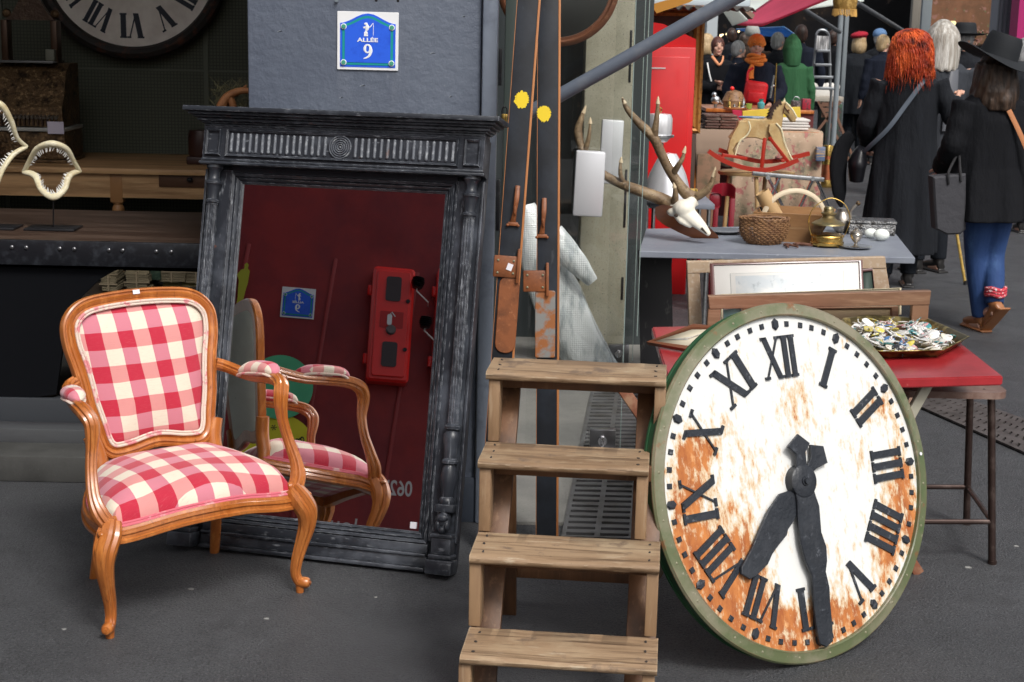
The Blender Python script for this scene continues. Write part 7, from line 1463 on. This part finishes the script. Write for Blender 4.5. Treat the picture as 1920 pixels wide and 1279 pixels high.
strap(t, [(.06, .06, 1.462), (.02, .145, 1.42), (-.06, .178, 1.28), (-.15, .188, 1.12), (-.24, .17, .98), (-.30, .05, .88)], .017, M_tan)
MB().box((-.33, .02, .80), (.07, .24, .18), bev=.02).build('bag_body', mat('tan_leather', (.28, .11, .045), .5), t)
a = atY(1783, 436, 8.75); t = thing('tote_bag', 'dark grey canvas tote bag hanging at the left of the black coat and jeans', 'bag', (a.x, 8.75, a.z)); o = t.location
def lt(x, y, dy=0): return atY(x, y, 8.75+dy)-o
tb_ = [(1744, 330), (1806, 324), (1806, 428), (1796, 437), (1770, 438), (1750, 428)]
tm = mat('slate_canvas', (.045, .045, .052), .8, bump=(10, .5, .02)); MB().prism([(lt(*p).x, lt(*p).z) for p in tb_], .11, T((0, .05, 0)), bev=.01).build('bag_body', tm, t)
MB().tube([lt(1779, 345, -.065), lt(1778, 325, -.06), lt(1788, 302, -.02), lt(1797, 285, 0)], .008, 8, smooth=4).tube([lt(1802, 340, -.065), lt(1800, 318, -.05), lt(1799, 300, -.01), lt(1798, 285, 0)], .008, 8, smooth=4).build('handles', mat('black_webbing', (.01, .01, .012), .6), t)
q = atZ(1810, 534, 0); q2 = atY(1771, 300, q.y); t = thing('bamboo_cane', 'golden bamboo walking cane touching the ground behind the grey tote bag', 'cane', q)
d = q2-q; m = MB(); n = 9
for k in range(n): p0, p1 = d*(k/n), d*((k+1)/n); m.tube([p0+Vector((0, 0, .02 if k == 0 else 0)), p0.lerp(p1, .1), p0.lerp(p1, .9), p1], [.0125, .0105, .0105, .0125], 10)
m.build('cane', mat('bamboo', (.50, .34, .09), .35, L=[(30, (.35, .2, .05), .5, .7)]), t); MB().cyl((0, 0, 0), (0, 0, .03), .015, seg=10).build('ferrule', M_black, t)
m = MB(); hq = d*1.0  # hand closed over the cane top belongs to the white haired person
# -- far row
def far(label, px, Y, **k): return person(label, px, Y, group=None, **k)
far('person in a red beret and long dark quilted coat, seen from behind', 1612, 21.3, yaw=PI+.1, H=1.66, coatm=cloth_mat('dark_quilt', (.009, .011, .015)), trousers=DKT, hair=('bob', H_BLD), hat=('beret', F_RED), hem=.62, flare=.27, waist=.24, shoulders=.24, depth=.18)
far('blond short haired person in a dark coat looking left beside the red beret', 1658, 20.2, yaw=PI+.2, H=1.66, coatm=NVY, trousers=DKT, hair=('short', H_BLD), hem=.55, flare=.22, headyaw=-1.1, waist=.19)
far('person in a navy beret with grey hair behind the orange haired person', 1712, 16.2, yaw=PI, H=1.68, coatm=CHA, trousers=DKT, hair=('short', H_GRY), hat=('beret', F_NVY), hem=.6, flare=.22)
far('bespectacled person in a black brimmed hat and dark overcoat, face turned left', 1812, 16.4, yaw=PI-.2, H=1.74, coatm=CHA, trousers=DKT, hair=('short', H_GRY), hat=('fedora', F_BLK), hem=.35, flare=.24, shoulders=.23, headyaw=-1.15)
far('brown haired person with arms crossed in a black coat with pale orange collar', 1347, 18.0, yaw=.1, H=1.60, coatm=BLK, trousers=DKT, hair=('short', H_AUB), hem=.7, flare=.22, shoulders=.23, waist=.2, arms={'L': ((-.27, -.02, 1.14), (-.02, -.20, 1.12)), 'R': ((.27, -.02, 1.14), (.03, -.21, 1.18))}, sleeve=.062)
far('smiling person in an orange knit hat and thick orange scarf, with hands in front', 1420, 16.6, yaw=-.1, H=1.62, coatm=NVY, trousers=DKT, hair=None, hat=('beanie', F_ORG), hem=.55, flare=.25, shoulders=.24, waist=.22, arms={'L': ((-.30, -.03, 1.14), (-.17, -.20, 1.0)), 'R': ((.30, -.03, 1.14), (.17, -.20, 1.0))}, sleeve=.065)
far('stooping person with grey brown hair in a dark jacket between the two facing women', 1387, 19.5, yaw=PI*.6, H=1.55, coatm=NVY, trousers=DKT, hair=('short', H_GRY), hem=.7, flare=.24, lean=0)
far('person in a hooded dark green coat, seen from behind', 1487, 17.2, yaw=PI, H=1.60, coatm=GRN, trousers=DKT, hair=('short', H_DRK), hat=('hood', GRN), hem=.62, flare=.235, waist=.17, shoulders=.205)
far('dark haired person in a navy jacket behind the green hooded coat', 1502, 20.5, yaw=PI, H=1.76, coatm=NVY, trousers=DKT, hair=('short', H_DRK), hem=.7, flare=.22, shoulders=.24)
far('grey haired person in a dark coat between the orange scarf and the green hood', 1460, 20.0, yaw=PI*.75, H=1.66, coatm=CHA, trousers=DKT, hair=('short', H_GRY), hem=.6)
far('person in a pale grey knit cap standing behind the orange hat', 1411, 20.8, yaw=PI*.9, H=1.73, coatm=BRN, trousers=DKT, hair=None, hat=('beanie', F_GRY), hem=.6)
far('fair haired person at the left end of the far crowd beside the gilt frame', 1327, 19.4, yaw=PI*.7, H=1.62, coatm=BLK, trousers=DKT, hair=('bob', H_BLD), hem=.5)
far('small dark figure in a black coat standing in the lamp shop doorway', 1873, 21.8, yaw=.3, H=1.62, coatm=BLK, trousers=DKT, hair=('short', H_BRN), hem=.5, hat=('cap', F_RED))
far('grey haired person in a dark coat cut off by the right picture edge', 1925, 13.5, yaw=PI, H=1.66, coatm=CHA, trousers=DKT, hair=('bob', H_GRY), hem=.6)
far('person in a dark coat deep in the alley crowd under the strut', 1372, 25.5, yaw=PI, H=1.7, coatm=CHA, trousers=DKT, hair=('short', H_DRK), hem=.6)
far('person with dark hair far behind the orange hat in the alley', 1440, 25.0, yaw=PI, H=1.72, coatm=BLK, trousers=DKT, hair=('short', H_DRK), hem=.6)
far('person in a dark coat half hidden between the stooping one and the orange scarf', 1398, 22.5, yaw=PI*.8, H=1.64, coatm=NVY, trousers=DKT, hair=('short', H_BRN), hem=.6)
far('person in black in the deep shade behind the aluminium steps', 1562, 23.5, yaw=PI*.9, H=1.70, coatm=BLK, trousers=DKT, hair=('short', H_DRK), hem=.6)
far('person in a pale blue cap behind the blond short haired one', 1650, 22.3, yaw=PI*.9, H=1.72, coatm=CHA, trousers=DKT, hair=('short', H_GRY), hat=('cap', mat('pale_blue_cap', (.12, .22, .40), .8)), hem=.6)
# clothes worn on top: scarf, collar
def findp(lb): return next(o for o in COL.objects if o.name.startswith('person') and lb in o.get('label', ''))
O1 = findp('orange knit'); m = MB()
for k in range(4): m.tube([((.092+.012*math.sin(k*2))*math.cos(a), -.005+(.085+.012*math.cos(k))*math.sin(a)-.01*k, 1.44+.028*k+.012*math.sin(a*2+k*2)) for a in [2*PI*j/24 for j in range(25)]], .027-.002*k, 10)
m.tube([(-.04, -.12, 1.42), (-.06, -.16, 1.34), (-.05, -.18, 1.27)], [.03, .05, .04], 10, ax=(1, .6), smooth=3); m.build('scarf', F_ORG, O1, ang=60)
P1 = findp('arms crossed'); MB().tube([(-.07, -.02, 1.50), (-.045, -.10, 1.45), (0, -.13, 1.40), (.045, -.10, 1.45), (.07, -.02, 1.50)], .018, 10, smooth=3, ax=(1, .6)).build('collar', mat('peach_fleece', (.75, .32, .16), .9), P1, ang=60)
MB().tube([(-.14, -.08, 1.42), (-.125, -.145, 1.3), (-.10, -.17, 1.2)], .010, 8, smooth=3).build('white_piping', M_white, P1, ang=60)
t = thing('red_backpack', 'bright red fabric bag worn on the front of the orange hatted person', 'bag', wp(O1, (0, -.235, 0)), O1.rotation_euler.z)
MB().box((0, -.02, 1.04), (.24, .11, .25), Matrix.Rotation(.12, 3, 'Y'), bev=.045, seg=3).box((0, -.085, 1.0), (.17, .04, .12), Matrix.Rotation(.12, 3, 'Y'), bev=.018).build('bag_body', mat('scarlet_nylon', (.72, .015, .02), .5, bump=(9, .6, .02)), t, ang=60); MB().tube([(-.09, 0, 1.16), (-.08, .03, 1.26), (-.03, .03, 1.30)], .014, 8, smooth=3).build('strap', mat('scarlet_nylon', (0, 0, 0)), t)
W2c = MB().tube([(-.03, .13, 1.42), (.0, .155, 1.25), (.01, .16, 1.0)], [.03, .05, .05], 12, ax=(1, .25), up=(0, 1, 0), smooth=3).build('leather_panel', mat('grey_leather_shine', (.10, .105, .12), .22, coat=.5), W2, ang=60)
hm2 = atY(1769, 299, 11.0)
t = findp('bespectacled'); MB().tube([(-.07, -.02, 1.63), (-.06, -.09, 1.63), (-.03, -.10, 1.625)], .0025, 6).xf(Matrix.Rotation(-1.15, 4, 'Z')).build('glasses', M_black, t)
bpy.context.view_layer.update()
